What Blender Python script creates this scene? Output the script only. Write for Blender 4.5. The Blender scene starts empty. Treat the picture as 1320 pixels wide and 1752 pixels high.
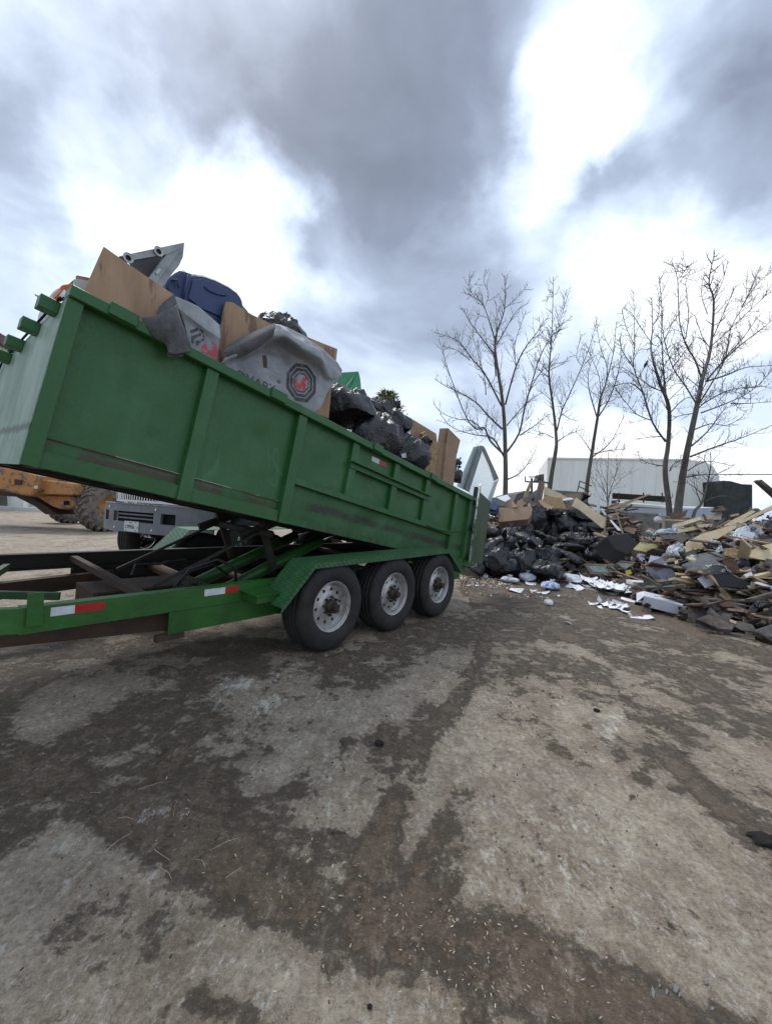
import bpy, bmesh, math, random
import numpy as np
from mathutils import Vector, Matrix, Euler
from mathutils.bvhtree import BVHTree
random.seed(7); rng = np.random.RandomState(11)
SC = bpy.context.scene
COL = SC.collection

# ------------------------------------------------------------------ camera
F = 700.0; ROLL = math.atan(.06); CH = 1.26
cR, sR = math.cos(ROLL), math.sin(ROLL)
cam_d = bpy.data.cameras.new('camera'); cam = bpy.data.objects.new('camera', cam_d); COL.objects.link(cam)
cam_d.sensor_fit = 'VERTICAL'; cam_d.sensor_height = 24; cam_d.sensor_width = 24
cam_d.lens = F / 1752 * 24; cam_d.clip_start = .02; cam_d.clip_end = 2000; cam_d.shift_y = -2 / 1752
cam.matrix_world = Matrix(((cR, -sR, 0, 0), (0, 0, -1, 0), (sR, cR, 0, CH), (0, 0, 0, 1)))
SC.camera = cam

# surveying helpers: where a sight line of the survey photo meets a depth, a height or a plane
def ray(px, py):
    u = px - 660; v = 874 - py
    return Vector(((u * cR - v * sR) / F, 1.0, (u * sR + v * cR) / F))
C0 = Vector((0, 0, CH))
def at(px, py, Y): return C0 + ray(px, py) * Y
def gnd(px, py, z=0.0):
    d = ray(px, py); return C0 + d * ((z - CH) / d.z)
def on_plane(px, py, P, N):
    d = ray(px, py); N = Vector(N); P = Vector(P)
    return C0 + d * ((P - C0).dot(N) / d.dot(N))

# ------------------------------------------------------------------ world: broken overcast
SUN_EL, SUN_AZ = math.radians(52), math.radians(-28)      # azimuth from +Y towards +X
world = bpy.data.worlds.new('World'); SC.world = world; world.use_nodes = True
nt = world.node_tree; nt.nodes.clear()
def WN(t, **k):
    n = nt.nodes.new(t)
    for a, b in k.items(): setattr(n, a, b)
    return n
def WL(a, b): nt.links.new(a, b)
def wmath(op, a, b=None, c=None, clamp=False):
    n = WN('ShaderNodeMath', operation=op); n.use_clamp = clamp
    for i, v in enumerate((a, b, c)):
        if v is None: continue
        if isinstance(v, (int, float)): n.inputs[i].default_value = v
        else: WL(v, n.inputs[i])
    return n.outputs[0]
tc = WN('ShaderNodeTexCoord')
nrm = WN('ShaderNodeVectorMath', operation='NORMALIZE'); WL(tc.outputs['Generated'], nrm.inputs[0])
D = nrm.outputs[0]
sep = WN('ShaderNodeSeparateXYZ'); WL(D, sep.inputs[0])
zz = wmath('ADD', wmath('MAXIMUM', sep.outputs[2], 0.0), 0.28)
pl = WN('ShaderNodeCombineXYZ')
WL(wmath('DIVIDE', sep.outputs[0], zz), pl.inputs[0]); WL(wmath('DIVIDE', sep.outputs[1], zz), pl.inputs[1])
warp = WN('ShaderNodeTexNoise'); warp.inputs['Scale'].default_value = 4.0; warp.inputs['Detail'].default_value = 6; warp.inputs['Roughness'].default_value = .55
WL(D, warp.inputs['Vector'])
wv = WN('ShaderNodeVectorMath', operation='SUBTRACT'); WL(warp.outputs['Color'], wv.inputs[0]); wv.inputs[1].default_value = (.5, .5, .5)
ws = WN('ShaderNodeVectorMath', operation='SCALE'); WL(wv.outputs[0], ws.inputs[0]); ws.inputs['Scale'].default_value = .36
dw = WN('ShaderNodeVectorMath', operation='ADD'); WL(D, dw.inputs[0]); WL(ws.outputs[0], dw.inputs[1])
dwn = WN('ShaderNodeVectorMath', operation='NORMALIZE'); WL(dw.outputs[0], dwn.inputs[0])
CLOUDS = [  # px, py, radius deg, weight : the thick and thin parts of the cloud deck
 (420, 130, 12, -.20), (560, 170, 20, -.42), (700, 120, 18, -.35), (820, 190, 13, -.28), (560, 270, 12, -.25), (470, 260, 8, -.15), (640, 420, 12, -.24),
 (690, 610, 14, -.32), (800, 520, 10, -.25), (890, 430, 7, -.10), (740, 330, 10, -.14),
 (430, 400, 12, .55), (500, 350, 8, .22), (250, 330, 10, .18), (330, 450, 10, .30), (120, 470, 12, .14), (180, 230, 10, .06), (150, 60, 16, .12),
 (960, 150, 8, .40), (1030, 70, 9, .34), (1200, 40, 10, .12), (920, 270, 7, .24), (1120, 150, 6, .14), (880, 340, 7, .14), (1250, 180, 10, -.15), (60, 200, 9, -.25), (330, 130, 8, -.25), (230, 90, 7, .12), (1100, 420, 8, .18), (1130, 240, 12, -.25),
 (1180, 500, 12, .26), (1250, 600, 10, .20), (1000, 480, 8, .12), (940, 800, 13, .40), (1200, 800, 13, .40), (1310, 500, 8, .2),
 (1190, 280, 13, -.16), (1290, 330, 10, -.3), (1060, 310, 8, -.3), (20, 320, 9, -.55), (60, 390, 6, -.12), (1300, 700, 8, -.9), (1010, 640, 8, -.4), (1120, 680, 7, -.35)]
acc = None
for (x, y, rad, w) in CLOUDS:
    d = ray(x, y).normalized()
    dp = WN('ShaderNodeVectorMath', operation='DOT_PRODUCT'); WL(dwn.outputs[0], dp.inputs[0]); dp.inputs[1].default_value = d
    mr = WN('ShaderNodeMapRange', interpolation_type='SMOOTHERSTEP')
    WL(dp.outputs['Value'], mr.inputs['Value'])
    mr.inputs['From Min'].default_value = math.cos(math.radians(rad)); mr.inputs['From Max'].default_value = 1.0
    mr.inputs['To Min'].default_value = 0; mr.inputs['To Max'].default_value = w * (.70 if w > 0 else .32)
    acc = mr.outputs[0] if acc is None else wmath('ADD', acc, mr.outputs[0])
n1 = WN('ShaderNodeTexNoise'); n1.inputs['Scale'].default_value = 3.4; n1.inputs['Detail'].default_value = 8; n1.inputs['Roughness'].default_value = .5; n1.inputs['Distortion'].default_value = .35
dst = WN('ShaderNodeMapping'); dst.inputs['Scale'].default_value = (1, 1, 1.7); WL(D, dst.inputs[0]); WL(dst.outputs[0], n1.inputs['Vector'])
n2 = WN('ShaderNodeTexNoise'); n2.inputs['Scale'].default_value = .55; n2.inputs['Detail'].default_value = 5; n2.inputs['Roughness'].default_value = .5
WL(pl.outputs[0], n2.inputs['Vector'])
lum = wmath('ADD', wmath('ADD', wmath('MULTIPLY', wmath('SUBTRACT', n1.outputs['Fac'], .5), 1.15), wmath('MULTIPLY', wmath('SUBTRACT', n2.outputs['Fac'], .5), .45)), wmath('ADD', acc, .635), clamp=True)
cr = WN('ShaderNodeValToRGB'); WL(lum, cr.inputs[0])
e = cr.color_ramp.elements; e[0].position = 0.0; e[0].color = (.15, .18, .235, 1); e[1].position = 1.0; e[1].color = (.80, .81, .83, 1)
for p_, c_ in ((.25, (.20, .235, .31, 1)), (.5, (.34, .405, .52, 1)), (.72, (.56, .65, .79, 1)), (.88, (.74, .80, .88, 1))):
    q = cr.color_ramp.elements.new(p_); q.color = c_
sky = WN('ShaderNodeTexSky', sky_type='NISHITA'); sky.sun_disc = False; sky.sun_elevation = SUN_EL; sky.sun_rotation = SUN_AZ
sc10 = WN('ShaderNodeVectorMath', operation='SCALE'); WL(cr.outputs[0], sc10.inputs[0]); sc10.inputs['Scale'].default_value = 9.2
mx = WN('ShaderNodeMix', data_type='RGBA'); mx.inputs[0].default_value = .93
WL(sky.outputs[0], mx.inputs[6]); WL(sc10.outputs[0], mx.inputs[7])
bg = WN('ShaderNodeBackground'); bg.inputs['Strength'].default_value = .1; WL(mx.outputs[2], bg.inputs[0])
wo = WN('ShaderNodeOutputWorld'); WL(bg.outputs[0], wo.inputs[0])
world.cycles.sampling_method = 'MANUAL'; world.cycles.sample_map_resolution = 512

sun_d = bpy.data.lights.new('sun', 'SUN'); sun_d.energy = 1.5; sun_d.angle = math.radians(18); sun_d.color = (1, .97, .92)
sun = bpy.data.objects.new('sun', sun_d); COL.objects.link(sun)
sdir = Vector((math.sin(SUN_AZ) * math.cos(SUN_EL), math.cos(SUN_AZ) * math.cos(SUN_EL), math.sin(SUN_EL)))
sun.rotation_euler = sdir.to_track_quat('Z', 'Y').to_euler(); sun.location = (0, 0, 30)

SC.view_settings.view_transform = 'Standard'; SC.view_settings.look = 'None'
SC.view_settings.exposure = 0.68; SC.view_settings.gamma = 1; SC.view_settings.use_curve_mapping = False
SC.cycles.max_bounces = 6; SC.cycles.transparent_max_bounces = 12

# ------------------------------------------------------------------ object helpers
def tag(o, label=None, cat=None, group=None, kind=None):
    if label: o['label'] = label
    if cat: o['category'] = cat
    if group: o['group'] = group
    if kind: o['kind'] = kind
    return o
def empty(name, loc=(0, 0, 0), rz=0.0):
    o = bpy.data.objects.new(name, None); COL.objects.link(o); o.empty_display_size = .2
    o.location = loc; o.rotation_euler = (0, 0, rz); return o
class MB:
    def __init__(s): s.v = []; s.f = []; s.uv = None
    def add(s, vs, fs):
        b = len(s.v); s.v += [tuple(p) for p in vs]; s.f += [tuple(b + i for i in f) for f in fs]; return s
    def box(s, lo, hi, M=None):
        x0, y0, z0 = lo; x1, y1, z1 = hi
        vs = [Vector(p) for p in ((x0,y0,z0),(x1,y0,z0),(x1,y1,z0),(x0,y1,z0),(x0,y0,z1),(x1,y0,z1),(x1,y1,z1),(x0,y1,z1))]
        if M is not None: vs = [M @ p for p in vs]
        return s.add(vs, [(0,3,2,1),(4,5,6,7),(0,1,5,4),(1,2,6,5),(2,3,7,6),(3,0,4,7)])
    def bar(s, a, b, w, h, up=(0, 0, 1)):
        a = Vector(a); b = Vector(b); d = (b - a).normalized(); up = Vector(up)
        x = d.cross(up)
        if x.length < 1e-4: x = d.cross(Vector((1, 0, 0)))
        x.normalize(); u = x.cross(d)
        vs = [p + x * (i * w / 2) + u * (j * h / 2) for p in (a, b) for i, j in ((-1,-1),(1,-1),(1,1),(-1,1))]
        return s.add(vs, [(0,1,2,3),(7,6,5,4),(0,4,5,1),(1,5,6,2),(2,6,7,3),(3,7,4,0)])
    def tube(s, pts, r, n=8, cap=True):
        pts = [Vector(p) for p in pts]
        rr = r if isinstance(r, (list, tuple)) else [r] * len(pts)
        base = len(s.v); prev = None
        for i, p in enumerate(pts):
            d = (pts[min(i + 1, len(pts) - 1)] - pts[max(i - 1, 0)]).normalized()
            if prev is None: x = d.orthogonal().normalized()
            else:
                x = prev - d * prev.dot(d)
                x = d.orthogonal().normalized() if x.length < 1e-5 else x.normalized()
            prev = x; y = d.cross(x)
            for k in range(n):
                a = 2 * math.pi * k / n
                s.v.append(tuple(p + (x * math.cos(a) + y * math.sin(a)) * rr[i]))
        for i in range(len(pts) - 1):
            for k in range(n):
                k2 = (k + 1) % n
                s.f.append((base + i*n + k, base + i*n + k2, base + (i+1)*n + k2, base + (i+1)*n + k))
        if cap:
            s.f.append(tuple(base + k for k in reversed(range(n)))); e0 = base + (len(pts) - 1) * n
            s.f.append(tuple(e0 + k for k in range(n)))
        return s
    def lathe(s, prof, axis_o, axis_d, n=32, closed=False):
        """prof: list of (axial, radius)"""
        o = Vector(axis_o); d = Vector(axis_d).normalized(); x = d.orthogonal().normalized(); y = d.cross(x)
        base = len(s.v); m = len(prof)
        for k in range(n):
            a = 2 * math.pi * k / n; e_ = x * math.cos(a) + y * math.sin(a)
            for (t, r) in prof: s.v.append(tuple(o + d * t + e_ * r))
        for k in range(n):
            k2 = (k + 1) % n
            for i in range(m if closed else m - 1):
                j = (i + 1) % m
                s.f.append((base + k*m + i, base + k*m + j, base + k2*m + j, base + k2*m + i))
        return s
    def slab(s, pts, nrm_, t):
        """flat polygon with thickness t, behind the given outline along -nrm"""
        pts = [Vector(p) for p in pts]; nn = Vector(nrm_).normalized()
        a = Vector((0, 0, 0))
        for i in range(len(pts)): a += pts[i].cross(pts[(i + 1) % len(pts)])
        if a.dot(nn) < 0: pts = pts[::-1]
        n = len(pts); b = len(s.v)
        s.v += [tuple(p) for p in pts] + [tuple(p - nn * t) for p in pts]
        s.f.append(tuple(range(b, b + n))); s.f.append(tuple(range(b + 2*n - 1, b + n - 1, -1)))
        for i in range(n):
            j = (i + 1) % n; s.f.append((b + i, b + n + i, b + n + j, b + j))
        return s
    def mesh(s, name, mat=None, smooth=False):
        me = bpy.data.meshes.new(name); me.from_pydata(s.v, [], s.f); me.update()
        if mat: me.materials.append(mat)
        if smooth: me.polygons.foreach_set('use_smooth', [True] * len(me.polygons))
        return me
    def build(s, name, mat=None, parent=None, smooth=False, bevel=0, fix=False, angle=None):
        me = s.mesh(name, mat, smooth)
        if fix or bevel:
            bm = bmesh.new(); bm.from_mesh(me)
            bmesh.ops.recalc_face_normals(bm, faces=bm.faces)
            if bevel:
                ed = [e_ for e_ in bm.edges if len(e_.link_faces) == 2 and e_.calc_face_angle(0) > .5]
                bmesh.ops.bevel(bm, geom=ed, offset=bevel, segments=1, affect='EDGES', clamp_overlap=True)
            bm.to_mesh(me); bm.free()
        if angle: me.set_sharp_from_angle(angle=math.radians(angle))
        return link(name, me, parent)
def link(name, me, parent=None):
    o = bpy.data.objects.new(name, me); COL.objects.link(o)
    if parent: o.parent = parent
    return o
def rebase(o, loc):
    """move a top-level mesh object's origin to loc without moving its surface"""
    loc = Vector(loc); o.data.transform(Matrix.Translation(-loc)); o.location = loc; return o
def settle_origin(o):
    c = [Vector(v.co) for v in o.data.vertices]
    lo = Vector((sum(p.x for p in c) / len(c), sum(p.y for p in c) / len(c), min(p.z for p in c)))
    return rebase(o, lo)
def uv_from(o, fn):
    me = o.data; uv = me.uv_layers.new(name='UVMap')
    co = [fn(v.co) for v in me.vertices]
    for l in me.loops: uv.data[l.index].uv = co[l.vertex_index]

# vectorised value noise -----------------------------------------------------
def _h(ix, iy, iz, s):
    h = (ix * 374761393 + iy * 668265263 + iz * 1442695041 + s * 974634777) & 0xffffffff
    h = ((h ^ (h >> 13)) * 1274126177) & 0xffffffff
    return ((h ^ (h >> 16)) & 0xffff) / 65535.0
def vn(x, y, z=0.0, seed=0):
    x = np.asarray(x, float); y = np.asarray(y, float); z = np.asarray(z, float) + 0 * x
    ix, iy, iz = np.floor(x).astype(np.int64), np.floor(y).astype(np.int64), np.floor(z).astype(np.int64)
    fx, fy, fz = x - ix, y - iy, z - iz
    fx, fy, fz = fx*fx*(3-2*fx), fy*fy*(3-2*fy), fz*fz*(3-2*fz)
    r = 0
    for a in (0, 1):
        for b in (0, 1):
            for c in (0, 1):
                w = (fx if a else 1-fx) * (fy if b else 1-fy) * (fz if c else 1-fz)
                r = r + w * _h(ix + a, iy + b, iz + c, seed)
    return r * 2 - 1
def fbm(x, y, z=0.0, o=4, seed=0):
    r = 0; a = .5; 
    for i in range(o): r = r + a * vn(x * 2**i, y * 2**i, np.asarray(z) * 2**i, seed + i); a *= .5
    return r

# ------------------------------------------------------------------ materials
def mat(name, base=(.5, .5, .5), rough=.6, metal=0.0, var=None, scale=8, detail=6, bump=0.0, bscale=40, bdist=.01,
        stretch=None, extra=None, spec=.5, coat=0, mixpos=(.35, .65), vec='Object'):
    m = bpy.data.materials.new(name); m.use_nodes = True; t = m.node_tree; N = t.nodes; L = t.links
    p = N['Principled BSDF']; p.inputs['Base Color'].default_value = (*base, 1); p.inputs['Roughness'].default_value = rough
    p.inputs['Metallic'].default_value = metal; p.inputs['Specular IOR Level'].default_value = spec
    if coat: p.inputs['Coat Weight'].default_value = coat
    tcn = N.new('ShaderNodeTexCoord'); v = tcn.outputs[vec]
    if stretch:
        mp = N.new('ShaderNodeMapping'); mp.inputs['Scale'].default_value = stretch; L.new(v, mp.inputs[0]); v = mp.outputs[0]
    if var:
        no = N.new('ShaderNodeTexNoise'); no.inputs['Scale'].default_value = scale; no.inputs['Detail'].default_value = detail; no.inputs['Roughness'].default_value = .65
        L.new(v, no.inputs['Vector'])
        r = N.new('ShaderNodeValToRGB'); r.color_ramp.elements[0].position = mixpos[0]; r.color_ramp.elements[1].position = mixpos[1]
        r.color_ramp.elements[0].color = (*var, 1); r.color_ramp.elements[1].color = (*base, 1)
        L.new(no.outputs['Fac'], r.inputs[0]); L.new(r.outputs[0], p.inputs['Base Color'])
    if bump:
        nb = N.new('ShaderNodeTexNoise'); nb.inputs['Scale'].default_value = bscale; nb.inputs['Detail'].default_value = 5; L.new(v, nb.inputs['Vector'])
        b = N.new('ShaderNodeBump'); b.inputs['Strength'].default_value = bump; b.inputs['Distance'].default_value = bdist
        L.new(nb.outputs['Fac'], b.inputs['Height']); L.new(b.outputs[0], p.inputs['Normal'])
    if extra: extra(m, t, N, L, p, v)
    return m
M = {}
def ramp(N, L, fac, stops):
    r = N.new('ShaderNodeValToRGB'); L.new(fac, r.inputs[0])
    for i, (pos, c) in enumerate(stops):
        el = r.color_ramp.elements[i] if i < 2 else r.color_ramp.elements.new(pos)
        el.position = pos; el.color = (*c, 1) if len(c) == 3 else c
    return r.outputs[0]
def nmath(N, L, op, a, b=None, c=None, clamp=False):
    n = N.new('ShaderNodeMath'); n.operation = op; n.use_clamp = clamp
    for i, v in enumerate((a, b, c)):
        if v is None: continue
        if isinstance(v, (int, float)): n.inputs[i].default_value = v
        else: L.new(v, n.inputs[i])
    return n.outputs[0]
def nmix(N, L, fac, a, b):
    n = N.new('ShaderNodeMix'); n.data_type = 'RGBA'
    for s_, v in ((0, fac), (6, a), (7, b)):
        if isinstance(v, (int, float)): n.inputs[s_].default_value = v
        elif isinstance(v, tuple): n.inputs[s_].default_value = (*v[:3], 1)
        else: L.new(v, n.inputs[s_])
    return n.outputs[2]
def nnoise(N, L, v, sc, det=6, rough=.6, stretch=None):
    if stretch:
        mp = N.new('ShaderNodeMapping'); mp.inputs['Scale'].default_value = stretch; L.new(v, mp.inputs[0]); v = mp.outputs[0]
    n = N.new('ShaderNodeTexNoise'); n.inputs['Scale'].default_value = sc; n.inputs['Detail'].default_value = det; n.inputs['Roughness'].default_value = rough
    L.new(v, n.inputs['Vector']); return n.outputs['Fac']
def nstep(N, L, v, lo, hi, t0=0.0, t1=1.0):
    n = N.new('ShaderNodeMapRange'); n.interpolation_type = 'SMOOTHSTEP'; L.new(v, n.inputs[0])
    n.inputs[1].default_value = lo; n.inputs[2].default_value = hi; n.inputs[3].default_value = t0; n.inputs[4].default_value = t1
    return n.outputs[0]

GREEN = (.020, .098, .022); GREEN_F = (.055, .16, .065)
def green_extra(grime=True, chalk=.5):
    def f(m, t, N, L, p, v):
        big = nnoise(N, L, v, 1.7, 4, .55)
        streak = nnoise(N, L, v, 2.2, 5, .6, (1.6, 1, .35))
        fine = nnoise(N, L, v, 60, 6, .7)
        fac = nstep(N, L, nmath(N, L, 'ADD', nmath(N, L, 'MULTIPLY', big, .5), nmath(N, L, 'MULTIPLY', streak, .5)), .47, .66)
        c = nmix(N, L, nmath(N, L, 'MULTIPLY', fac, chalk), GREEN, GREEN_F)
        dirt = nstep(N, L, nnoise(N, L, v, 7, 8, .72), .56, .74)
        c = nmix(N, L, nmath(N, L, 'MULTIPLY', dirt, .55), c, (.030, .052, .022))
        spot = nstep(N, L, nnoise(N, L, v, 24, 5, .7), .66, .70)
        c = nmix(N, L, nmath(N, L, 'MULTIPLY', spot, .7), c, (.05, .025, .012))
        L.new(c, p.inputs['Base Color'])
        L.new(nstep(N, L, fine, .3, .7, .38, .58), p.inputs['Roughness'])
        b = N.new('ShaderNodeBump'); b.inputs['Strength'].default_value = .45; b.inputs['Distance'].default_value = .012
        L.new(nmath(N, L, 'ADD', nnoise(N, L, v, 5, 3), nmath(N, L, 'MULTIPLY', fine, .12)), b.inputs['Height']); L.new(b.outputs[0], p.inputs['Normal'])
    return f
M['green'] = mat('green_paint', GREEN, .45, extra=green_extra())
def fresh_x(m, t, N, L, p, v):
    a_ = nnoise(N, L, v, 3, 6, .6); b_ = nnoise(N, L, v, 14, 7, .75)
    c = ramp(N, L, a_, [(.35, (.015, .078, .010)), (.6, (.022, .115, .015)), (.72, (.05, .145, .05))])
    c = nmix(N, L, nmath(N, L, 'MULTIPLY', nstep(N, L, b_, .60, .72), .75), c, (.04, .035, .015)); L.new(c, p.inputs['Base Color'])
M['green_fresh'] = mat('brighter_green_chassis_paint', (.02, .14, .014), .42, bump=.25, bscale=25, extra=fresh_x)
M['green_dull'] = mat('dull_green_paint', (.016, .07, .02), .6, var=(.03, .03, .018), scale=6, bump=.2, bscale=30, mixpos=(.3, .55))
M['dark_steel'] = mat('grimy_dark_steel', (.016, .019, .014), .75, var=(.035, .026, .018), scale=9, bump=.3, bscale=50)
M['brown_steel'] = mat('rusty_brown_steel', (.035, .026, .018), .8, var=(.07, .035, .018), scale=12, bump=.3, bscale=60)

def body_skin(m, t, N, L, p, v):
    # UV = metres along the body and up its side: rust along the weld lines, black scrape low at the rear, faded swirls
    green_extra(chalk=.45)(m, t, N, L, p, v)
    base_link = p.inputs['Base Color'].links[0].from_socket
    uvn = N.new('ShaderNodeUVMap'); s = N.new('ShaderNodeSeparateXYZ'); L.new(uvn.outputs[0], s.inputs[0])
    x, z = s.outputs[0], s.outputs[1]
    n = nnoise(N, L, v, 9, 8, .75); n2 = nnoise(N, L, v, 2.4, 3, .5, (1, 1, .2)); nf = nnoise(N, L, v, 70, 5, .7)
    def band(c, w, k=.05, src=z):
        d = nmath(N, L, 'ABSOLUTE', nmath(N, L, 'SUBTRACT', nmath(N, L, 'ADD', src, nmath(N, L, 'MULTIPLY', nmath(N, L, 'SUBTRACT', n, .5), k)), c))
        return nstep(N, L, d, w, w * .35)
    patch = nstep(N, L, nnoise(N, L, v, 3.1, 6, .7), .41, .52)
    front = nstep(N, L, x, 1.75, 1.70)
    rust = nmath(N, L, 'MULTIPLY', nmath(N, L, 'MULTIPLY', nmath(N, L, 'MAXIMUM', band(.118, .030), band(.160, .020)), patch), front)
    col = nmix(N, L, nmath(N, L, 'MULTIPLY', rust, .85), base_link, (.055, .03, .018))
    # scratches of bare pale metal on the weld
    bare = nmath(N, L, 'MULTIPLY', nmath(N, L, 'MULTIPLY', band(.172, .004, .01), nstep(N, L, nnoise(N, L, v, 1.9, 2), .52, .55)), front)
    col = nmix(N, L, nmath(N, L, 'MULTIPLY', bare, .6), col, (.42, .5, .40))
    # swirls rubbed into the panels
    sw = N.new('ShaderNodeTexNoise'); sw.inputs['Scale'].default_value = 1.3; sw.inputs['Detail'].default_value = 2; sw.inputs['Distortion'].default_value = 1.2; L.new(v, sw.inputs['Vector'])
    line = nstep(N, L, nmath(N, L, 'ABSOLUTE', nmath(N, L, 'SUBTRACT', sw.outputs['Fac'], .53)), .014, .002)
    line = nmath(N, L, 'MULTIPLY', line, nstep(N, L, nnoise(N, L, v, 1.1, 2), .50, .60))
    col = nmix(N, L, nmath(N, L, 'MULTIPLY', line, .2), col, (.10, .22, .13))
    # black scrape low on the rear half
    rear = nstep(N, L, x, 1.85, 2.15)
    s1 = nmath(N, L, 'MULTIPLY', nmath(N, L, 'MULTIPLY', band(.205, .060, .16), rear), nstep(N, L, nnoise(N, L, v, 4, 7, .75), .34, .50))
    col = nmix(N, L, nmath(N, L, 'MULTIPLY', s1, .85), col, (.022, .018, .015))
    low = nmath(N, L, 'MULTIPLY', nstep(N, L, z, .16, .02), rear)
    drip = nstep(N, L, nnoise(N, L, v, 7, 5, .7, (2.2, 2.2, .25)), .42, .62)
    col = nmix(N, L, nmath(N, L, 'MULTIPLY', nmath(N, L, 'MULTIPLY', low, drip), .75), col, (.028, .035, .018))
    # rust runs
    run = nmath(N, L, 'MULTIPLY', nstep(N, L, nnoise(N, L, v, 5, 5, .7, (2.2, 2.2, .12)), .62, .72), nstep(N, L, z, .22, .1))
    col = nmix(N, L, nmath(N, L, 'MULTIPLY', run, .6), col, (.06, .035, .02))
    L.new(col, p.inputs['Base Color'])
M['body'] = mat('scuffed_green_side_panel', GREEN, .45, extra=body_skin)
def chalky(m, t, N, L, p, v):  # pale tone holds chalky fading plus sky reflection put into the colour
    a = nnoise(N, L, v, 3, 7, .7, (3, 1.2, .35)); b_ = nnoise(N, L, v, 9, 7, .75)
    c = ramp(N, L, a, [(.32, (.09, .17, .11)), (.62, (.27, .35, .27)), (.5, (.19, .28, .20))])
    c = nmix(N, L, nmath(N, L, 'MULTIPLY', nstep(N, L, b_, .56, .72), .6), c, (.06, .10, .07))
    uvn = N.new('ShaderNodeUVMap'); s = N.new('ShaderNodeSeparateXYZ'); L.new(uvn.outputs[0], s.inputs[0])
    zz_ = nmath(N, L, 'ADD', s.outputs[1], nmath(N, L, 'MULTIPLY', nmath(N, L, 'SUBTRACT', b_, .5), .10))
    d = nmath(N, L, 'ABSOLUTE', nmath(N, L, 'SUBTRACT', zz_, .2))
    c = nmix(N, L, nmath(N, L, 'MULTIPLY', nstep(N, L, d, .035, .005), .75), c, (.03, .04, .035))
    L.new(c, p.inputs['Base Color'])
M['chalk'] = mat('chalky_green_paint_with_sky_sheen', (.2, .28, .2), .5, bump=.15, bscale=20, extra=chalky)
def diamond(m, t, N, L, p, v):
    # raised lozenges of tread plate
    mp = N.new('ShaderNodeMapping'); mp.inputs['Scale'].default_value = (34, 34, 34); L.new(v, mp.inputs[0])
    s = N.new('ShaderNodeSeparateXYZ'); L.new(mp.outputs[0], s.inputs[0])
    def tri(a, b, sg):
        q = nmath(N, L, 'ADD' if sg > 0 else 'SUBTRACT', a, b)
        return nmath(N, L, 'PINGPONG', q, 1.0)
    zx = nmath(N, L, 'ADD', s.outputs[0], s.outputs[2])
    h = nmath(N, L, 'MULTIPLY', nstep(N, L, tri(zx, s.outputs[1], 1), .60, .85), nstep(N, L, tri(zx, nmath(N, L, 'MULTIPLY', s.outputs[1], .5), -1), .2, .6))
    b = N.new('ShaderNodeBump'); b.inputs['Strength'].default_value = .9; b.inputs['Distance'].default_value = .004
    L.new(h, b.inputs['Height']); L.new(b.outputs[0], p.inputs['Normal'])
    n = nnoise(N, L, v, 9, 6, .65)
    c = ramp(N, L, n, [(.3, (.018, .06, .02)), (.7, (.034, .125, .045))])
    c = nmix(N, L, nmath(N, L, 'MULTIPLY', h, .45), c, (.075, .20, .085))
    L.new(c, p.inputs['Base Color'])
M['tread'] = mat('green_tread_plate', (.04, .14, .06), .42, extra=diamond)
def rubber_x(m, t, N, L, p, v):
    n = nnoise(N, L, v, 6, 7, .7); n2 = nnoise(N, L, v, 40, 4, .6)
    c = ramp(N, L, n, [(.38, (.013, .013, .013)), (.75, (.036, .033, .029))])
    L.new(c, p.inputs['Base Color'])
M['rubber'] = mat('dusty_tyre_rubber', (.02, .02, .02), .82, bump=.3, bscale=120, bdist=.003, extra=rubber_x)
M['rubber_mud'] = mat('mud_caked_tyre_rubber', (.19, .16, .125), .9, var=(.06, .055, .05), scale=7, bump=.6, bscale=40, mixpos=(.35, .55))
M['rim'] = mat('silver_painted_wheel', (.46, .455, .44), .38, metal=.5, var=(.20, .18, .155), scale=9, bump=.08, mixpos=(.3, .5))
M['hub'] = mat('greasy_brown_hub', (.06, .05, .042), .6, metal=.3, var=(.03, .024, .02), scale=20, bump=.3)
M['black'] = mat('black_opening', (.004, .004, .004), .9)
M['tape_w'] = mat('white_reflective_tape', (.62, .66, .68), .35, var=(.45, .48, .5), scale=20)
M['tape_r'] = mat('red_reflective_tape', (.42, .012, .015), .35, var=(.3, .01, .012), scale=20)
M['worn'] = mat('worn_white_steel_rod', (.6, .6, .56), .5, var=(.06, .10, .07), scale=30, stretch=(1, 1, .4), mixpos=(.42, .5))
M['chrome'] = mat('dull_chrome', (.7, .7, .7), .18, metal=1)
M['hose'] = mat('black_hydraulic_hose', (.02, .022, .02), .5)
for s_ in ('dark_steel',):
    pass
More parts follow.
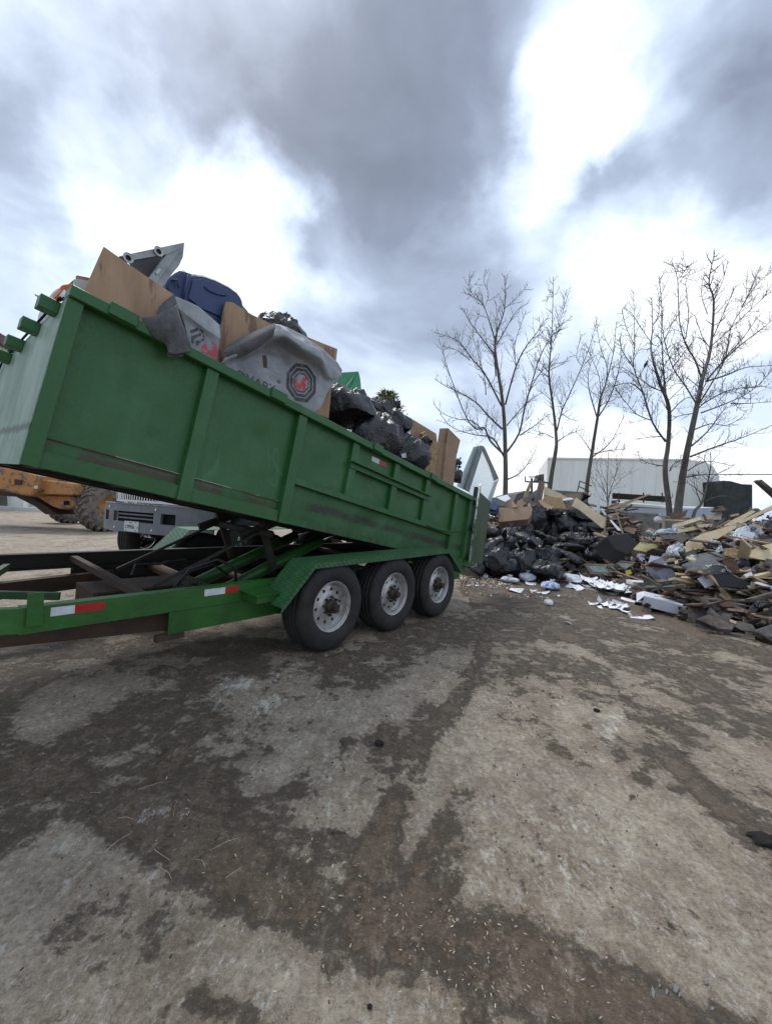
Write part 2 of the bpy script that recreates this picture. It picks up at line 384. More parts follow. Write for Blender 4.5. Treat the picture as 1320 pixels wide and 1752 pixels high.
# ------------------------------------------------------------------ ground
def proj_np(X, Y, Z):
    Yc = np.maximum(Y, .05); dx = X / Yc * F; dz = (Z - CH) / Yc * F
    return 660 + dx * cR + dz * sR, 874 - (-dx * sR + dz * cR)
def seg_soft(px, py, pts):
    """soft membership 0..1 of a stroke whose points are (x, y, halfwidth)"""
    best = np.zeros_like(px)
    if len(pts) == 1: pts = pts * 2
    for (x0, y0, w0), (x1, y1, w1) in zip(pts[:-1], pts[1:]):
        dx, dy = x1 - x0, y1 - y0; L2 = dx*dx + dy*dy + 1e-6
        t = np.clip(((px - x0) * dx + (py - y0) * dy) / L2, 0, 1)
        d = np.hypot(px - x0 - t*dx, (py - y0 - t*dy)); w = w0 + (w1 - w0) * t
        best = np.maximum(best, np.clip(1.5 - d / w, 0, 1))
    return best
MUD = [
 ([(-60,1265,60),(100,1335,55),(250,1400,62),(400,1470,62),(520,1540,70),(700,1600,80),(850,1650,78),(1000,1700,75),(1150,1745,55),(1330,1810,60)], 1.0),
 ([(0,1215,26),(200,1180,30),(400,1150,40),(560,1130,35)], .50),
 ([(120,1280,50),(300,1300,75),(420,1370,70),(560,1440,60)], .74),
 ([(220,1220,40),(360,1245,45),(480,1300,45)], .62),
 ([(845,1060,16),(815,1140,18),(770,1220,24),(710,1290,36),(660,1390,40),(640,1480,50)], .95),
 ([(560,1170,28),(640,1200,30),(700,1260,36)], .55),
 ([(790,1360,24),(770,1430,34),(740,1500,60)], .85),
 ([(-50,1115,10),(300,1100,26),(600,1120,24),(700,1085,26),(850,1070,34),(1000,1085,24),(1100,1080,20),(1330,1125,24)], .78),
 ([(820,1010,30),(950,1030,42),(1100,1050,30),(1200,1075,22)], .95),
 ([(960,1110,10),(1060,1190,14),(1140,1290,20),(1230,1370,30),(1340,1450,42)], .55),
 ([(1010,1250,22),(1060,1290,20)], .5), ([(1290,1435,24)], 1.0), ([(1090,1330,12),(1110,1340,10)], .8),
 ([(815,1660,30),(808,1760,22)], .9), ([(560,1655,26),(600,1600,30)], .75), ([(340,1715,26),(440,1745,34)], .8),
 ([(90,1620,30),(150,1560,22)], .55), ([(380,1550,20),(430,1530,16)], .65), ([(60,1520,22),(160,1530,20)], .5),
 ([(-20,1440,40),(60,1400,40)], .75), ([(845,1336,5)], 1.2), ([(1081,1365,7)], 1.2), ([(465,1548,4)], 1.1),
 ([(560,1130,55),(900,1120,55),(1120,1150,60),(1330,1190,70)], .52), ([(-20,1180,50),(250,1210,80),(450,1260,80)], .50), ([(700,1230,60),(640,1300,60)], .5), ([(1150,1250,70),(1300,1330,70)], .36), ([(0,1330,60),(60,1380,40)], .7)]
LIGHT = [
 ([(430,1350,18),(490,1310,22),(555,1262,20)], .95), ([(530,1390,22),(600,1400,26),(655,1350,18)], .95),
 ([(620,1220,30),(700,1190,26),(760,1130,20)], .6), ([(700,1330,30),(770,1300,50),(820,1250,40)], .5),
 ([(380,1175,24),(430,1185,20)], .55), ([(470,1210,20),(520,1220,14)], .5), ([(60,1215,30),(230,1175,20)], .45),
 ([(350,1290,14),(400,1280,10)], .5), ([(100,1240,22)], .3)]
WHITE = [
 ([(395,1172,20),(425,1168,12)], 1.0), ([(370,1200,22)], .7), ([(450,1210,20),(480,1200,14)], .9), ([(545,1215,22)], .6), ([(470,1160,16)], .6),
 ([(250,1395,14),(290,1392,22)], .8), ([(330,1410,20)], .6), ([(760,1165,24)], .45), ([(1040,1250,20),(1060,1230,16)], .8), ([(960,1200,14)], .7),
 ([(960,1480,40)], .55), ([(1010,1400,40),(1060,1490,50)], .5), ([(840,1465,20)], .8), ([(1130,1180,30)], .35), ([(900,1300,70)], .25),
 ([(150,1450,50)], .3), ([(1000,1480,120)], .42), ([(1150,1640,90)], .3), ([(800,1180,60)], .3)]
def spaced(lo, fine0, fine1, hi, step, grow=1.22):
    m = list(np.arange(fine0, fine1 + 1e-6, step)); a = []; s = step; x = fine0
    while x > lo: s *= grow; x -= s; a.append(x)
    b = []; s = step; x = fine1
    while x < hi: s *= grow; x += s; b.append(x)
    return np.array(a[::-1] + m + b)
xs = spaced(-420, -5.2, 6.2, 420, .034); ys = spaced(-120, .75, 11.0, 700, .034)
GX, GY = np.meshgrid(xs, ys)
def ground_z(X, Y):
    far = np.clip((np.hypot(X, Y - 3) - 30) / 60, 0, 1)
    z = .02 * fbm(X * .5, Y * .5, 0, 3, 5) * (1 - far) 
    dd = np.clip((np.hypot(X - .2, Y - 4.2) - 1.2) / 2.5, 0, 1)
    # low rise of trodden earth under the far wheels of the trailer
    n_ = -(X - .146) * .7848 + (Y - 4.32) * .6197; a_ = (X - .146) * .6197 + (Y - 4.32) * .7848
    sm = lambda t: np.clip(t, 0, 1) ** 2 * (3 - 2 * np.clip(t, 0, 1))
    rise = .078 * sm((n_ - 1.3) / .7) * sm((3.3 - n_) / .7) * sm((a_ + 3) / 1.2) * sm((2.8 - a_) / 1.2)
    return z * np.where((Y > 2.5), dd, 1) - .004 + rise
GZ = ground_z(GX, GY)
PX, PY = proj_np(GX, GY, GZ); ok = GY > .3
mud = np.zeros_like(GX)
for pts, w in MUD: mud = np.maximum(mud, np.where(ok, seg_soft(PX, PY, pts) * w, 0))
lig = np.zeros_like(GX)
for pts, w in LIGHT: lig = np.maximum(lig, np.where(ok, seg_soft(PX, PY, pts) * w, 0))
wht = np.zeros_like(GX)
for pts, w in WHITE: wht = np.maximum(wht, np.where(ok, seg_soft(PX, PY, pts) * w, 0))
mud = np.clip(mud - lig * .75, 0, 1)
# tyre-tread wrinkles pressed into the mud and pebbly relief elsewhere
ang = math.radians(-28); U = GX * math.cos(ang) + GY * math.sin(ang); V = -GX * math.sin(ang) + GY * math.cos(ang)
near = np.clip((9 - np.hypot(GX, GY)) / 4, 0, 1)
GZ = GZ + near * (mud * (.010 * fbm(U * 3.5, V * 16, 0, 3, 21) + .006 * fbm(GX * 12, GY * 12, 0, 2, 31)) + .004 * mud + .0015 * fbm(GX * 14, GY * 14, 0, 2, 41))
nx, ny = len(xs), len(ys)
verts = np.stack([GX.ravel(), GY.ravel(), GZ.ravel()], 1)
idx = np.arange(nx * ny).reshape(ny, nx)
quads = np.stack([idx[:-1, :-1].ravel(), idx[:-1, 1:].ravel(), idx[1:, 1:].ravel(), idx[1:, :-1].ravel()], 1)
def np_mesh(name, V_, Q, mat_=None, smooth=True):
    me = bpy.data.meshes.new(name); k = Q.shape[1]
    me.vertices.add(len(V_)); me.vertices.foreach_set('co', np.asarray(V_, np.float32).ravel())
    me.loops.add(Q.size); me.loops.foreach_set('vertex_index', Q.astype(np.int32).ravel())
    me.polygons.add(len(Q)); me.polygons.foreach_set('loop_start', np.arange(0, Q.size, k, dtype=np.int32)); me.polygons.foreach_set('loop_total', np.full(len(Q), k, np.int32))
    if smooth: me.polygons.foreach_set('use_smooth', np.ones(len(Q), bool))
    me.update(calc_edges=True); me.validate()
    if mat_: me.materials.append(mat_)
    return me
gm = np_mesh('ground', verts, quads)
for nm, arr in (('mud', mud), ('white', wht)):
    at_ = gm.attributes.new(nm, 'FLOAT', 'POINT'); at_.data.foreach_set('value', arr.ravel().astype(np.float32))
def ground_x(m, t, N, L, p, v):
    am = N.new('ShaderNodeAttribute'); am.attribute_name = 'mud'; aw = N.new('ShaderNodeAttribute'); aw.attribute_name = 'white'
    mudf, whf = am.outputs['Fac'], aw.outputs['Fac']
    a = nnoise(N, L, v, 2.1, 10, .74); b_ = nnoise(N, L, v, 9, 9, .78); c_ = nnoise(N, L, v, 46, 5, .7); d_ = nnoise(N, L, v, 190, 3, .6)
    st = nnoise(N, L, v, 2.2, 7, .7, (1.0, .28, 1))
    e_ = nmath(N, L, 'ADD', nmath(N, L, 'MULTIPLY', a, .45), nmath(N, L, 'ADD', nmath(N, L, 'MULTIPLY', b_, .35), nmath(N, L, 'MULTIPLY', st, .30)))
    # fine concrete-dust ground
    lightc = ramp(N, L, b_, [(.39, (.17, .128, .085)), (.61, (.56, .475, .355)), (.5, (.36, .295, .212))])
    grit = nstep(N, L, d_, .35, .68)
    lightc = nmix(N, L, nmath(N, L, 'MULTIPLY', grit, .5), lightc, (.50, .455, .385))
    dk = nstep(N, L, c_, .54, .64)
    lightc = nmix(N, L, nmath(N, L, 'MULTIPLY', dk, .55), lightc, (.13, .10, .07))
    blu = nstep(N, L, nnoise(N, L, v, .55, 4, .6), .52, .66)
    lightc = nmix(N, L, nmath(N, L, 'MULTIPLY', blu, .40), lightc, (.33, .325, .31))
    mudc = ramp(N, L, c_, [(.34, (.074, .050, .030)), (.66, (.20, .140, .088))])
    mudc = nmix(N, L, nstep(N, L, a, .48, .66), mudc, (.155, .112, .073))
    k = nmath(N, L, 'ADD', mudf, nmath(N, L, 'MULTIPLY', nmath(N, L, 'SUBTRACT', e_, .562), 7.5))
    # thin stain: brown film where dirt is thin
    film = nstep(N, L, k, -.9, .55)
    col = nmix(N, L, nmath(N, L, 'MULTIPLY', film, nmath(N, L, 'MULTIPLY', nstep(N, L, c_, .25, .6), .82)), lightc, (.165, .120, .078))
    full = nstep(N, L, k, .32, .80)
    col = nmix(N, L, full, col, mudc)
    # blotches of wet mud dropped on the light ground
    bl = nstep(N, L, nnoise(N, L, v, 4.2, 6, .66), .635, .66)
    col = nmix(N, L, nmath(N, L, 'MULTIPLY', bl, .8), col, (.08, .063, .046))
    bl2 = nstep(N, L, nnoise(N, L, v, 15, 5, .7), .64, .69)
    col = nmix(N, L, nmath(N, L, 'MULTIPLY', bl2, .65), col, (.10, .08, .06))
    pale = nmath(N, L, 'MULTIPLY', nstep(N, L, nnoise(N, L, v, 28, 6, .8, (1, .5, 1)), .54, .64), nstep(N, L, k, .6, 0))
    col = nmix(N, L, nmath(N, L, 'MULTIPLY', pale, .6), col, (.60, .57, .52))
    wn = nnoise(N, L, v, 20, 8, .82, (1, .45, 1))
    wfac = nstep(N, L, nmath(N, L, 'ADD', nmath(N, L, 'MULTIPLY', whf, .20), wn), .625, .72)
    col = nmix(N, L, nmath(N, L, 'MULTIPLY', wfac, .85), col, (.60, .565, .49))
    sp = nstep(N, L, nnoise(N, L, v, 80, 3, .65), .685, .715)
    col = nmix(N, L, nmath(N, L, 'MULTIPLY', sp, .8), col, (.6, .58, .52))
    mp2 = N.new('ShaderNodeMapping'); mp2.inputs['Rotation'].default_value = (0, 0, math.radians(-24)); mp2.inputs['Scale'].default_value = (1.0, .42, 1); L.new(v, mp2.inputs[0])
    s2 = nnoise(N, L, mp2.outputs[0], 5.5, 11, .80)
    col = nmix(N, L, nmath(N, L, 'MULTIPLY', nstep(N, L, s2, .50, .60), .55), col, (.175, .130, .088))
    s3 = nnoise(N, L, mp2.outputs[0], 13, 9, .82)
    col = nmix(N, L, nmath(N, L, 'MULTIPLY', nstep(N, L, s3, .47, .38), .40), col, (.46, .40, .31))
    fl = nnoise(N, L, v, 34, 9, .85)
    col = nmix(N, L, nmath(N, L, 'MULTIPLY', nstep(N, L, fl, .55, .63), .38), col, (.58, .53, .46))
    col = nmix(N, L, nmath(N, L, 'MULTIPLY', nstep(N, L, fl, .45, .37), .42), col, (.07, .05, .034))
    L.new(col, p.inputs['Base Color'])
    L.new(nstep(N, L, nmath(N, L, 'ADD', full, nmath(N, L, 'MULTIPLY', a, .3)), .1, 1.2, .85, .62), p.inputs['Roughness'])
    b = N.new('ShaderNodeBump'); b.inputs['Strength'].default_value = .95; b.inputs['Distance'].default_value = .018
    hgt = nmath(N, L, 'ADD', nmath(N, L, 'MULTIPLY', c_, 1.0), nmath(N, L, 'ADD', nmath(N, L, 'MULTIPLY', d_, .35), nmath(N, L, 'MULTIPLY', b_, 1.2)))
    hgt = nmath(N, L, 'ADD', hgt, nmath(N, L, 'MULTIPLY', full, nmath(N, L, 'MULTIPLY', nnoise(N, L, v, 24, 6, .75, (1, .5, 1)), 1.6)))
    mpw = N.new('ShaderNodeMapping'); mpw.inputs['Rotation'].default_value = (0, 0, math.radians(34)); L.new(v, mpw.inputs[0])
    wr = nnoise(N, L, mpw.outputs[0], 26, 6, .7, (.22, 1, 1))
    hgt = nmath(N, L, 'ADD', hgt, nmath(N, L, 'MULTIPLY', full, nmath(N, L, 'MULTIPLY', wr, 2.6)))
    L.new(hgt, b.inputs['Height']); L.new(b.outputs[0], p.inputs['Normal'])
gm.materials.append(mat('trampled_dusty_yard_dirt', (.3, .27, .23), .85, extra=ground_x))
tag(link('ground', gm), kind='structure', label='hard yard ground, pale dusty concrete smeared with brown mud')
# ------------------------------------------------------------------ dump trailer
TO = Vector((.146, 4.32, 0)); TA = math.atan2(.7848, .6197)
TM = Matrix.Translation(TO) @ Matrix.Rotation(TA, 4, 'Z'); TMI = TM.inverted()
NRM = (TM.to_3x3() @ Vector((0, -1, 0)))          # towards the camera side
def tpl(px, py, off):                              # survey: point in trailer coordinates on the upright plane y=off
    w = on_plane(px, py, TM @ Vector((0, off, 0)), NRM); return TMI @ w
def tw(px, py, off): return on_plane(px, py, TM @ Vector((0, off, 0)), NRM)
tr = empty('dump_trailer', TO, TA)
tag(tr, 'green three axle dump trailer with its bed tipped up and loaded with junk', 'trailer')
PITCH = math.radians(9.6)
BM_ = Matrix.Translation((-2.99, .30, 1.40)) @ Matrix.Rotation(PITCH, 4, 'Y')
W, LB, HB = 1.68, 5.16, 1.03
body = MB()
gx, gz = np.linspace(0, LB, 260), np.linspace(0, HB - .03, 52); SX, SZ = np.meshgrid(gx, gz)
edges = [.04, .88, 1.745, 2.48, 3.21, 3.91, 4.70, LB]; wgt = np.ones_like(SX)
for e0 in edges: wgt = np.minimum(wgt, np.clip(np.abs(SX - e0) / .18, 0, 1))
wgt *= np.clip(SZ / .2, 0, 1) * np.clip((HB - .05 - SZ) / .2, 0, 1)
SY = .056 + wgt * (.020 * fbm(SX * 1.6, SZ * 1.6, 0, 3, 90) + .010 * np.maximum(0, vn(SX * 3.5, SZ * 3.5, 0, 92)))
for (dx_, dz_, r_, a_) in ((.63, .36, .05, .012), (1.4, .62, .12, .014), (2.1, .6, .14, .012), (.45, .62, .16, .012), (2.9, .2, .15, .016), (3.5, .22, .12, .014), (4.3, .62, .1, .012)): SY = SY + a_ * np.exp(-((SX - dx_) ** 2 + (SZ - dz_) ** 2) / r_ ** 2)
SV = np.stack([SX.ravel(), SY.ravel(), SZ.ravel()], 1); SV2 = SV.copy(); SV2[:, 1] = .095
si = np.arange(SX.size).reshape(SX.shape); SQ = np.stack([si[:-1, :-1].ravel(), si[:-1, 1:].ravel(), si[1:, 1:].ravel(), si[1:, :-1].ravel()], 1)
SQ = np.concatenate([SQ, SQ[:, ::-1] + len(SV)])
bodyo = link('dump_bed', np_mesh('dump_bed', np.concatenate([SV, SV2]), SQ, M['body']), tr); bodyo.matrix_local = BM_; uv_from(bodyo, lambda c: (c.x, c.z))
tag(bodyo, 'tipped green steel bed with scuffed side panels')
def bpart(name, mb, m, **k):
    o = mb.build(name, m, bodyo, fix=True, **k); 
    uv_from(o, lambda c: (c.x, c.z)); return o
bpart('far_side_panel', MB().box((0, W - .06, .05), (LB, W - .05, HB - .03)), M['green'])
bpart('bed_floor', MB().box((.01, .10, .055), (LB, W - .062, .09)), M['dark_steel'])
ch = MB()
ch.box((-.004, .004, -.012), (.002, W, .955)); ch.v = [(x, y, z if z < .5 else .955 - .095 * y) for x, y, z in ch.v]
fw_ = bpart('front_wall', ch, M['chalk']); uv_from_done = True
fw_['label'] = 'chalky front wall, paled by painted sky sheen, with dark scratches'
# bottom skirt, posts, rails of the near side
bpart('bottom_rail', MB().box((.077, .02, -.005), (1.70, .054, .092)), M['body'], bevel=.004)
bpart('bottom_rail', MB().box((1.80, .030, -.005), (LB, .054, .06)), M['body'], bevel=.004)
bpart('weld_ledge', MB().box((.077, .045, .1665), (.80, .0545, .1705)).box((.93, .045, .1665), (1.70, .0545, .1705)), M['body'])
def post(x0, x1, z0, z1, dep=.0):
    mb = MB()   # a folded channel: face plate and two cheeks
    mb.box((x0, dep, z0), (x1, dep + .012, z1)); mb.box((x0, dep + .012, z0), (x0 + .012, .0545, z1)); mb.box((x1 - .012, dep + .012, z0), (x1, .0545, z1))
    return bpart('side_post', mb, M['green'])
post(0.003, .078, -.006, .962); post(.835, .925, -.006, .962); post(1.70, 1.792, -.006, .962)
for x in (2.435, 3.165, 3.86): post(x, x + .095, .412, .962, .012)
post(4.655, 4.745, .06, .962, .012); post(LB - .05, LB, -.006, .962)
bpart('top_rail', MB().box((0.0, -.022, .965), (LB, .10, 1.035)), M['green'], bevel=.006)
bpart('top_rail', MB().box((0.0, W - .10, .965), (LB, W, 1.035)), M['green'], bevel=.006)
for x in (.19, 1.36, 2.70, 3.88):
    bpart('rail_pocket', MB().box((x, -.040, .972), (x + .155, .012, 1.052)), M['green'], bevel=.005)
bpart('mid_rail', MB().box((1.795, .006, .352), (4.74, .054, .410)), M['green'], bevel=.004)
sh = MB(); sh.box((2.43, -.045, .750), (3.96, .054, .760)); sh.box((2.43, .0, .695), (3.96, .012, .7495))
bpart('shelf_angle', sh, M['green'])
# stubs that stick out of the front wall
for y0 in (.10, .50, .90, 1.26):
    s_ = MB(); zc = .925 - .105 * y0; s_.box((-.095, y0, zc - .04), (-.004, y0 + .095, zc + .035)); bpart('stub_tube', s_, M['green'], bevel=.004)
bpart('front_cable', MB().tube([(-.02, .05, .955), (-.02, .6, .90), (-.02, 1.2, .84), (-.02, 1.50, .81), (-.02, 1.62, .70), (-.02, 1.66, .4)], .007, 6), M['black'], smooth=True)
# underside
for y in (.62, 1.26): 
    u = MB(); u.box((.05, y, -.012), (LB - .1, y + .06, .054)); bpart('bed_beam', u, M['dark_steel'])
for k in range(11):
    u = MB(); u.box((.1 + k * .48, .101, -.0), (.16 + k * .48, .619, .054)); u.box((.1 + k * .48, .681, -.0), (.16 + k * .48, 1.259, .054)); u.box((.1 + k * .48, 1.321, -.0), (.16 + k * .48, W - .08, .054)); bpart('cross_rib', u, M['dark_steel'])
# reflective tape on the bed
def btape(px0, py0, px1, py1, h, m, off=-.0):
    pass
tp = MB(); tp.box((2.79, .0525, .872), (2.92, .0548, .925)); bpart('reflective_tape', tp, M['tape_w'])
tp = MB(); tp.box((2.9205, .0525, .872), (3.05, .0548, .925)); bpart('reflective_tape', tp, M['tape_r'])
# chain slung across the rear panel
chn = MB()
P0, P1 = Vector((3.98, .0, .372)), Vector((5.12, -.02, .50))
nl = 44
for i in range(nl):
    t0 = i / nl; t1 = (i + 1.25) / nl
    a_ = P0.lerp(P1, t0); b_ = P0.lerp(P1, t1); sag = lambda t: -.05 * math.sin(math.pi * min(t, 1))
    a_.z += sag(t0); b_.z += sag(t1)
    up = Vector((0, 1, 0)) if i % 2 else Vector((0, 0, 1))
    chn.bar(a_, b_, .012, .005, up)
bpart('chain', chn, M['dark_steel'])
# rear frame and barn door swung open
bpart('rear_post', MB().box((LB + .002, .0, -.02), (LB + .07, .08, 1.02)), M['green_dull'], bevel=.004)
bpart('rear_post', MB().box((LB + .002, W - .08, -.02), (LB + .07, W, 1.02)), M['green_dull'], bevel=.004)
bpart('rear_sill', MB().box((LB - .02, .0, -.12), (LB + .09, W, -.024)), M['green_dull'], bevel=.004)
def door_wear(m, t, N, L, p, v):
    a_ = nnoise(N, L, v, 2.4, 8, .75, (2.2, 2.2, .5)); b_ = nnoise(N, L, v, 16, 6, .7, (1, 1, .3))
    c = ramp(N, L, a_, [(.32, (.020, .055, .025)), (.66, (.10, .125, .075)), (.5, (.055, .085, .045))])
    c = nmix(N, L, nmath(N, L, 'MULTIPLY', nstep(N, L, b_, .58, .7), .7), c, (.04, .04, .02))
    c = nmix(N, L, nmath(N, L, 'MULTIPLY', nstep(N, L, b_, .30, .24), .5), c, (.2, .23, .16))
    L.new(c, p.inputs['Base Color'])
M['door'] = mat('weathered_green_door_steel', (.08, .1, .06), .62, bump=.2, bscale=12, extra=door_wear)
DW = .95
DM = Matrix.Translation((LB + .085, -.01, .0)) @ Matrix.Rotation(math.radians(11), 4, 'Z')
d_ = MB(); d_.box((.012, -.002, .06), (DW, .010, 1.17), DM)
door = d_.build('rear_door', M['door'], bodyo, fix=True)
tag(door, 'open rear door panel, weathered green steel')
fr = MB(); fr.box((.0, -.01, .04), (.045, .05, 1.21), DM)
fr.box((DW - .01, -.004, .05), (DW + .03, .05, 1.18), DM); fr.box((.046, .011, 1.14), (DW - .011, .05, 1.17), DM); fr.box((.046, .011, .055), (DW - .011, .05, .10), DM)
frd = fr.build('door_frame', M['green_dull'], bodyo, fix=True, bevel=.003)
rod = MB(); rod.tube([DM @ Vector((-.055, -.05, .04)), DM @ Vector((-.055, -.05, 1.20))], .014, 8)
bpart('latch_rod', rod, M['worn'], smooth=True)
hd = MB(); hd.bar(DM @ Vector((-.075, -.075, .60)), DM @ Vector((-.085, -.085, .42)), .03, .012); hd.bar(DM @ Vector((-.085, -.085, .42)), DM @ Vector((-.07, -.07, .30)), .022, .012)
bpart('latch_handle', hd, M['green'])
for z in (.12, .56, .97):
    bpart('door_hinge', MB().tube([DM @ Vector((-.02, -.015, z - .05)), DM @ Vector((-.02, -.015, z + .05))], .022, 10), M['green_dull'], smooth=True)
hk = MB(); hk.tube([DM @ Vector(p) for p in ((-.06, -.05, 1.19), (-.05, -.055, 1.24), (-.02, -.055, 1.20), (-.01, -.055, 1.10))], .009, 6)
bpart('door_hook', hk, M['chrome'], smooth=True)
DM2 = Matrix.Translation((LB + .085, W + .01, .0)) @ Matrix.Rotation(math.radians(-60), 4, 'Z')
d2 = MB(); d2.box((.012, .002, .05), (DW, .012, 1.0), DM2); d2.box((0, -.04, .05), (.04, .0, 1.0), DM2); d2.build('rear_door', M['door'], bodyo, fix=True)

# ---- chassis (trailer coordinates: x rearwards, y away from the camera side)
def tpart(name, mb, m, **k):
    return mb.build(name, m, tr, fix=True, **k)
def channel(x0, x1, y, z0, z1, m, name='frame_rail', side=-1):
    mb = MB(); w = .07 * side
    mb.box((x0, min(y, y - .012 * side), z0), (x1, max(y, y - .012 * side), z1))
    lo, hi = min(y - .012 * side, y - w), max(y - .012 * side, y - w)
    mb.box((x0, lo, z1 - .012), (x1, hi, z1)); mb.box((x0, lo, z0), (x1, hi, z0 + .012)); return tpart(name, mb, m)
YN, YF = .30, 2.02
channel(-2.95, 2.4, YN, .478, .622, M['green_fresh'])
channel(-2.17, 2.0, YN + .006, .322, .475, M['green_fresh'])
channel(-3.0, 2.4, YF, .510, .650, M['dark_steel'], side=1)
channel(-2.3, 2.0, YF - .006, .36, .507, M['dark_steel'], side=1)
# tongue: two converging beams ahead of the bed
for y0, dz in ((YN + .10, 0), (YF - .12, .03)):
    tg = MB(); tg.bar((-2.0, y0, .385 + dz), (-4.95, 1.16 + (.06 if y0 > 1 else -.06), .405), .07, .125); tpart('tongue_beam', tg, M['brown_steel'])
tpart('tongue_beam', MB().bar((-2.93, YN + .02, .55), (-4.6, 1.0, .57), .05, .135), M['green_fresh'])
tpart('tongue_beam', MB().bar((-2.93, YF - .02, .58), (-4.6, 1.3, .58), .05, .135), M['dark_steel'])
cp = MB(); cp.bar((-4.55, 1.15, .47), (-5.25, 1.15, .47), .12, .10); cp.tube([(-5.2, 1.15, .44), (-5.45, 1.15, .44)], .07, 12); tpart('coupler', cp, M['dark_steel'])
jk = MB(); jk.tube([(-4.7, .95, .08), (-4.7, .95, 1.0)], .04, 10); jk.box((-4.82, .83, .0), (-4.58, 1.07, .02)); tpart('tongue_jack', jk, M['dark_steel'])
for x, z in ((-2.30, .60), (-.45, .58), (.7, .58), (2.1, .55)):
    tpart('cross_member', MB().bar((x, YN + .013, z - .02), (x, YF - .013, z), .05, .05), M['brown_steel'])
tpart('cross_member', MB().bar((-3.3, YN + .25, .54), (-2.75, YF - .1, .56), .04, .05), M['green_dull'])
tpart('cross_member', MB().bar((-3.7, 1.6, .54), (-2.62, .98, .50), .035, .05), M['green_dull'])
bx = MB(); bx.box((-2.42, .86, .30), (-1.75, 1.22, .515)); tpart('hydraulic_tank', bx, M['green_dull'], bevel=.008)
bx = MB(); bx.box((-2.46, .85, .28), (-2.421, 1.24, .53)); bx.box((-2.421, .845, .5155), (-1.74, 1.235, .53)); tpart('tank_lid', bx, M['brown_steel'])
bx = MB(); bx.tube([(-2.02, .62, .42), (-1.78, .62, .42)], .065, 14); bx.box((-1.98, .56, .48), (-1.84, .68, .56)); bx.tube([(-1.9, .62, .56), (-1.9, .62, .64)], .02, 8); tpart('hydraulic_pump', bx, M['dark_steel'], smooth=False)
# upright bracket plate on the near rail
x0 = tpl(45, 1050, YN).x; x1 = tpl(73, 1050, YN).x
bk = MB(); bk.box((x0, YN - .014, .52), (x1, YN - .002, .70)); tpart('rail_bracket', bk, M['green_fresh'])
tpart('rail_foot', MB().box((-2.24, YN + .02, .275), (-2.05, YN + .06, .3195)), M['brown_steel'])
# tape on the rail
def rtape(pxa, pxb, m):
    a_ = tpl(*pxa, YN); b_ = tpl(*pxb, YN); return tpart('reflective_tape', MB().box((a_.x, YN - .0022, .557), (b_.x, YN - .0004, .606)), m)
rtape((87, 1045), (128, 1045), M['tape_w']); rtape((128.6, 1040), (179, 1040), M['tape_r'])
rtape((350, 1012), (385, 1012), M['tape_w']); rtape((385.5, 1009), (407, 1009), M['tape_r'])
# lift: two cylinders, scissor arms
for y in (.88, 1.32):
    tpart('lift_cylinder', MB().tube([(-1.50, y, .40), (-.28, y, .86)], .058, 14), M['green_fresh'], smooth=True)
    tpart('cylinder_rod', MB().tube([(-.28, y, .86), (.05, y, .97)], .028, 10), M['chrome'], smooth=True)
for y in (.74, 1.50):
    tpart('lift_arm', MB().bar((-2.10, y, .56), (-1.10, y, 1.02), .022, .022), M['dark_steel'])
    tpart('lift_arm', MB().bar((-1.16, y + .03, 1.08), (-.98, y + .03, .60), .04, .06, (1, 0, 0)), M['dark_steel'])
    tpart('lift_arm', MB().bar((-1.35, y + .06, .93), (-.75, y + .06, 1.14), .04, .07), M['dark_steel'])
tpart('pivot_shaft', MB().tube([(-1.16, .6, .97), (-1.16, 1.7, .97)], .035, 12), M['dark_steel'], smooth=True)
hs = MB()
hs.tube([(-2.0, .70, .50), (-1.85, .72, .68), (-1.6, .74, .74), (-1.42, .74, .66), (-1.40, .74, .50)], .014, 6)
hs.tube([(-1.95, .76, .50), (-1.8, .8, .64), (-1.6, .8, .69), (-1.45, .8, .58)], .010, 6)
hs.tube([(-1.95, .62, .52), (-1.90, .62, .60), (-1.82, .62, .60), (-1.80, .62, .50)], .009, 6)
hs.tube([(-2.2, .9, .63), (-2.1, 1.1, .67), (-1.95, 1.0, .68), (-1.8, 1.2, .66), (-1.7, 1.1, .69), (-1.6, 1.25, .64)], .010, 6)
tpart('hydraulic_hoses', hs, M['hose'], smooth=True)
tpart('torque_tube', MB().tube([(-1.62, YN + .02, .46), (-1.62, YF - .02, .48)], .05, 12), M['brown_steel'], smooth=True)
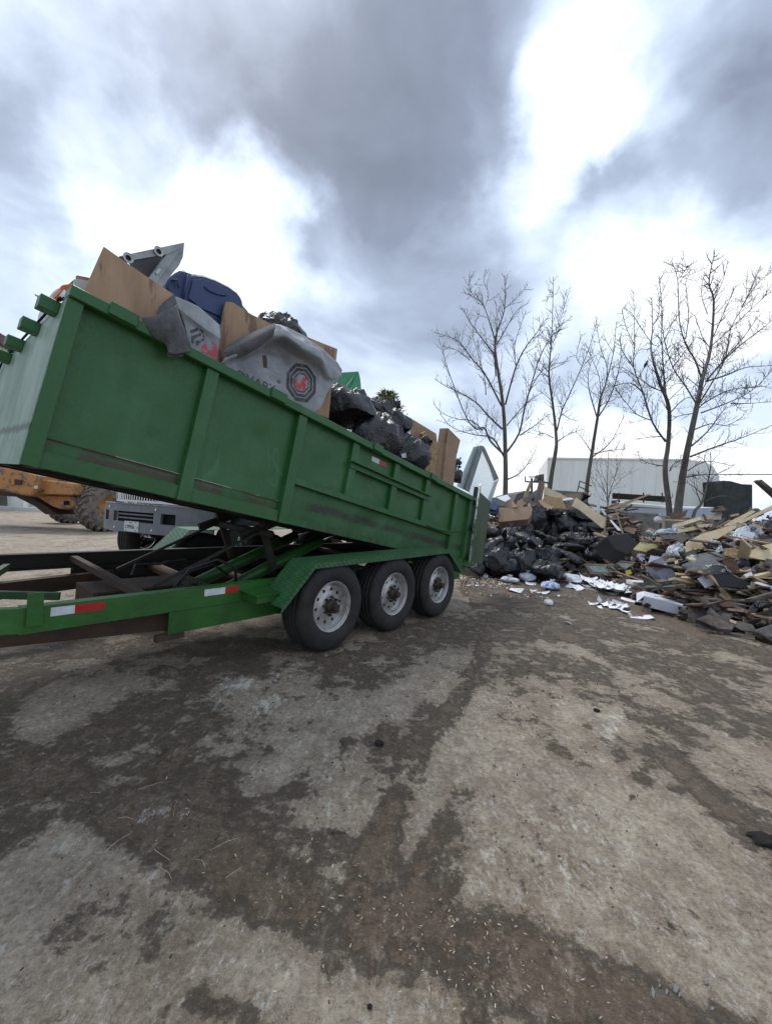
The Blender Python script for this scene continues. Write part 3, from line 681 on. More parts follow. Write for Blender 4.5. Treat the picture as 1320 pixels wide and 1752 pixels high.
# fenders
def fender(yo, yi, dz, name='fender'):
    pts = [(-1.49, .485), (-1.17, .803), (1.04, .836), (1.47, .51)]
    mb = MB()
    lip = -1 if yo < yi else 1
    for (xa, za), (xb, zb) in zip(pts[:-1], pts[1:]):
        za += dz; zb += dz
        mb.add([(xa, yo, za), (xb, yo, zb), (xb, yi, zb), (xa, yi, za), (xa, yo, za - .007), (xb, yo, zb - .007), (xb, yi, zb - .007), (xa, yi, za - .007)],
               [(0,1,2,3),(7,6,5,4),(0,4,5,1),(3,2,6,7),(0,3,7,4),(1,5,6,2)])
    o = tpart(name, mb, M['tread'])
    mb = MB()
    for (xa, za), (xb, zb) in zip(pts[:-1], pts[1:]):
        za += dz; zb += dz
        mb.add([(xa, yo + lip * .006, za + .001), (xb, yo + lip * .006, zb + .001), (xb, yo, zb + .001), (xa, yo, za + .001),
                (xa, yo + lip * .006, za - .045), (xb, yo + lip * .006, zb - .045), (xb, yo, zb - .045), (xa, yo, za - .045)],
               [(0,1,2,3),(7,6,5,4),(0,4,5,1),(3,2,6,7),(0,3,7,4),(1,5,6,2)])
    mb.build('fender_lip', M['tread'], o, fix=True)
    for x in (-.45, .45):
        MB().bar((x, yi, .56 + dz), (x, (yo + yi) / 2, .80 + dz), .05, .012, (1, 0, 0)).build('fender_brace', M['brown_steel'], o, fix=True)
    return o
fender(-.03, .27, 0); fender(2.46, 2.10, .035)
st = MB(); st.box((-1.62, .10, .50), (-1.38, .298, .56)); st.box((-1.64, .08, .5605), (-1.36, .298, .569)); tpart('step_bracket', st, M['green_fresh'])
# axles and springs
for k in range(3):
    x = (k - 1) * .907
    tpart('axle', MB().tube([(x, .24, .385), (x, 2.1, .385)], .04, 12), M['brown_steel'], smooth=True)
for y in (.42, 1.9):
    sp_ = MB()
    for k in range(3):
        x = (k - 1) * .907
        for j in range(4): sp_.box((x - .34 + j * .06, y - .03, .30 - j * .014), (x + .34 - j * .06, y + .03, .311 - j * .014))
        sp_.box((x + .40, y - .02, .26), (x + .50, y + .02, .34)) if k < 2 else None
    tpart('leaf_spring', sp_, M['brown_steel'])

# ---- wheels
R_T = .392; WT = .235
def tyre_mesh():
    mb = MB(); n = 96
    # outer face at y=0 facing -y; tyre body towards +y
    prof = [(.012, .222), (-.004, .236), (-.018, .27), (-.024, .305), (-.018, .345), (-.002, .372), (.012, .383)]
    tread = [(.022, .388), (.046, .3905), (.047, .382), (.054, .382), (.055, .3915), (.088, .392), (.089, .383), (.097, .383), (.098, .392),
             (.137, .392), (.138, .383), (.146, .383), (.147, .392), (.180, .3915), (.181, .382), (.188, .382), (.189, .3905), (.213, .388)]
    back = [(.223, .383), (.237, .372), (.253, .345), (.259, .305), (.253, .27), (.239, .236), (.223, .222)]
    full = prof + tread + back
    m = len(full)
    for k in range(n):
        a = 2 * math.pi * k / n
        for i, (t, r) in enumerate(full):
            if len(prof) <= i < len(prof) + len(tread) and r > .386:
                edge = t < .05 or t > .185
                r += (-.006 if (k % 2 == 0) else 0.0) if edge else (-.0035 if k % 3 == 0 else 0)
            elif i == len(prof) - 1 or i == len(prof) + len(tread): r += (-.004 if (k % 2 == 0) else .001)
            mb.v.append((r * math.cos(a), t, r * math.sin(a)))
    for k in range(n):
        k2 = (k + 1) % n
        for i in range(m - 1): mb.f.append((k*m + i, k*m + i + 1, k2*m + i + 1, k2*m + i))
    return mb.mesh('tyre', M['rubber'], True)
def rim_mesh():
    mb = MB(); o, d = (0, 0, 0), (0, 1, 0)
    lip = [(.020, .222), (.004, .226), (-.004, .220), (.0, .213), (.012, .210), (.016, .203), (.040, .200), (.062, .190), (.070, .184)]
    mb.lathe(lip, o, d, 64)
    # dish with ten round holes
    yd, r1, r2, rh, hr = .070, .184, .100, .146, .0165
    n = 24
    for s in range(10):
        a0 = 2 * math.pi * (s - .5) / 10; a1 = 2 * math.pi * (s + .5) / 10; am = (a0 + a1) / 2
        outer = []
        for i in range(n // 4): outer.append((r1, a0 + (a1 - a0) * i / (n // 4)))
        for i in range(n // 4): outer.append((r1 + (r2 - r1) * i / (n // 4), a1))
        for i in range(n // 4): outer.append((r2, a1 + (a0 - a1) * i / (n // 4)))
        for i in range(n // 4): outer.append((r2 + (r1 - r2) * i / (n // 4), a0))
        P = [Vector((r * math.cos(a), yd - .022 * (1 - ((r - r2) / (r1 - r2))) , r * math.sin(a))) for r, a in outer]
        c = Vector((rh * math.cos(am), yd - .022 * (1 - ((rh - r2) / (r1 - r2))), rh * math.sin(am)))
        b = len(mb.v); ring = []; ring2 = []
        for p in P:
            q = p - c; q.y = 0; q.normalize(); ring.append(c + q * hr); ring2.append(c + q * hr * .95 + Vector((0, .014, 0)))
        mb.v += [tuple(p) for p in P + ring + ring2]
        for i in range(n):
            j = (i + 1) % n
            mb.f.append((b + i, b + j, b + n + j, b + n + i)); mb.f.append((b + n + i, b + n + j, b + 2*n + j, b + 2*n + i))
    mb.lathe([(.048, .100), (.040, .094), (.041, .055)], o, d, 40)
    me = mb.mesh('rim', M['rim'], True)
    bm = bmesh.new(); bm.from_mesh(me); bmesh.ops.remove_doubles(bm, verts=bm.verts, dist=.0004); bmesh.ops.recalc_face_normals(bm, faces=bm.faces); bm.to_mesh(me); bm.free()
    me.set_sharp_from_angle(angle=math.radians(38)); return me
tyre_me = tyre_mesh(); rim_me = rim_mesh()
hubm = MB(); hubm.lathe([(.045, .062), (.0, .060), (-.012, .050), (-.013, .034), (-.052, .033), (-.055, .028), (-.052, .024), (-.054, .002)], (0, 0, 0), (0, 1, 0), 24)
hub_me = hubm.mesh('hub', M['hub'], True); hub_me.set_sharp_from_angle(angle=math.radians(40))
lug = MB()
for k in range(8):
    a = 2 * math.pi * (k + .3) / 8; lug.lathe([(.042, .012), (.012, .012), (.010, .008), (.002, .007), (.001, .0)], (.079 * math.cos(a), 0, .079 * math.sin(a)), (0, 1, 0), 6)
lug_me = lug.mesh('lug_nuts', M['hub'])
bk = MB(); bk.lathe([(.12, .001), (.12, .19)], (0, 0, 0), (0, 1, 0), 32); shade_disc_me = bk.mesh('hole_shade_disc', M['black'])  # flat black disc painting the shade behind the rim holes
for k in range(3):
    for near in (True, False):
        w = empty('wheel', ((k - 1) * .907, 0 if near else 2.43, .388 if near else .463)); w.parent = tr
        w.rotation_euler = (0, rng.uniform(0, 6.28), 0 if near else math.pi)
        for nm, me in (('tyre', tyre_me), ('rim', rim_me), ('hub', hub_me), ('lug_nuts', lug_me), ('hole_shade_disc', shade_disc_me)):
            q_ = link(nm, me, w)
            if nm == 'lug_nuts': q_['kind'] = 'stuff'

# the trailer stands slightly higher on its far side
SHB = Matrix.Identity(4); SHB[2][1] = .037
def lean(o, Mx):
    done = set()
    def rec(q):
        if q.type == 'MESH' and q.data.name not in done: q.data.transform(Mx); done.add(q.data.name)
        for c_ in q.children: rec(c_)
    rec(o)
lean(bodyo, SHB)
SHT = Matrix.Identity(4); SHT[2][1] = .037; SHT[2][3] = -.037 * .30
for q in list(tr.children):
    if q.type == 'MESH' and q is not bodyo: lean(q, SHT)
# ------------------------------------------------------------------ background: sheds, machines, wall, trees
M['white_metal'] = mat('white_ribbed_siding', (.62, .63, .62), .6, var=(.52, .53, .52), scale=2)
M['maroon'] = mat('maroon_roof_trim', (.11, .025, .022), .5, var=(.08, .02, .02), scale=4)
def streaky(m, t, N, L, p, v):
    a_ = nnoise(N, L, v, 1.1, 7, .7, (1, 1, .12)); b_ = nnoise(N, L, v, .5, 4)
    c = ramp(N, L, a_, [(.3, (.70, .72, .65)), (.6, (.86, .87, .83))]); c = nmix(N, L, nmath(N, L, 'MULTIPLY', b_, .3), c, (.76, .78, .73))
    L.new(c, p.inputs['Base Color'])
M['old_white'] = mat('weathered_cream_panels', (.82, .83, .79), .7, extra=streaky)
M['concrete'] = mat('weathered_concrete_block', (.22, .21, .185), .9, var=(.11, .105, .09), scale=3, bump=.6, bscale=18, bdist=.02)
M['orange'] = mat('faded_orange_machine_paint', (.43, .195, .065), .7, var=(.14, .10, .075), scale=4.5, detail=8, bump=.3, mixpos=(.40, .50))
M['grey_plastic'] = mat('grey_bumper_plastic', (.17, .18, .20), .45, var=(.12, .13, .145), scale=5, bump=.1)
M['white_paint'] = mat('white_truck_paint', (.66, .68, .70), .25, coat=.5)
M['glass_dark'] = mat('dark_glass', (.02, .025, .03), .08)
M['lens'] = mat('clear_headlight_lens', (.55, .55, .45), .15, coat=1)

# white metal shed on the far left
shed = empty('metal_shed', (-26, 27, 0)); tag(shed, 'tall white metal building with maroon roof trim on the far left', 'building')
A_, B_ = Vector((-22.6, 20.6, 0)), Vector((-25.6, 34.0, 0)); ZT = 9.75
A2, B2 = A_ + Vector((-14, -3, 0)), B_ + Vector((-14, -3, 0))
def spart(name, mb, m, par, **k):
    o = mb.build(name, m, None, fix=True, **k); o.data.transform(Matrix.Translation(-par.matrix_basis.translation) if par.rotation_euler[2] == 0 else par.matrix_basis.inverted()); o.parent = par; return o
dirw = (B_ - A_).normalized(); nw = Vector((dirw.y, -dirw.x, 0))
w_ = MB(); w_.slab([A_, B_, B_ + Vector((0, 0, ZT)), A_ + Vector((0, 0, ZT))], nw, .2); w_.slab([A_ + Vector((0,-.21,0)), A2, A2 + Vector((0, 0, ZT)), A_ + Vector((0, -.21, ZT))], (0, -1, 0), .2); w_.slab([B_ + Vector((-.2,.21,0)), B2, B2 + Vector((0, 0, ZT)), B_ + Vector((-.2, .21, ZT))], (0, 1, 0), .2)
spart('wall', w_, M['white_metal'], shed)
LL = (B_ - A_).length
for i in range(int(LL / .9)):
    c = A_ + dirw * (i * .9 + .4); spart('wall_rib', MB().box((-.04, 0, .0), (.04, .05, ZT - .01), Matrix.Translation(c) @ Matrix.Rotation(math.atan2(dirw.y, dirw.x), 4, 'Z') @ Matrix.Scale(-1, 4, (0, 1, 0))), M['white_metal'], shed)
spart('roof_trim', MB().bar(A_ + nw * .18 + Vector((0, 0, ZT + .2)), B_ + nw * .18 + Vector((0, 0, ZT + .2)), .35, .55), M['maroon'], shed)
rf = MB(); rf.slab([A_ + Vector((.3, -.5, ZT + .5)), B_ + Vector((.3, .5, ZT + .5)), B2 + Vector((0, 0, ZT + 2.6)), A2 + Vector((0, 0, ZT + 2.6))], (0, 0, 1), .1); spart('roof', rf, M['maroon'], shed)
# stacked white boards and blocks at its foot
for i, (pts, Y, t, m, nm, lab, cat) in enumerate([
    ([(-30, 864), (112, 872), (112, 878), (-30, 872)], 24.0, .5, 'white_metal', 'white_board', 'long white board lying on the yard behind the orange loader', 'board'),
    ([(-12, 838), (9, 838), (11, 866), (-12, 865)], 25.0, .4, 'concrete', 'pallet', 'grey brown panel standing at the foot of the white building', 'panel'),
    ([(10, 838), (16, 838), (17, 866), (12, 866)], 25.1, .3, 'old_white', 'upright_plank', 'narrow pale plank standing beside the grey brown panel', 'plank'),
    ([(18, 838), (40, 840), (41, 868), (18, 867)], 25.0, .3, 'old_white', 'wall_board', 'white board leaning behind the orange loader', 'board')]):
    o = MB().slab([at(x, y, Y) for x, y in pts], (0, -1, 0), t).build(nm, M[m], fix=True)
    settle_origin(o); tag(o, lab, cat)

# orange wheel loader, seen from the rear
LD = empty('wheel_loader', at(105, 905, 14.6) * 1.0); LD.location.z = 0; tag(LD, 'faded orange wheel loader with big muddy lugged tyres, parked behind the trailer', 'loader')
lo = LD.location.copy()
def lpart(name, mb, m, par=None, **k):
    o = mb.build(name, m, None, fix=True, **k); o.data.transform(Matrix.Translation(-lo)); o.parent = par or LD; return o
def px_box(face, Y, depth, mb=None):
    mb = mb or MB(); P = [at(x, y, Y) for x, y in face]; return mb.slab(P, (0, -1, 0), depth)
lpart('counterweight', px_box([(-20, 800), (20, 800), (64, 812), (66, 822), (62, 836), (52, 849), (36, 847), (0, 838), (-20, 836)], 12.6, 1.0), M['orange'], bevel=.05)
lpart('counterweight_lamp', px_box([(15, 820), (24, 819), (25, 829), (17, 830)], 12.55, .06), M['orange'])
lpart('counterweight_lamp', px_box([(26, 820), (36, 821), (36, 829), (26, 829)], 12.55, .06), M['brown_steel'])
lpart('engine_hood', px_box([(10, 796), (180, 796), (160, 832), (62, 822), (40, 810)], 13.6, 1.8), M['orange'], bevel=.04)
lpart('side_panel', px_box([(60, 819), (121, 826), (124, 847), (58, 845)], 12.9, .9), M['orange'], bevel=.03)
lpart('lower_frame', px_box([(50, 846), (126, 848), (136, 866), (104, 872), (88, 866), (66, 852)], 13.2, 1.3), M['orange'], bevel=.04)
lpart('frame_pin_hole', px_box([(109, 857), (118, 857), (118, 864), (109, 864)], 13.18, .05), M['black'])
lpart('belly_guard', px_box([(-25, 836), (0, 840), (52, 851), (80, 866), (96, 880), (78, 880), (60, 866), (28, 850), (-25, 846)], 13.3, 1.2), M['brown_steel'])
lpart('registration_plate', px_box([(59, 831), (64, 831), (64, 836), (59, 836)], 12.55, .02), M['white_metal'])
def big_tyre(c, ax, R=.83, Wd=.56, par=None):
    ax = Vector(ax).normalized(); t = MB()
    t.lathe([(-Wd/2 + .03, .36), (-Wd/2, .5), (-Wd/2 + .01, .68), (-Wd/2 + .07, R - .06), (0, R - .035), (Wd/2 - .07, R - .06), (Wd/2 - .01, .68), (Wd/2, .5), (Wd/2 - .03, .36)], c, ax, 40)
    o = lpart('tyre', t, M['rubber_mud'], par, smooth=True)
    x = ax.orthogonal().normalized(); y = ax.cross(x); lg = MB(); n = 22
    for k in range(n):
        for s in (-1, 1):
            a0 = 2 * math.pi * (k + (.5 if s > 0 else 0)) / n
            pr = None
            for (u, da) in ((0.0, .17), (.42, .10), (.60, .0), (.98, -.04)):
                e_ = x * math.cos(a0 + da * s * 0 + da) + y * math.sin(a0 + da)
                rr = R - .03 - (.05 * max(u - .7, 0) / .3)
                q = Vector(c) + ax * (s * u * Wd / 2) + e_ * rr
                if pr is not None: lg.bar(pr, q, .085, .07, e_)
                pr = q
    lug_o = lpart('tyre_lugs', lg, M['rubber_mud'], par); lug_o['kind'] = 'stuff'
    r_ = MB(); r_.lathe([(-Wd/2 + .06, .37), (-Wd/2 + .1, .30), (-Wd/2 + .16, .28), (-Wd/2 + .17, .0)], c, ax, 24); r_.lathe([(Wd/2 - .06, .37), (Wd/2 - .1, .30), (Wd/2 - .16, .28), (Wd/2 - .17, .0)], c, ax, 24)
    lpart('rim', r_, M['orange'], par, smooth=True)
def wheel_at(px, py_bottom, Y, ax, R):
    c = at(px, py_bottom, Y); c.z = R - .02
    w = empty('wheel', c - lo); w.parent = LD
    big_tyre(c, ax, R, .56, w)
    for o in w.children: o.data.transform(Matrix.Translation(-(c - lo)))
wheel_at(176, 908, 13.9, (.93, -.37, 0), .83)
wheel_at(118, 893, 16.6, (.93, -.37, 0), .78)
cab = lpart('cab', px_box([(-40, 690), (60, 690), (60, 798), (-40, 798)], 13.9, 1.4), M['orange'], bevel=.05)

# white truck: origin at the middle of its front
TKL = Vector((-4.60, 6.60, 0)); te = Vector((math.cos(math.radians(-20)), math.sin(math.radians(-20)), 0)); 
TK = empty('truck', TKL + te * .92 + Vector((0, 0, .05)), math.radians(-20)); tag(TK, 'white heavy truck with grey bumper and licence plate, seen under the raised bed', 'truck')
def kpart(name, mb, m, par=None, **k):
    o = mb.build(name, m, None, fix=True, **k); o.parent = par or TK; return o
# local: x to the right along the bumper, y back into the truck, z up (bumper z .62 - 1.06)
def arc_panel(x0, x1, z0, z1, y0, curve, th, mb, n=16):
    for i in range(n):
        a_, b_ = x0 + (x1 - x0) * i / n, x0 + (x1 - x0) * (i + 1) / n
        ya, yb = y0 + curve * abs(a_ / 1.15) ** 3.2, y0 + curve * abs(b_ / 1.15) ** 3.2
        mb.add([(a_, ya, z0), (b_, yb, z0), (b_, yb, z1), (a_, ya, z1), (a_, ya + th, z0), (b_, yb + th, z0), (b_, yb + th, z1), (a_, ya + th, z1)],
               [(0,1,2,3),(7,6,5,4),(0,4,5,1),(3,2,6,7)] + ([(0,3,7,4)] if i == 0 else []) + ([(1,5,6,2)] if i == n - 1 else []))
bm_ = MB(); CV = .24
def bump_arc(x0, x1, z0, z1, y0=0, th=.05): arc_panel(x0, x1, z0, z1, y0, CV, th, bm_, max(2, int((x1 - x0) / .09)))
bump_arc(-1.15, 1.15, .64, .80); bump_arc(-1.15, 1.15, .96, 1.07, .012)
for a_, b_ in ((-1.15, -.98), (-.80, -.66), (.24, .38), (.64, 1.15)): bump_arc(a_, b_, .80, .96)
kb = kpart('bumper', bm_, M['grey_plastic'])
for a_, b_ in ((-.98, -.80), (-.66, .24), (.38, .64)):
    q = MB(); arc_panel(a_ - .01, b_ + .01, .79, .97, .085, CV, .01, q, 4); kpart('bumper_opening', q, M['black'], kb)
for z in (.845, .905):
    q = MB(); arc_panel(-.65, .23, z, z + .022, .05, CV, .02, q, 5); kpart('bumper_grille_bar', q, M['grey_plastic'], kb)
tl = MB(); arc_panel(-1.13, 1.13, 1.072, 1.085, .0, CV, .16, tl); kpart('bumper_top', tl, M['grey_plastic'], kb)
for x, z in ((-.80, 1.02), (.28, 1.02), (-.62, .70), (.22, .70)):
    yy = CV * abs(x / 1.15) ** 3.2; kpart('bumper_bolt', MB().tube([(x, yy - .006, z), (x, yy + .02, z)], .018, 8), M['chrome'], kb)
kpart('bumper_rust', MB().box((1.02, .285, .78), (1.10, .315, .97), Matrix.Rotation(0, 4, 'Z')), M['brown_steel'], kb)
# front of the hood: white surround, grille with vertical slats, headlight
hd = MB(); arc_panel(-1.04, 1.06, 1.105, 1.142, .10, .35, .06, hd); kpart('grille_surround', hd, M['white_paint'])
hd = MB(); arc_panel(-1.04, -.74, 1.1425, 1.56, .10, .35, .06, hd, 4); arc_panel(.22, 1.06, 1.1425, 1.60, .10, .35, .06, hd, 6); arc_panel(-.739, .219, 1.50, 1.62, .10, .35, .06, hd, 6); kpart('hood_front', hd, M['white_paint'])
q = MB(); arc_panel(-.735, .215, 1.145, 1.495, .17, .35, .01, q, 6); kpart('grille_back', q, M['black'])
for i in range(17):
    x = -.71 + i * .056; yy = .10 + .35 * abs(x / 1.15) ** 3.2
    kpart('grille_slat', MB().box((x, yy, 1.144), (x + .017, yy + .05, 1.498)), M['chrome'])
q = MB(); arc_panel(-1.03, -.84, 1.16, 1.46, .088, .35, .014, q, 3); kpart('headlight', q, M['lens'])
q = MB(); arc_panel(.62, .90, 1.16, 1.46, .088, .35, .014, q, 3); kpart('headlight', q, M['lens'])
for x in (-.42, -.22): kpart('marker_lamp', MB().box((x, .03, 1.09), (x + .07, .06, 1.12)), M['lens'])
q = MB(); q.box((-1.0, .42, 1.08), (1.04, 1.9, 1.75)); kpart('hood', q, M['white_paint'], bevel=.08)
q = MB(); q.box((-1.08, 1.95, .95), (1.12, 3.6, 2.0)); q.box((-1.05, 2.1, 2.0), (1.09, 3.6, 2.9)); kpart('cab', q, M['white_paint'], bevel=.08)
q = MB(); q.box((-.98, 2.085, 2.05), (1.02, 2.098, 2.75)); kpart('windscreen', q, M['glass_dark'])
q = MB(); q.box((-1.1, 3.8, 1.1), (1.15, 8.2, 3.2)); kpart('cargo_box', q, M['white_paint'], bevel=.03)
q = MB(); q.box((-.45, .3, .72), (-.35, 8.0, .95)); q.box((.35, .3, .72), (.45, 8.0, .95)); kpart('chassis', q, M['dark_steel'])
q = MB(); q.tube([(-1.0, 1.05, .52), (1.0, 1.05, .52)], .06, 10); q.bar((-.5, .75, .62), (.5, .75, .62), .1, .12); kpart('front_axle', q, M['dark_steel'])
q = MB(); q.tube([(.3, .35, .60), (.25, .33, .54), (.15, .33, .54), (.1, .35, .60)], .018, 6); kpart('tow_hook', q, M['dark_steel'])
def truck_wheel(x, y, s):
    w = empty('wheel', (x, y, .46)); w.parent = TK
    t = MB(); prof = [(0, .30), (-.03 * s, .36), (-.03 * s, .44), (0, .495)]
    for k in range(4): prof += [(s * (.03 + k * .06), .512), (s * (.066 + k * .06), .512), (s * (.068 + k * .06), .498), (s * (.084 + k * .06), .498)]
    prof += [(s * .27, .495), (s * .30, .44), (s * .30, .36), (s * .27, .30)]
    t.lathe(prof, (0, 0, 0), (-1, 0, 0), 56); o = kpart('tyre', t, M['rubber'], w, smooth=True)
    r_ = MB(); r_.lathe([(-.005 * s, .30), (.0, .285), (.06 * s, .27), (.08 * s, .20), (.02 * s, .16), (.0, .11), (-.05 * s, .10), (-.06 * s, .0)], (0, 0, 0), (-1, 0, 0), 36); kpart('rim', r_, M['chrome'], w, smooth=True)
truck_wheel(1.14, 1.08, 1); truck_wheel(-1.14, .98, -1); truck_wheel(1.14, 6.6, 1); truck_wheel(-1.14, 6.6, -1)
q = MB(); 
for i in range(8):
    a0, a1 = math.radians(20 + i * 17.5), math.radians(20 + (i + 1) * 17.5)
    q.bar((1.0, 1.08 - math.cos(a0) * .62, .55 + math.sin(a0) * .62), (1.0, 1.08 - math.cos(a1) * .62, .55 + math.sin(a1) * .62), .34, .04, (0, math.cos((a0 + a1) / 2), -math.sin((a0 + a1) / 2)))
kpart('wheel_arch', q, M['grey_plastic'])
# licence plate
plate = MB().box((-.345, -.012, .655), (-.04, -.004, .812)); pl_ = kpart('licence_plate', plate, M['white_metal'])
def text_mesh(body, size, mat_, name, extrude=.001):
    cu = bpy.data.curves.new(name, 'FONT'); cu.body = body; cu.size = size; cu.extrude = extrude; cu.resolution_u = 2
    o = bpy.data.objects.new(name, cu); COL.objects.link(o); bpy.context.view_layer.update()
    me = bpy.data.meshes.new_from_object(o.evaluated_get(bpy.context.evaluated_depsgraph_get())); bpy.data.objects.remove(o)
    me.materials.clear(); me.materials.append(mat_); return me
M['ink'] = mat('black_print', (.012, .012, .014), .6); M['ink_blue'] = mat('dark_blue_print', (.02, .03, .08), .6)
def flat_text(body, size, loc, m, par, sx=1.0):
    me = text_mesh(body, size, m, 'lettering'); me.transform(Matrix.Translation(loc) @ Matrix.Rotation(math.pi / 2, 4, 'X') @ Matrix.Scale(sx, 4, (1, 0, 0)))
    return link('lettering', me, par)
flat_text('139956', .085, (-.328, -.0145, .698), M['ink'], pl_, .78); flat_text('H', .045, (-.072, -.0145, .705), M['ink'], pl_, .8)
flat_text('Illinois', .028, (-.24, -.0145, .782), M['ink_blue'], pl_)
for x in (-.30, -.10):
    for z in (.672, .797): kpart('plate_bolt', MB().tube([(x, -.018, z), (x, -.01, z)], .008, 6), M['black'], pl_)

# --- right background: cream shed with a rounded shoulder
cs = empty('cream_shed', (20, 34, 0)); tag(cs, 'large cream white shed with a rounded right shoulder behind the bare trees', 'building')
YA, YB = 35.0, 31.5
def sk(px, py):
    # front wall plane of the shed
    P = at(936, 860, YA); Q = at(1238, 880, YB); d = (Q - P); d.z = 0; n = Vector((d.y, -d.x, 0)).normalized(); return on_plane(px, py, P, n), n
outline = [(933, 900), (936, 784), (1180, 787), (1205, 790), (1218, 797), (1228, 812), (1236, 850), (1240, 905)]
P_ = [sk(*p)[0] for p in outline]; nn_ = sk(940, 800)[1]
o = MB().slab(P_, nn_, 9.0).build('wall', M['old_white'], None, fix=True); o.data.transform(Matrix.Translation(-cs.location)); o.parent = cs
dv = (P_[2] - P_[1]).normalized(); L_ = (P_[-1] - P_[0]).length
for i in range(14):
    x = 940 + i * 20.5; yt = 786 if x < 1190 else 795
    a_, b_ = sk(x, yt)[0], sk(x, 902)[0]; b_ = Vector((a_.x, a_.y, b_.z))
    o = MB().bar(a_ + nn_ * .02, b_ + nn_ * .02, .07, .03, nn_).build('panel_seam', M['old_white'], None, fix=True); o.data.transform(Matrix.Translation(-cs.location)); o.parent = cs
o = MB().bar(P_[1] + nn_ * .05, P_[2] + nn_ * .05, .12, .12, (0, 0, 1)).build('roof_edge', M['old_white'], None, fix=True); o.data.transform(Matrix.Translation(-cs.location)); o.parent = cs
# dark screened block beyond it
M['dark_stack'] = mat('dark_green_black_netting', (.022, .028, .028), .9, var=(.05, .055, .055), scale=3, bump=.8, bscale=9, bdist=.05)
P_ = [at(*p, 30.0) for p in [(1236, 905), (1236, 822), (1250, 823), (1268, 828), (1287, 829), (1287, 905)]]
o = MB().slab(P_, (0, -1, 0), 5).build('netted_stack', M['dark_stack'], None, fix=True, bevel=.05); settle_origin(o); tag(o, 'dark square stack under black netting right of the cream shed', 'stack')
# flat trailer with black pipes, pale blue side
M['pale_blue'] = mat('pale_blue_grey_sheet', (.42, .48, .56), .6, var=(.36, .41, .48), scale=2)
fb = empty('flatbed_trailer', (17, 24, 0)); tag(fb, 'parked flatbed with a pale blue grey side standing behind the concrete blocks', 'trailer')
def fpart(name, mb, m, par, org, **k):
    o = mb.build(name, m, None, fix=True, **k); o.data.transform(Matrix.Translation(-org)); o.parent = par; return o
def band_(pts, Ya, Yb, th=.1, nrm_=(0, -1, 0)):
    mb = MB(); P = []
    x0, x1 = min(p[0] for p in pts), max(p[0] for p in pts)
    for x, y in pts: P.append(at(x, y, Ya + (Yb - Ya) * (x - x0) / (x1 - x0)))
    return mb.slab(P, nrm_, th)
org = fb.location.copy()
fpart('side_panel', band_([(1061, 868), (1150, 871), (1233, 868), (1233, 889), (1150, 889), (1061, 884)], 24, 24), M['pale_blue'], fb, org)
fpart('load_roll', MB().tube([at(1054, 862, 24.2), at(1140, 869, 24.2), at(1228, 872, 24.2)], .13, 10), M['old_white'], fb, org, smooth=True)
fpart('edge_rail', MB().bar(at(1054, 868, 24.1), at(1232, 876, 24.1), .08, .1), M['brown_steel'], fb, org)
fpart('front_board', band_([(1053, 856), (1060, 856), (1061, 871), (1053, 870)], 24.3, 24.3, .5), M['dark_steel'], fb, org)
for x in (1070, 1228):
    w = empty('wheel', at(x, 905, 24.6) - org); w.location.z = .45; w.parent = fb
    MB().lathe([(0, .02), (0, .25), (-.02, .42), (.02, .47), (.26, .47), (.30, .42), (.28, .25), (.28, .02)], (0, 0, 0), (0, 1, 0), 24).build('tyre', M['rubber'], w, smooth=True)
pb = empty('pipe_bundle', at(1090, 860, 23.8)); tag(pb, 'bundle of long black pipes on the flatbed behind the trees', 'pipes')
org = pb.location.copy()
for k, (dy, dz) in enumerate(((0, 0), (0, 2.6), (.3, 5), (0, -2.4), (.3, 2.4), (.3, 0))):
    fpart('pipe', MB().tube([at(1047, 847 + dz, 23.6 + dy), at(1141, 853 + dz, 23.6 + dy)], .045, 8), M['dark_steel'], pb, org, smooth=True)
for x in (1058, 1100, 1132):
    fpart('pipe_clamp', MB().bar(at(x, 843, 23.5), at(x, 860, 23.5), .06, .04, (0, 1, 0)), M['brown_steel'], pb, org)
# concrete wall blocks
def cblock(pts, Y, lab, dep=.8):
    o = MB().slab([at(x, y, Y) for x, y in pts], (0, -1, 0), dep).build('concrete_block', M['concrete'], None, fix=True, bevel=.03); settle_origin(o); tag(o, lab, 'block', 'big concrete blocks behind the junk'); return o
cblock([(943, 838), (1004, 842), (1006, 905), (943, 905)], 15.5, 'tall concrete block between the second and third tree trunks')
cblock([(1030, 873), (1070.5, 875), (1070.5, 915), (1030, 915)], 15.0, 'concrete block under the thin leaning lath')
cblock([(1072, 875), (1128, 879), (1128, 918), (1072, 918)], 15.0, 'concrete block left of the twin tree trunks')
cblock([(1129.5, 882), (1180, 885), (1180, 920), (1129.5, 920)], 15.2, 'concrete block at the foot of the twin tree trunks')
cblock([(1181.5, 885), (1222, 888), (1222, 922), (1181.5, 922)], 15.2, 'concrete block right of the twin tree trunks')
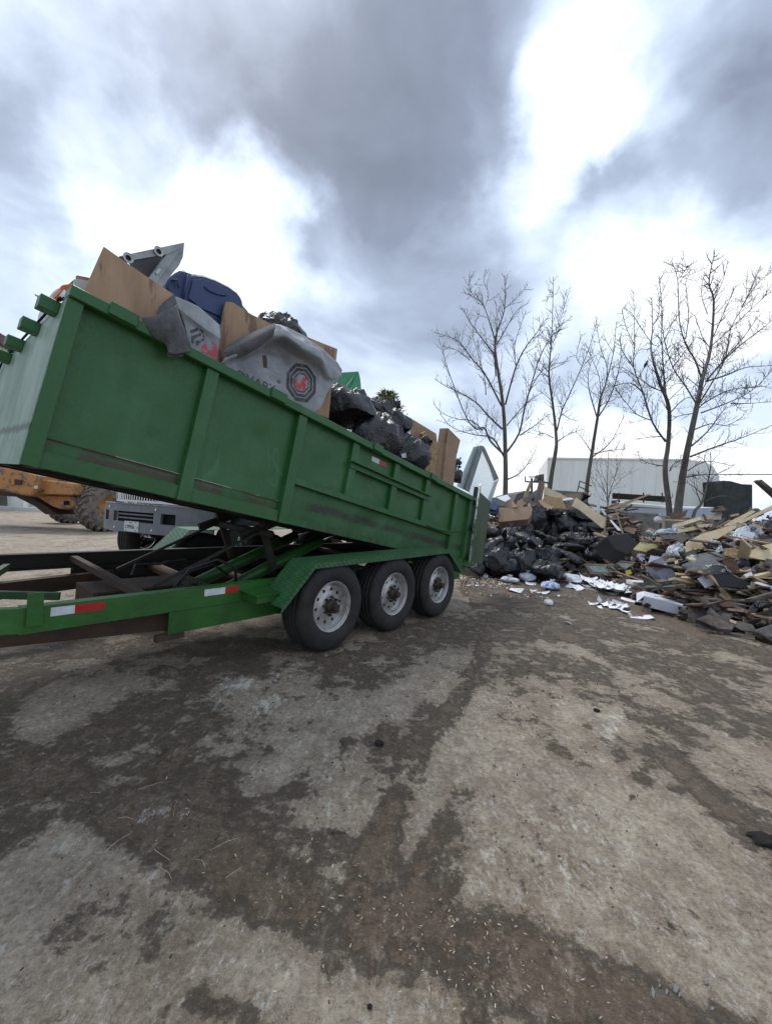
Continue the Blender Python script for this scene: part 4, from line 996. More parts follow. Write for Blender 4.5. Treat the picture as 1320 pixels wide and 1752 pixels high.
# small far sheds between the trees
M['shingle_grey'] = mat('grey_roof_sheet', (.12, .125, .125), .8, var=(.08, .085, .085), scale=4)
fs = empty('far_shed', at(905, 900, 26)); fs.location.z = 0; tag(fs, 'low grey roofed shed seen between the first two trees', 'building'); org = fs.location.copy()
fpart('roof', MB().slab([at(876, 862, 26), at(884, 845, 26), at(902, 839, 26), at(925, 846, 26), at(925, 862, 26)], (0, -1, 0), 5), M['shingle_grey'], fs, org)
fpart('wall', MB().slab([at(878, 862.5, 26.1), at(924, 862.5, 26.1), at(924, 905, 26.1), at(878, 905, 26.1)], (0, -1, 0), 4.6), M['concrete'], fs, org)
vb = MB(); Yp = 22
vb.tube([at(909, 842, Yp), at(909, 818, Yp)], .06, 8); vb.tube([at(898, 824, Yp), at(940, 826, Yp)], .04, 6); vb.tube([at(898, 824, Yp), at(898, 815, Yp)], .03, 6); vb.tube([at(904, 816, Yp), at(918, 816, Yp), at(926, 822, Yp), at(938, 828, Yp)], .03, 6)
o = vb.build('pipe_mast', M['dark_steel'], None, fix=True); settle_origin(o); tag(o, 'thin steel pipe mast with a cross arm behind the wood scraps', 'mast')
o = MB().slab([at(918, 822, 23), at(922, 812, 23), at(930, 811, 23), at(930, 823, 23)], (0, -1, 0), .6).build('metal_hood', M['shingle_grey'], None, fix=True); settle_origin(o); tag(o, 'small grey metal hood beside the pipe mast', 'hood')
lad = MB()
for a_, b_ in (((987, 841), (991, 823)), ((991, 823), (1012, 832)), ((989, 832), (1008, 841))): lad.tube([at(*a_, 18), at(*b_, 18)], .022, 6)
o = lad.build('bent_rail', M['dark_steel'], None, fix=True); settle_origin(o); tag(o, 'bent thin metal rail standing beside the third tree', 'rail')
# power line crossing to the right of the big trees
cb = MB().tube([at(1175, 812.5, 22), at(1250, 811.5, 20), at(1420, 812, 17)], .022, 5)
o = cb.build('overhead_cable', M['hose'], None, smooth=True, fix=True); settle_origin(o); tag(o, 'black overhead cable running right from the big trees', 'cable')

# --- bare trees
M['bark'] = mat('grey_brown_bark', (.15, .13, .115), .9, var=(.07, .06, .052), scale=9, bump=.8, bscale=14, bdist=.03, stretch=(1, 1, .3))
M['twig'] = mat('grey_brown_twigs', (.075, .064, .055), .85)
def shoots(mb, P, r0, level, trng, dens, lmax, minr):
    """side shoots along a limb, then shoots on those"""
    L_ = sum((P[i + 1] - P[i]).length for i in range(len(P) - 1)); 
    n = max(1, int(L_ * dens)); 
    for k in range(n):
        t = (.12 + .88 * (k + trng.rand()) / n) * (len(P) - 1); i = min(int(t), len(P) - 2); f = t - i
        q = P[i].lerp(P[i + 1], f); d = (P[i + 1] - P[i]).normalized()
        ax = Vector(trng.randn(3)); ax = (ax - d * ax.dot(d)).normalized()
        ax.y *= .8
        dirn = (d * trng.uniform(.35, .9) + ax * trng.uniform(.6, 1.0) + Vector((0, 0, .18))).normalized()
        ln = lmax * trng.uniform(.35, 1.0) * (1 - .68 * t / (len(P) - 1)); r = max(minr, r0 * .42)
        m_ = (4, 3, 2)[level]; pts = [q]; dd = dirn.copy()
        for s in range(m_):
            dd = (dd + Vector((trng.randn() * .13, trng.randn() * .13, .10 + trng.randn() * .08))).normalized(); pts.append(pts[-1] + dd * ln / m_)
        mb.tube(pts, [r * (1 - .75 * s / m_) for s in range(m_ + 1)], 3 if level else 4, cap=False)
        if level < 2: shoots(mb, pts, r, level + 1, trng, dens * 1.55, ln * .58, minr * .78)
def tree(name, Y, sc, ox, oy, trunk, limbs, seed, lab, rb, dens=4.8, lmax=1.7, spread=2.2, minr=.0105):
    """trunk and limbs are surveyed outlines; each limb wanders in depth as a real one does"""
    tg = np.random.RandomState(seed)
    conv = lambda p, y: at(ox + p[0] / sc, oy + p[1] / sc, y)
    root = empty(name, conv(trunk[0], Y)); tag(root, lab, 'tree', 'bare winter trees behind the junk'); org = Vector(root.location); org.z = 0; root.location = org
    def smooth_(pts, k=4):
        out = []
        for i in range(len(pts) - 1):
            p0, p1, p2, p3 = pts[max(i-1, 0)], pts[i], pts[i+1], pts[min(i+2, len(pts)-1)]
            for j in range(k):
                t = j / k; out.append(.5 * ((2*p1) + (p2-p0)*t + (2*p0-5*p1+4*p2-p3)*t*t + (3*p1-p0-3*p2+p3)*t**3))
        out.append(pts[-1]); return out
    T = [conv(p, Y + .25 * i * math.sin(seed + i)) for i, p in enumerate(trunk)]
    base = T[0].copy(); base.z = -.1; T = [base] + T if T[0].z > .4 else T
    T = smooth_(T); n = len(T)
    tm = MB(); rad = [rb * .82 * (1 - .95 * (i / (n - 1)) ** .75) for i in range(n)]
    rad = [max(r, minr * 1.3) for r in rad]; tm.tube(T, rad, 10, cap=True)
    o = tm.build('trunk', M['bark'], None, smooth=True); o.data.transform(Matrix.Translation(-org)); o.parent = root
    cm = MB()
    for li, lb in enumerate(limbs):
        dy = tg.uniform(-1, 1) * spread; m_ = len(lb)
        st = conv(lb[0], Y); j = min(range(n), key=lambda i: (T[i].x - st.x) ** 2 + (T[i].z - st.z) ** 2); y0 = T[j].y
        pts = smooth_([conv(p, y0 + dy * (i / (m_ - 1)) ** 1.1) for i, p in enumerate(lb)], 3)
        ln = sum((pts[i+1] - pts[i]).length for i in range(len(pts) - 1)); gap = math.hypot(T[j].x - st.x, T[j].z - st.z); r0 = min(rad[j] * (.55 if gap < .35 else .35), .0095 * ln + .009)
        rr = [max(minr, r0 * (1 - .85 * i / (len(pts) - 1))) for i in range(len(pts))]
        lm = MB().tube(pts, rr, 7, cap=True); o = lm.build('limb', M['bark'], None, smooth=True); o.data.transform(Matrix.Translation(-org)); o.parent = root
        shoots(cm, pts, r0 * .6, 0, tg, dens, min(lmax, .20 * ln + .7), minr)
    shoots(cm, T[int(n * .35):], rb * .22, 0, tg, dens * .8, lmax, minr)
    o = cm.build('twigs', M['twig'], None); o.data.transform(Matrix.Translation(-org)); o.parent = root; o['kind'] = 'stuff'
    return root
tree('bare_tree', 19.0, 4.074, 730, 430, [(545,1700),(545,1400),(530,1080),(480,740),(478,600),(540,400),(540,170)],
  [[(540,1420),(440,1320),(400,1230),(350,1240),(280,1170),(190,950),(120,740),(110,650)], [(525,1240),(430,1150),(350,1060),(240,990),(130,940),(55,890)],
   [(520,1080),(400,850),(330,770),(240,650),(190,610),(62,568)], [(480,735),(370,590),(290,480),(250,395)], [(478,640),(400,390),(340,330),(258,285)],
   [(400,390),(430,300),(395,210),(410,130)], [(555,1400),(640,1270),(680,1090),(740,880),(790,730),(860,600),(930,540)], [(545,1070),(620,800),(700,650),(770,560),(830,470)],
   [(555,1215),(680,1070),(790,990)], [(650,1280),(770,1200),(850,1130)], [(485,650),(560,520),(620,420),(705,360)], [(540,400),(650,300),(700,230)],
   [(545,1450),(480,1330),(430,1290),(340,1280),(180,1230),(90,1130)], [(700,1010),(770,870),(850,800),(960,770)], [(300,760),(210,690),(110,660)], [(560,1590),(640,1550),(700,1480),(760,1380)],
   [(390,1250),(310,1180),(220,1170),(110,1130),(45,1060)], [(410,1000),(400,880),(350,700),(310,560)], [(480,870),(470,700),(490,560),(480,360)], [(620,800),(610,660),(650,520),(690,420)], [(340,330),(300,260),(295,160)]],
  3, 'tallest left bare tree with a straight trunk and wide fan of branches', .185)
tree('bare_tree', 21.0, 4.074, 730, 430, [(855,1650),(895,1400),(900,1300),(880,1100),(850,880),(855,750),(870,550),(880,180)],
  [[(905,1250),(940,1110),(1000,980),(1080,800),(1140,640),(1185,470)], [(1100,780),(1180,720),(1250,680)], [(850,830),(950,780),(1000,730)], [(880,1300),(800,1265),(760,1300)],
   [(855,720),(900,560),(970,270)], [(870,560),(930,520),(1015,450)], [(935,1130),(1000,1170),(1050,1180)], [(860,650),(800,560),(780,460)], [(880,320),(830,315)], [(1080,800),(1040,740),(1060,640),(1080,580)], [(940,1110),(935,1050)], [(905,1330),(980,1280),(1080,1240)],
   [(850,880),(800,840),(760,790),(750,700)], [(875,1050),(820,1000),(760,960)], [(900,600),(940,440),(985,290)]],
  5, 'slim bare tree forking low, second from the left', .17, spread=1.8)
tree('bare_tree', 20.0, 3.728, 1000, 430, [(10,1530),(45,1280),(80,1060),(100,930),(130,850),(180,650),(200,450)],
  [[(90,1050),(160,930),(210,780),(230,650),(225,540)], [(50,1310),(130,1250),(180,1190),(250,1050)], [(75,1055),(30,900),(20,800),(40,700)], [(100,930),(90,800),(40,680),(10,600)], [(60,1290),(160,1270),(260,1260)], [(130,850),(140,740),(100,620),(70,450)], [(40,1280),(-20,1190),(-60,1150)], [(180,650),(150,600),(120,540)]],
  8, 'slender leaning bare tree, third from the left', .15, spread=1.6)
tree('bare_tree', 17.0, 3.728, 1000, 430, [(538,1680),(510,1400),(530,1230),(535,1000),(480,850),(430,680),(420,590),(430,480),(425,290)],
  [[(515,1215),(430,1090),(370,900),(310,740),(315,600),(310,255)], [(480,890),(400,850),(330,800),(240,740)], [(430,590),(370,510),(300,400),(240,360)], [(430,1080),(330,1040),(250,950),(190,870)], [(535,1040),(620,950),(700,920)],
   [(540,1400),(560,1360),(630,1320)], [(520,1370),(440,1360),(360,1330),(330,1270)], [(310,740),(240,640),(220,560)], [(430,480),(470,400),(470,300)], [(315,600),(260,480),(235,370)], [(540,1590),(560,1560)], [(530,1230),(480,1180),(330,1200)], [(480,850),(500,740),(560,660),(620,600)], [(525,1010),(500,760),(490,580),(485,380)], [(370,900),(290,840),(180,860)]],
  13, 'left one of the twin dark trunks, with a crow on its branch', .17, spread=1.8)
tree('bare_tree', 16.6, 3.728, 1000, 430, [(590,1680),(620,1450),(650,1280),(710,1000),(750,800),(800,620),(820,320),(790,200),(825,10)],
  [[(710,975),(640,860),(560,740),(500,540),(490,350),(470,160)], [(745,820),(700,690),(640,590),(600,430),(590,180),(550,60)], [(770,830),(880,700),(1000,590),(1120,500),(1190,440)],
   [(735,960),(850,770),(900,660),(930,490),(1010,340),(1120,90)], [(810,600),(930,490),(1100,330),(1190,250)], [(740,1030),(900,970),(1060,890),(1190,760)], [(680,1240),(780,1150),(870,1030),(900,990)],
   [(670,1310),(850,1240),(1000,1190),(1190,1110)], [(650,1440),(760,1425),(1000,1425)], [(800,620),(750,550),(700,410)], [(780,400),(740,270),(760,150)], [(720,1030),(600,1050),(540,1090)], [(820,320),(880,180),(910,60)], [(930,970),(1040,970),(1190,960)],
   [(770,830),(900,790),(1030,740),(1190,730)], [(740,980),(880,900),(1000,870),(1160,860)], [(820,540),(890,380),(960,220)], [(590,180),(640,120),(650,90)], [(640,560),(660,400),(640,200)], [(1000,350),(1080,230),(1190,120)], [(870,700),(1000,560),(1100,420)], [(655,1400),(720,1360),(800,1340),(940,1370)],
   [(560,740),(620,660),(700,560)], [(690,1140),(800,1100),(900,1110),(1000,1060)], [(650,860),(590,840),(530,880)]],
  21, 'right one of the twin dark trunks, biggest spreading bare tree', .225, spread=2.4)
tree('bare_sapling', 16.2, 3.728, 1000, 430, [(690,1690),(740,1610),(780,1480),(800,1370),(800,1280)],
  [[(740,1610),(700,1500),(690,1400)], [(780,1480),(840,1420),(930,1380)], [(760,1560),(660,1480),(560,1470)], [(790,1400),(760,1330),(690,1300)], [(750,1600),(860,1560),(960,1570)]], 25, 'short leaning bare sapling right of the twin trunks', .11, dens=3, lmax=1.2, spread=.8)
tree('bare_bush', 18.0, 3.728, 1000, 430, [(145,1640),(140,1500),(145,1380),(150,1280)],
  [[(145,1600),(110,1480),(70,1350),(60,1250)], [(145,1620),(170,1500),(230,1330),(250,1230)], [(140,1600),(90,1560),(20,1400)], [(150,1560),(230,1450),(320,1400)], [(145,1580),(200,1400),(200,1300)], [(140,1500),(100,1380),(110,1290)], [(140,1550),(60,1450),(10,1440)]], 31, 'thin many stemmed bare bush between the third tree and the twin trunks', .05, dens=4, lmax=1.1, spread=.9, minr=.007)
# crow
cw = at(1103.5, 624, 17.2); crow = empty('crow', cw); tag(crow, 'small black crow perched on a branch of the left twin tree', 'bird')
b = MB(); b.lathe([(-.22, .01), (-.14, .05), (-.03, .085), (.08, .08), (.15, .05), (.20, .045), (.24, .03), (.33, .004)], (0, 0, 0), (.35, 0, .94), 10)
M['feather'] = mat('black_feathers', (.01, .01, .012), .5); b.build('body', M['feather'], crow, smooth=True, fix=True)
MB().bar((-.09, 0, -.2), (-.14, 0, -.36), .06, .02).build('tail', M['feather'], crow)
crow.scale = (.75, .75, .75)
# evergreen standing behind the load
M['needle'] = mat('evergreen_needles', (.26, .29, .13), .8, var=(.17, .20, .08), scale=2)
ev = empty('evergreen_tree', at(648, 900, 30)); ev.location.z = 0; tag(ev, 'evergreen tree whose pale green tip shows above the black bags on the trailer', 'tree'); org = ev.location.copy()
topz = at(646, 669, 30).z; tg = np.random.RandomState(4)
MB().tube([(0, 0, -.1), (0, 0, topz * .6), (0, 0, topz - .3)], [.3, .17, .03], 8).build('trunk', M['bark'], ev, smooth=True)
lf = MB()
for i in range(3000):
    h = tg.rand() ** .7; z = topz * (.12 + .88 * h); rmax = (topz - z) * .8 + .5; a = tg.rand() * 6.28; rr = min(rmax, 3.2) * tg.rand() ** .5 * (.7 + .3 * math.sin(a * 5 + z * 3))
    c = Vector((rr * math.cos(a), rr * math.sin(a), z - rr * .15)); d = Vector((math.cos(a) + tg.randn() * .5, math.sin(a) + tg.randn() * .5, .35 + tg.randn() * .5)).normalized(); s = d.orthogonal().normalized() * .05; ln = tg.uniform(.25, .5)
    lf.add([c - s, c + s, c + d * ln], [(0, 1, 2)]); s2 = d.cross(s); lf.add([c - s2, c + s2, c + d * ln], [(0, 1, 2)])
o = lf.build('needles', M['needle'], ev); o['kind'] = 'stuff'
# brush and dead weeds along the yard's edge
M['brush'] = mat('dry_brown_brush', (.10, .07, .045), .9, var=(.05, .04, .03), scale=1)
br = MB(); tg = np.random.RandomState(6)
for i in range(9000):
    if i < 3600: px = tg.uniform(1200, 1400); Y = tg.uniform(17, 28); hmax = 1.6
    elif i < 6000: px = tg.uniform(800, 1240); Y = tg.uniform(17, 30); hmax = 1.3
    else: px = tg.uniform(-400, 1800); Y = tg.uniform(38, 46); hmax = 3.0
    p = at(px, 900, Y); p.z = tg.rand() ** 1.6 * hmax; d = Vector((tg.randn() * .6, tg.randn() * .6, .8)).normalized(); s = d.orthogonal().normalized() * .016 * Y / 18; ln = tg.uniform(.25, .8) * Y / 20
    br.add([p - s, p + s, p + d * ln], [(0, 1, 2)])
tag(br.build('dry_brush', M['brush']), 'tangle of dry brown brush along the back of the yard', 'brush', kind='stuff')
# ------------------------------------------------------------------ black bags
def bag_x(m, t, N, L, p, v):
    a_ = nnoise(N, L, v, 9, 5, .65, (1, 1, .35)); b_ = nnoise(N, L, v, 22, 3, .5, (1, 1, .4))
    mus = N.new('ShaderNodeTexVoronoi'); mus.feature = 'DISTANCE_TO_EDGE'; mus.inputs['Scale'].default_value = 4.5
    mp = N.new('ShaderNodeMapping'); mp.inputs['Scale'].default_value = (1.2, 1.2, .5); L.new(v, mp.inputs[0])
    wv_ = N.new('ShaderNodeVectorMath'); wv_.operation = 'ADD'; L.new(mp.outputs[0], wv_.inputs[0])
    nn = N.new('ShaderNodeTexNoise'); nn.inputs['Scale'].default_value = 6; L.new(v, nn.inputs['Vector']); L.new(nn.outputs['Color'], wv_.inputs[1]); L.new(wv_.outputs[0], mus.inputs['Vector'])
    h = nmath(N, L, 'ADD', nmath(N, L, 'MULTIPLY', nstep(N, L, mus.outputs['Distance'], 0, .25), .5), nmath(N, L, 'ADD', a_, nmath(N, L, 'MULTIPLY', b_, .2)))
    b = N.new('ShaderNodeBump'); b.inputs['Strength'].default_value = .45; b.inputs['Distance'].default_value = .016
    L.new(h, b.inputs['Height']); L.new(b.outputs[0], p.inputs['Normal'])
    L.new(nstep(N, L, nnoise(N, L, v, 3, 4), .35, .7, .24, .40), p.inputs['Roughness'])
M['bag'] = mat('black_polythene', (.014, .015, .017), .35, spec=.6, extra=bag_x)
M['bag_grey'] = mat('dusty_grey_black_polythene', (.035, .038, .044), .42, spec=.6, extra=bag_x)
M['bag_white'] = mat('thin_white_polythene', (.62, .64, .68), .4, var=(.45, .47, .52), scale=6, bump=.8, bscale=9, bdist=.04)
M['bag_blue'] = mat('blue_white_polythene', (.55, .6, .7), .35, var=(.08, .20, .5), scale=4, bump=.7, bscale=12, mixpos=(.42, .5))
def bag_mesh(seed, flat=.75, tuft=True, mat_='bag', lump=.16):
    r = np.random.RandomState(seed); nu, nv = 110, 76
    u = np.arange(nu) / nu * 2 * np.pi; vv = np.linspace(0, 1, nv)
    U, V = np.meshgrid(u, vv)
    th = np.clip(V / .88, 0, 1) * np.pi
    R = np.sin(th) ** .75 * .5; Z = -.5 * np.cos(th) * flat
    if tuft:
        k = np.clip((V - .84) / .16, 0, 1); neck = .045 + .02 * k + .13 * np.clip(k - .35, 0, 1) ** 1.3
        blend = np.clip((V - .80) / .06, 0, 1); R = R * (1 - blend) + neck * blend
        Z = Z + np.where(V > .84, k * .22, 0)
    X, Y = R * np.cos(U), R * np.sin(U)
    s = seed * 3.7
    # big dents, slumped masses
    d = lump * .9 * fbm(X * 1.9 + s, Y * 1.9, Z * 1.9 + s, 2, seed)
    cr1 = 1 - np.abs(vn(X * 3.6 + s, Y * 3.6 + Z, Z * 2.0, seed + 9)) * 2; cr2 = 1 - np.abs(vn(X * 8 + s + Z * 2, Y * 8, Z * 3, seed + 19)) * 2
    d = d + .022 * np.clip(cr1, -.5, 1) + .012 * np.clip(cr2, -.6, 1) + .006 * np.clip(1 - np.abs(vn(X * 15 + s, Y * 15 + Z * 3, Z * 5, seed + 29)) * 2, -.5, 1)
    # stretched facets with sharp ridges between them, as tight plastic has
    for cnt, amp, zs in ((34, .050, .75), (110, .016, .6)):
        C_ = r.uniform(-.62, .62, (cnt, 3)); q = np.stack([X, Y, Z * zs], -1).reshape(-1, 3) + .05 * np.stack([vn(X * 5, Y * 5, Z * 5, seed + 40), vn(X * 5, Y * 5, Z * 5, seed + 41), vn(X * 5, Y * 5, Z * 5, seed + 42)], -1).reshape(-1, 3)
        dd = np.sqrt(((q[:, None, :] - C_[None]) ** 2).sum(-1)); dd.partition(1, axis=1); edge = (dd[:, 1] - dd[:, 0]).reshape(X.shape)
        d = d + amp * (np.exp(-edge / (.085 if cnt < 50 else .035)) - .35)
    # pleats gathering to the neck
    g = np.clip((V - .42) / .45, 0, 1) ** 1.6
    pl_ = np.abs(vn(np.cos(U) * 5 + s, np.sin(U) * 5, V * 1.2, seed + 5)) + .5 * np.abs(vn(np.cos(U) * 11 + s, np.sin(U) * 11, V * 1.5, seed + 6))
    d = d - g * .22 * (pl_ - .3) * np.clip(R * 4, .25, 1)
    n = np.stack([X, Y, Z], -1); n = n / (np.linalg.norm(n, axis=-1, keepdims=True) + 1e-6)
    Pn = np.stack([X, Y, Z], -1) + n * d[..., None]
    if tuft:
        k = np.clip((V - .84) / .16, 0, 1); lean = r.uniform(-.25, .25, 2); Pn[..., 0] += k * lean[0]; Pn[..., 1] += k * lean[1]
        Pn += (k[..., None] ** 1) * .05 * np.stack([vn(np.cos(U) * 4, np.sin(U) * 4, V * 6, seed + 77), vn(np.cos(U) * 4, np.sin(U) * 4, V * 6, seed + 78), vn(np.cos(U) * 3, np.sin(U) * 3, V * 4, seed + 79)], -1)
    Pn[..., 2] = np.maximum(Pn[..., 2], -.30 * flat + .03 * vn(X * 4, Y * 4, 0, seed + 3))
    V_ = Pn.reshape(-1, 3); idx = np.arange(nu * nv).reshape(nv, nu); nx_ = np.roll(idx, -1, 1)
    Q = np.stack([idx[:-1].ravel(), nx_[:-1].ravel(), nx_[1:].ravel(), idx[1:].ravel()], 1)
    return np_mesh('trash_bag', V_, Q, M[mat_])
BAGS = [bag_mesh(i, flat=f, tuft=t, lump=l) for i, (f, t, l) in enumerate([(.8, True, .2), (.65, True, .26), (.95, True, .2), (.6, False, .3), (.75, True, .3), (.85, False, .26), (.55, True, .3), (.9, True, .24), (.7, False, .34), (.8, True, .16)])]
BAGS_G = []
for me in BAGS:
    m2 = me.copy(); m2.materials.clear(); m2.materials.append(M['bag_grey']); BAGS_G.append(m2)
def add_bag(c, w, h, k, lab, group=None, rot=None, grey=False, depth=None, name='trash_bag', mat_=None):
    me = (BAGS_G if grey else BAGS)[k % len(BAGS)]
    if mat_: me = me.copy(); me.materials.clear(); me.materials.append(M[mat_])
    o = link(name, me); o.location = c
    o.rotation_euler = rot if rot else (rng.uniform(-.5, .5), rng.uniform(-.5, .5), rng.uniform(0, 6.28))
    dims = Vector((w, depth or (w + h) / 2 * 1.05, h))
    # scale in world axes approximated on the local ones
    o.scale = (w * 1.04, dims.y * 1.04, h * 1.18)
    tag(o, lab, 'trash bag', group); return o
def px_bag(px, py, wpx, hpx, Y, *a, **k):
    c = at(px, py, Y); s = Y / F; return add_bag(c, wpx * s, hpx * s, *a, **k)
# ------------------------------------------------------------------ the load in the bed
def ply(m, t, N, L, p, v):
    a_ = nnoise(N, L, v, 5, 6, .6, (1, 1, .12)); b_ = nnoise(N, L, v, 60, 4, .6, (1, 1, .2))
    c = ramp(N, L, a_, [(.3, (.24, .145, .085)), (.7, (.46, .31, .19))])
    c = nmix(N, L, nmath(N, L, 'MULTIPLY', b_, .35), c, (.26, .16, .10))
    vo = N.new('ShaderNodeTexVoronoi'); vo.inputs['Scale'].default_value = 3.2; L.new(v, vo.inputs['Vector'])
    c = nmix(N, L, nstep(N, L, vo.outputs['Distance'], .075, .045), c, (.06, .03, .018))
    st = nstep(N, L, nnoise(N, L, v, 2.6, 4, .7, (2.5, 2.5, .5)), .58, .64)
    c = nmix(N, L, nmath(N, L, 'MULTIPLY', st, .55), c, (.085, .04, .03)); L.new(c, p.inputs['Base Color'])
M['plywood'] = mat('weathered_plywood', (.38, .25, .15), .75, bump=.25, bscale=50, bdist=.004, extra=ply)
M['osb'] = mat('chipboard', (.42, .29, .15), .8, var=(.20, .12, .055), scale=34, detail=3, bump=.3, bscale=60, mixpos=(.40, .62))
M['card'] = mat('brown_cardboard', (.33, .225, .145), .8, var=(.26, .17, .11), scale=5, bump=.1)
M['membrane'] = mat('grey_roofing_membrane', (.30, .315, .33), .5, var=(.15, .155, .165), scale=4.5, bump=.45, bscale=30, bdist=.01, mixpos=(.3, .68))
M['membrane_back'] = mat('fleece_grey_membrane_back', (.105, .105, .108), .95, var=(.062, .062, .066), scale=26, bump=.5, bscale=60, bdist=.006, mixpos=(.3, .62))
M['galv'] = mat('scuffed_galvanised_metal', (.36, .38, .38), .45, metal=.4, var=(.20, .21, .21), scale=5, bump=.15, mixpos=(.35, .6))
M['galv_dark'] = mat('dark_grey_sheet_metal', (.10, .11, .12), .5, var=(.06, .065, .07), scale=5)
M['blue'] = mat('navy_blue_bin_plastic', (.022, .045, .13), .48, var=(.03, .055, .14), scale=5, bump=.1, bscale=60)
M['bright_green'] = mat('bright_green_plastic', (.03, .30, .11), .4, var=(.03, .24, .09), scale=3)
M['orange_pl'] = mat('orange_plastic', (.62, .13, .02), .4, var=(.5, .11, .02), scale=10)
M['white_pl'] = mat('grey_white_plastic', (.55, .56, .56), .5, var=(.42, .43, .44), scale=6, bump=.2)
def lslab(name, pts, off, th, m, lab, cat, tilt=0.0, yaw=0.0, **k):
    """board whose near face lies on a plane through the bed, leaning by tilt (top away) and turned by yaw"""
    cx = sum(p[0] for p in pts) / len(pts); cy = sum(p[1] for p in pts) / len(pts)
    P0 = tw(cx, cy, off); n = NRM.copy(); n.rotate(Matrix.Rotation(yaw, 4, 'Z')); ax = n.cross(Vector((0, 0, 1))).normalized(); n.rotate(Matrix.Rotation(tilt, 4, ax))
    o = MB().slab([on_plane(x, y, P0, n) for x, y in pts], n, th).build(name, m, None, fix=True, **k); settle_origin(o)
    if lab: tag(o, lab, cat)
    return o
def catmull(a, t):
    n = len(a) - 1; x = min(max(t * n, 0), n - 1e-9); i = int(x); f = x - i
    p0, p1, p2, p3 = a[max(i-1, 0)], a[i], a[min(i+1, n)], a[min(i+2, n)]
    return .5 * ((2*p1) + (p2-p0)*f + (2*p0-5*p1+4*p2-p3)*f*f + (3*p1-p0-3*p2+p3)*f**3)
def sheet(name, net, m, nu=40, nv=28, wob=.012, th=.004, seed=1, fn=tw, back=None, sc=5):
    rows = [[fn(*q) for q in r] for r in net]; V_ = []
    for j in range(nv + 1):
        v = j / nv
        for i in range(nu + 1):
            u = i / nu; col_ = [catmull(r, u) for r in rows]; V_.append(catmull(col_, v))
    V_ = np.array([tuple(p) for p in V_])
    w = wob * (1 - 2 * np.abs(vn(V_[:, 0] * sc, V_[:, 1] * sc, V_[:, 2] * sc, seed))) + wob * .5 * vn(V_[:, 0] * sc * 3, V_[:, 1] * sc * 3, V_[:, 2] * sc * 3, seed + 3)
    V_ = V_ + np.array(tuple(NRM))[None] * w[:, None]
    idx = np.arange((nu + 1) * (nv + 1)).reshape(nv + 1, nu + 1)
    Q = np.stack([idx[:-1, :-1].ravel(), idx[:-1, 1:].ravel(), idx[1:, 1:].ravel(), idx[1:, :-1].ravel()], 1)
    me = np_mesh(name, V_, Q, m); o = link(name, me)
    s = o.modifiers.new('thickness', 'SOLIDIFY'); s.thickness = th; s.offset = 0
    return o
# plywood sheets
lslab('plywood_sheet', [(178, 422), (242, 467), (298, 504), (292, 560), (240, 560), (146, 512), (146, 494)], .46, .018, M['plywood'], 'large sheet of tan plywood with dark stains, highest point of the trailer load', 'plywood', tilt=.12)
lslab('plywood_sheet', [(387, 516), (398, 517), (430, 538), (469, 556), (520, 574), (556, 589), (577, 597), (574, 626), (560, 670), (549, 712), (500, 700), (371, 630), (372, 612), (381, 540)], .62, .018, M['plywood'], 'second plywood sheet behind the rolled grey roofing membrane', 'plywood', tilt=.05)
lslab('plywood_scrap', [(548, 664), (567, 662), (562, 716), (534, 704)], .42, .018, M['plywood'], 'small plywood piece between the membrane and the first black bag', 'plywood')
# grey metal equipment frame at the top
mfr = empty('equipment_cabinet', tw(262, 470, .6)); tag(mfr, 'grey metal cabinet carcass with bolted corner, sticking up at the front of the load', 'cabinet'); org = mfr.location.copy()
def mpart(name, pts, off, th, m, par, org, **k):
    o = lslab(name, pts, off, th, m, None, None, **k); o.location -= org; o.parent = par; return o
mpart('top_bar', [(205, 438), (315, 415), (309, 425), (285, 435), (220, 446)], .56, .05, M['galv'], mfr, org)
mpart('side_bar', [(315, 415), (309, 423), (285, 435), (255, 476), (266, 486), (312, 424)], .565, .05, M['galv'], mfr, org)
mpart('back_panel', [(216, 444), (288, 432), (262, 478), (240, 470)], .66, .01, M['galv_dark'], mfr, org)
mpart('side_plate', [(315.5, 415), (313, 440), (306, 455), (275, 492), (262, 486), (312, 425)], .59, .02, M['galv'], mfr, org)
for x, y in ((220, 441), (272, 430)):
    c = tw(x, y, .548); o = MB().lathe([(0, .018), (.004, .020), (.004, .030), (-.002, .033)], c, -NRM, 16).build('bolt_ring', M['white_pl'], None, smooth=True); o.data.transform(Matrix.Translation(-org)); o.parent = mfr
    o = MB().lathe([(.0, .0), (.0, .017)], c, -NRM, 12).build('bolt_hole', M['black'], None); o.data.transform(Matrix.Translation(-org)); o.parent = mfr
mpart('paper_sticker', [(266, 466), (271, 459), (276, 461), (270, 470)], .555, .002, M['white_pl'], mfr, org)
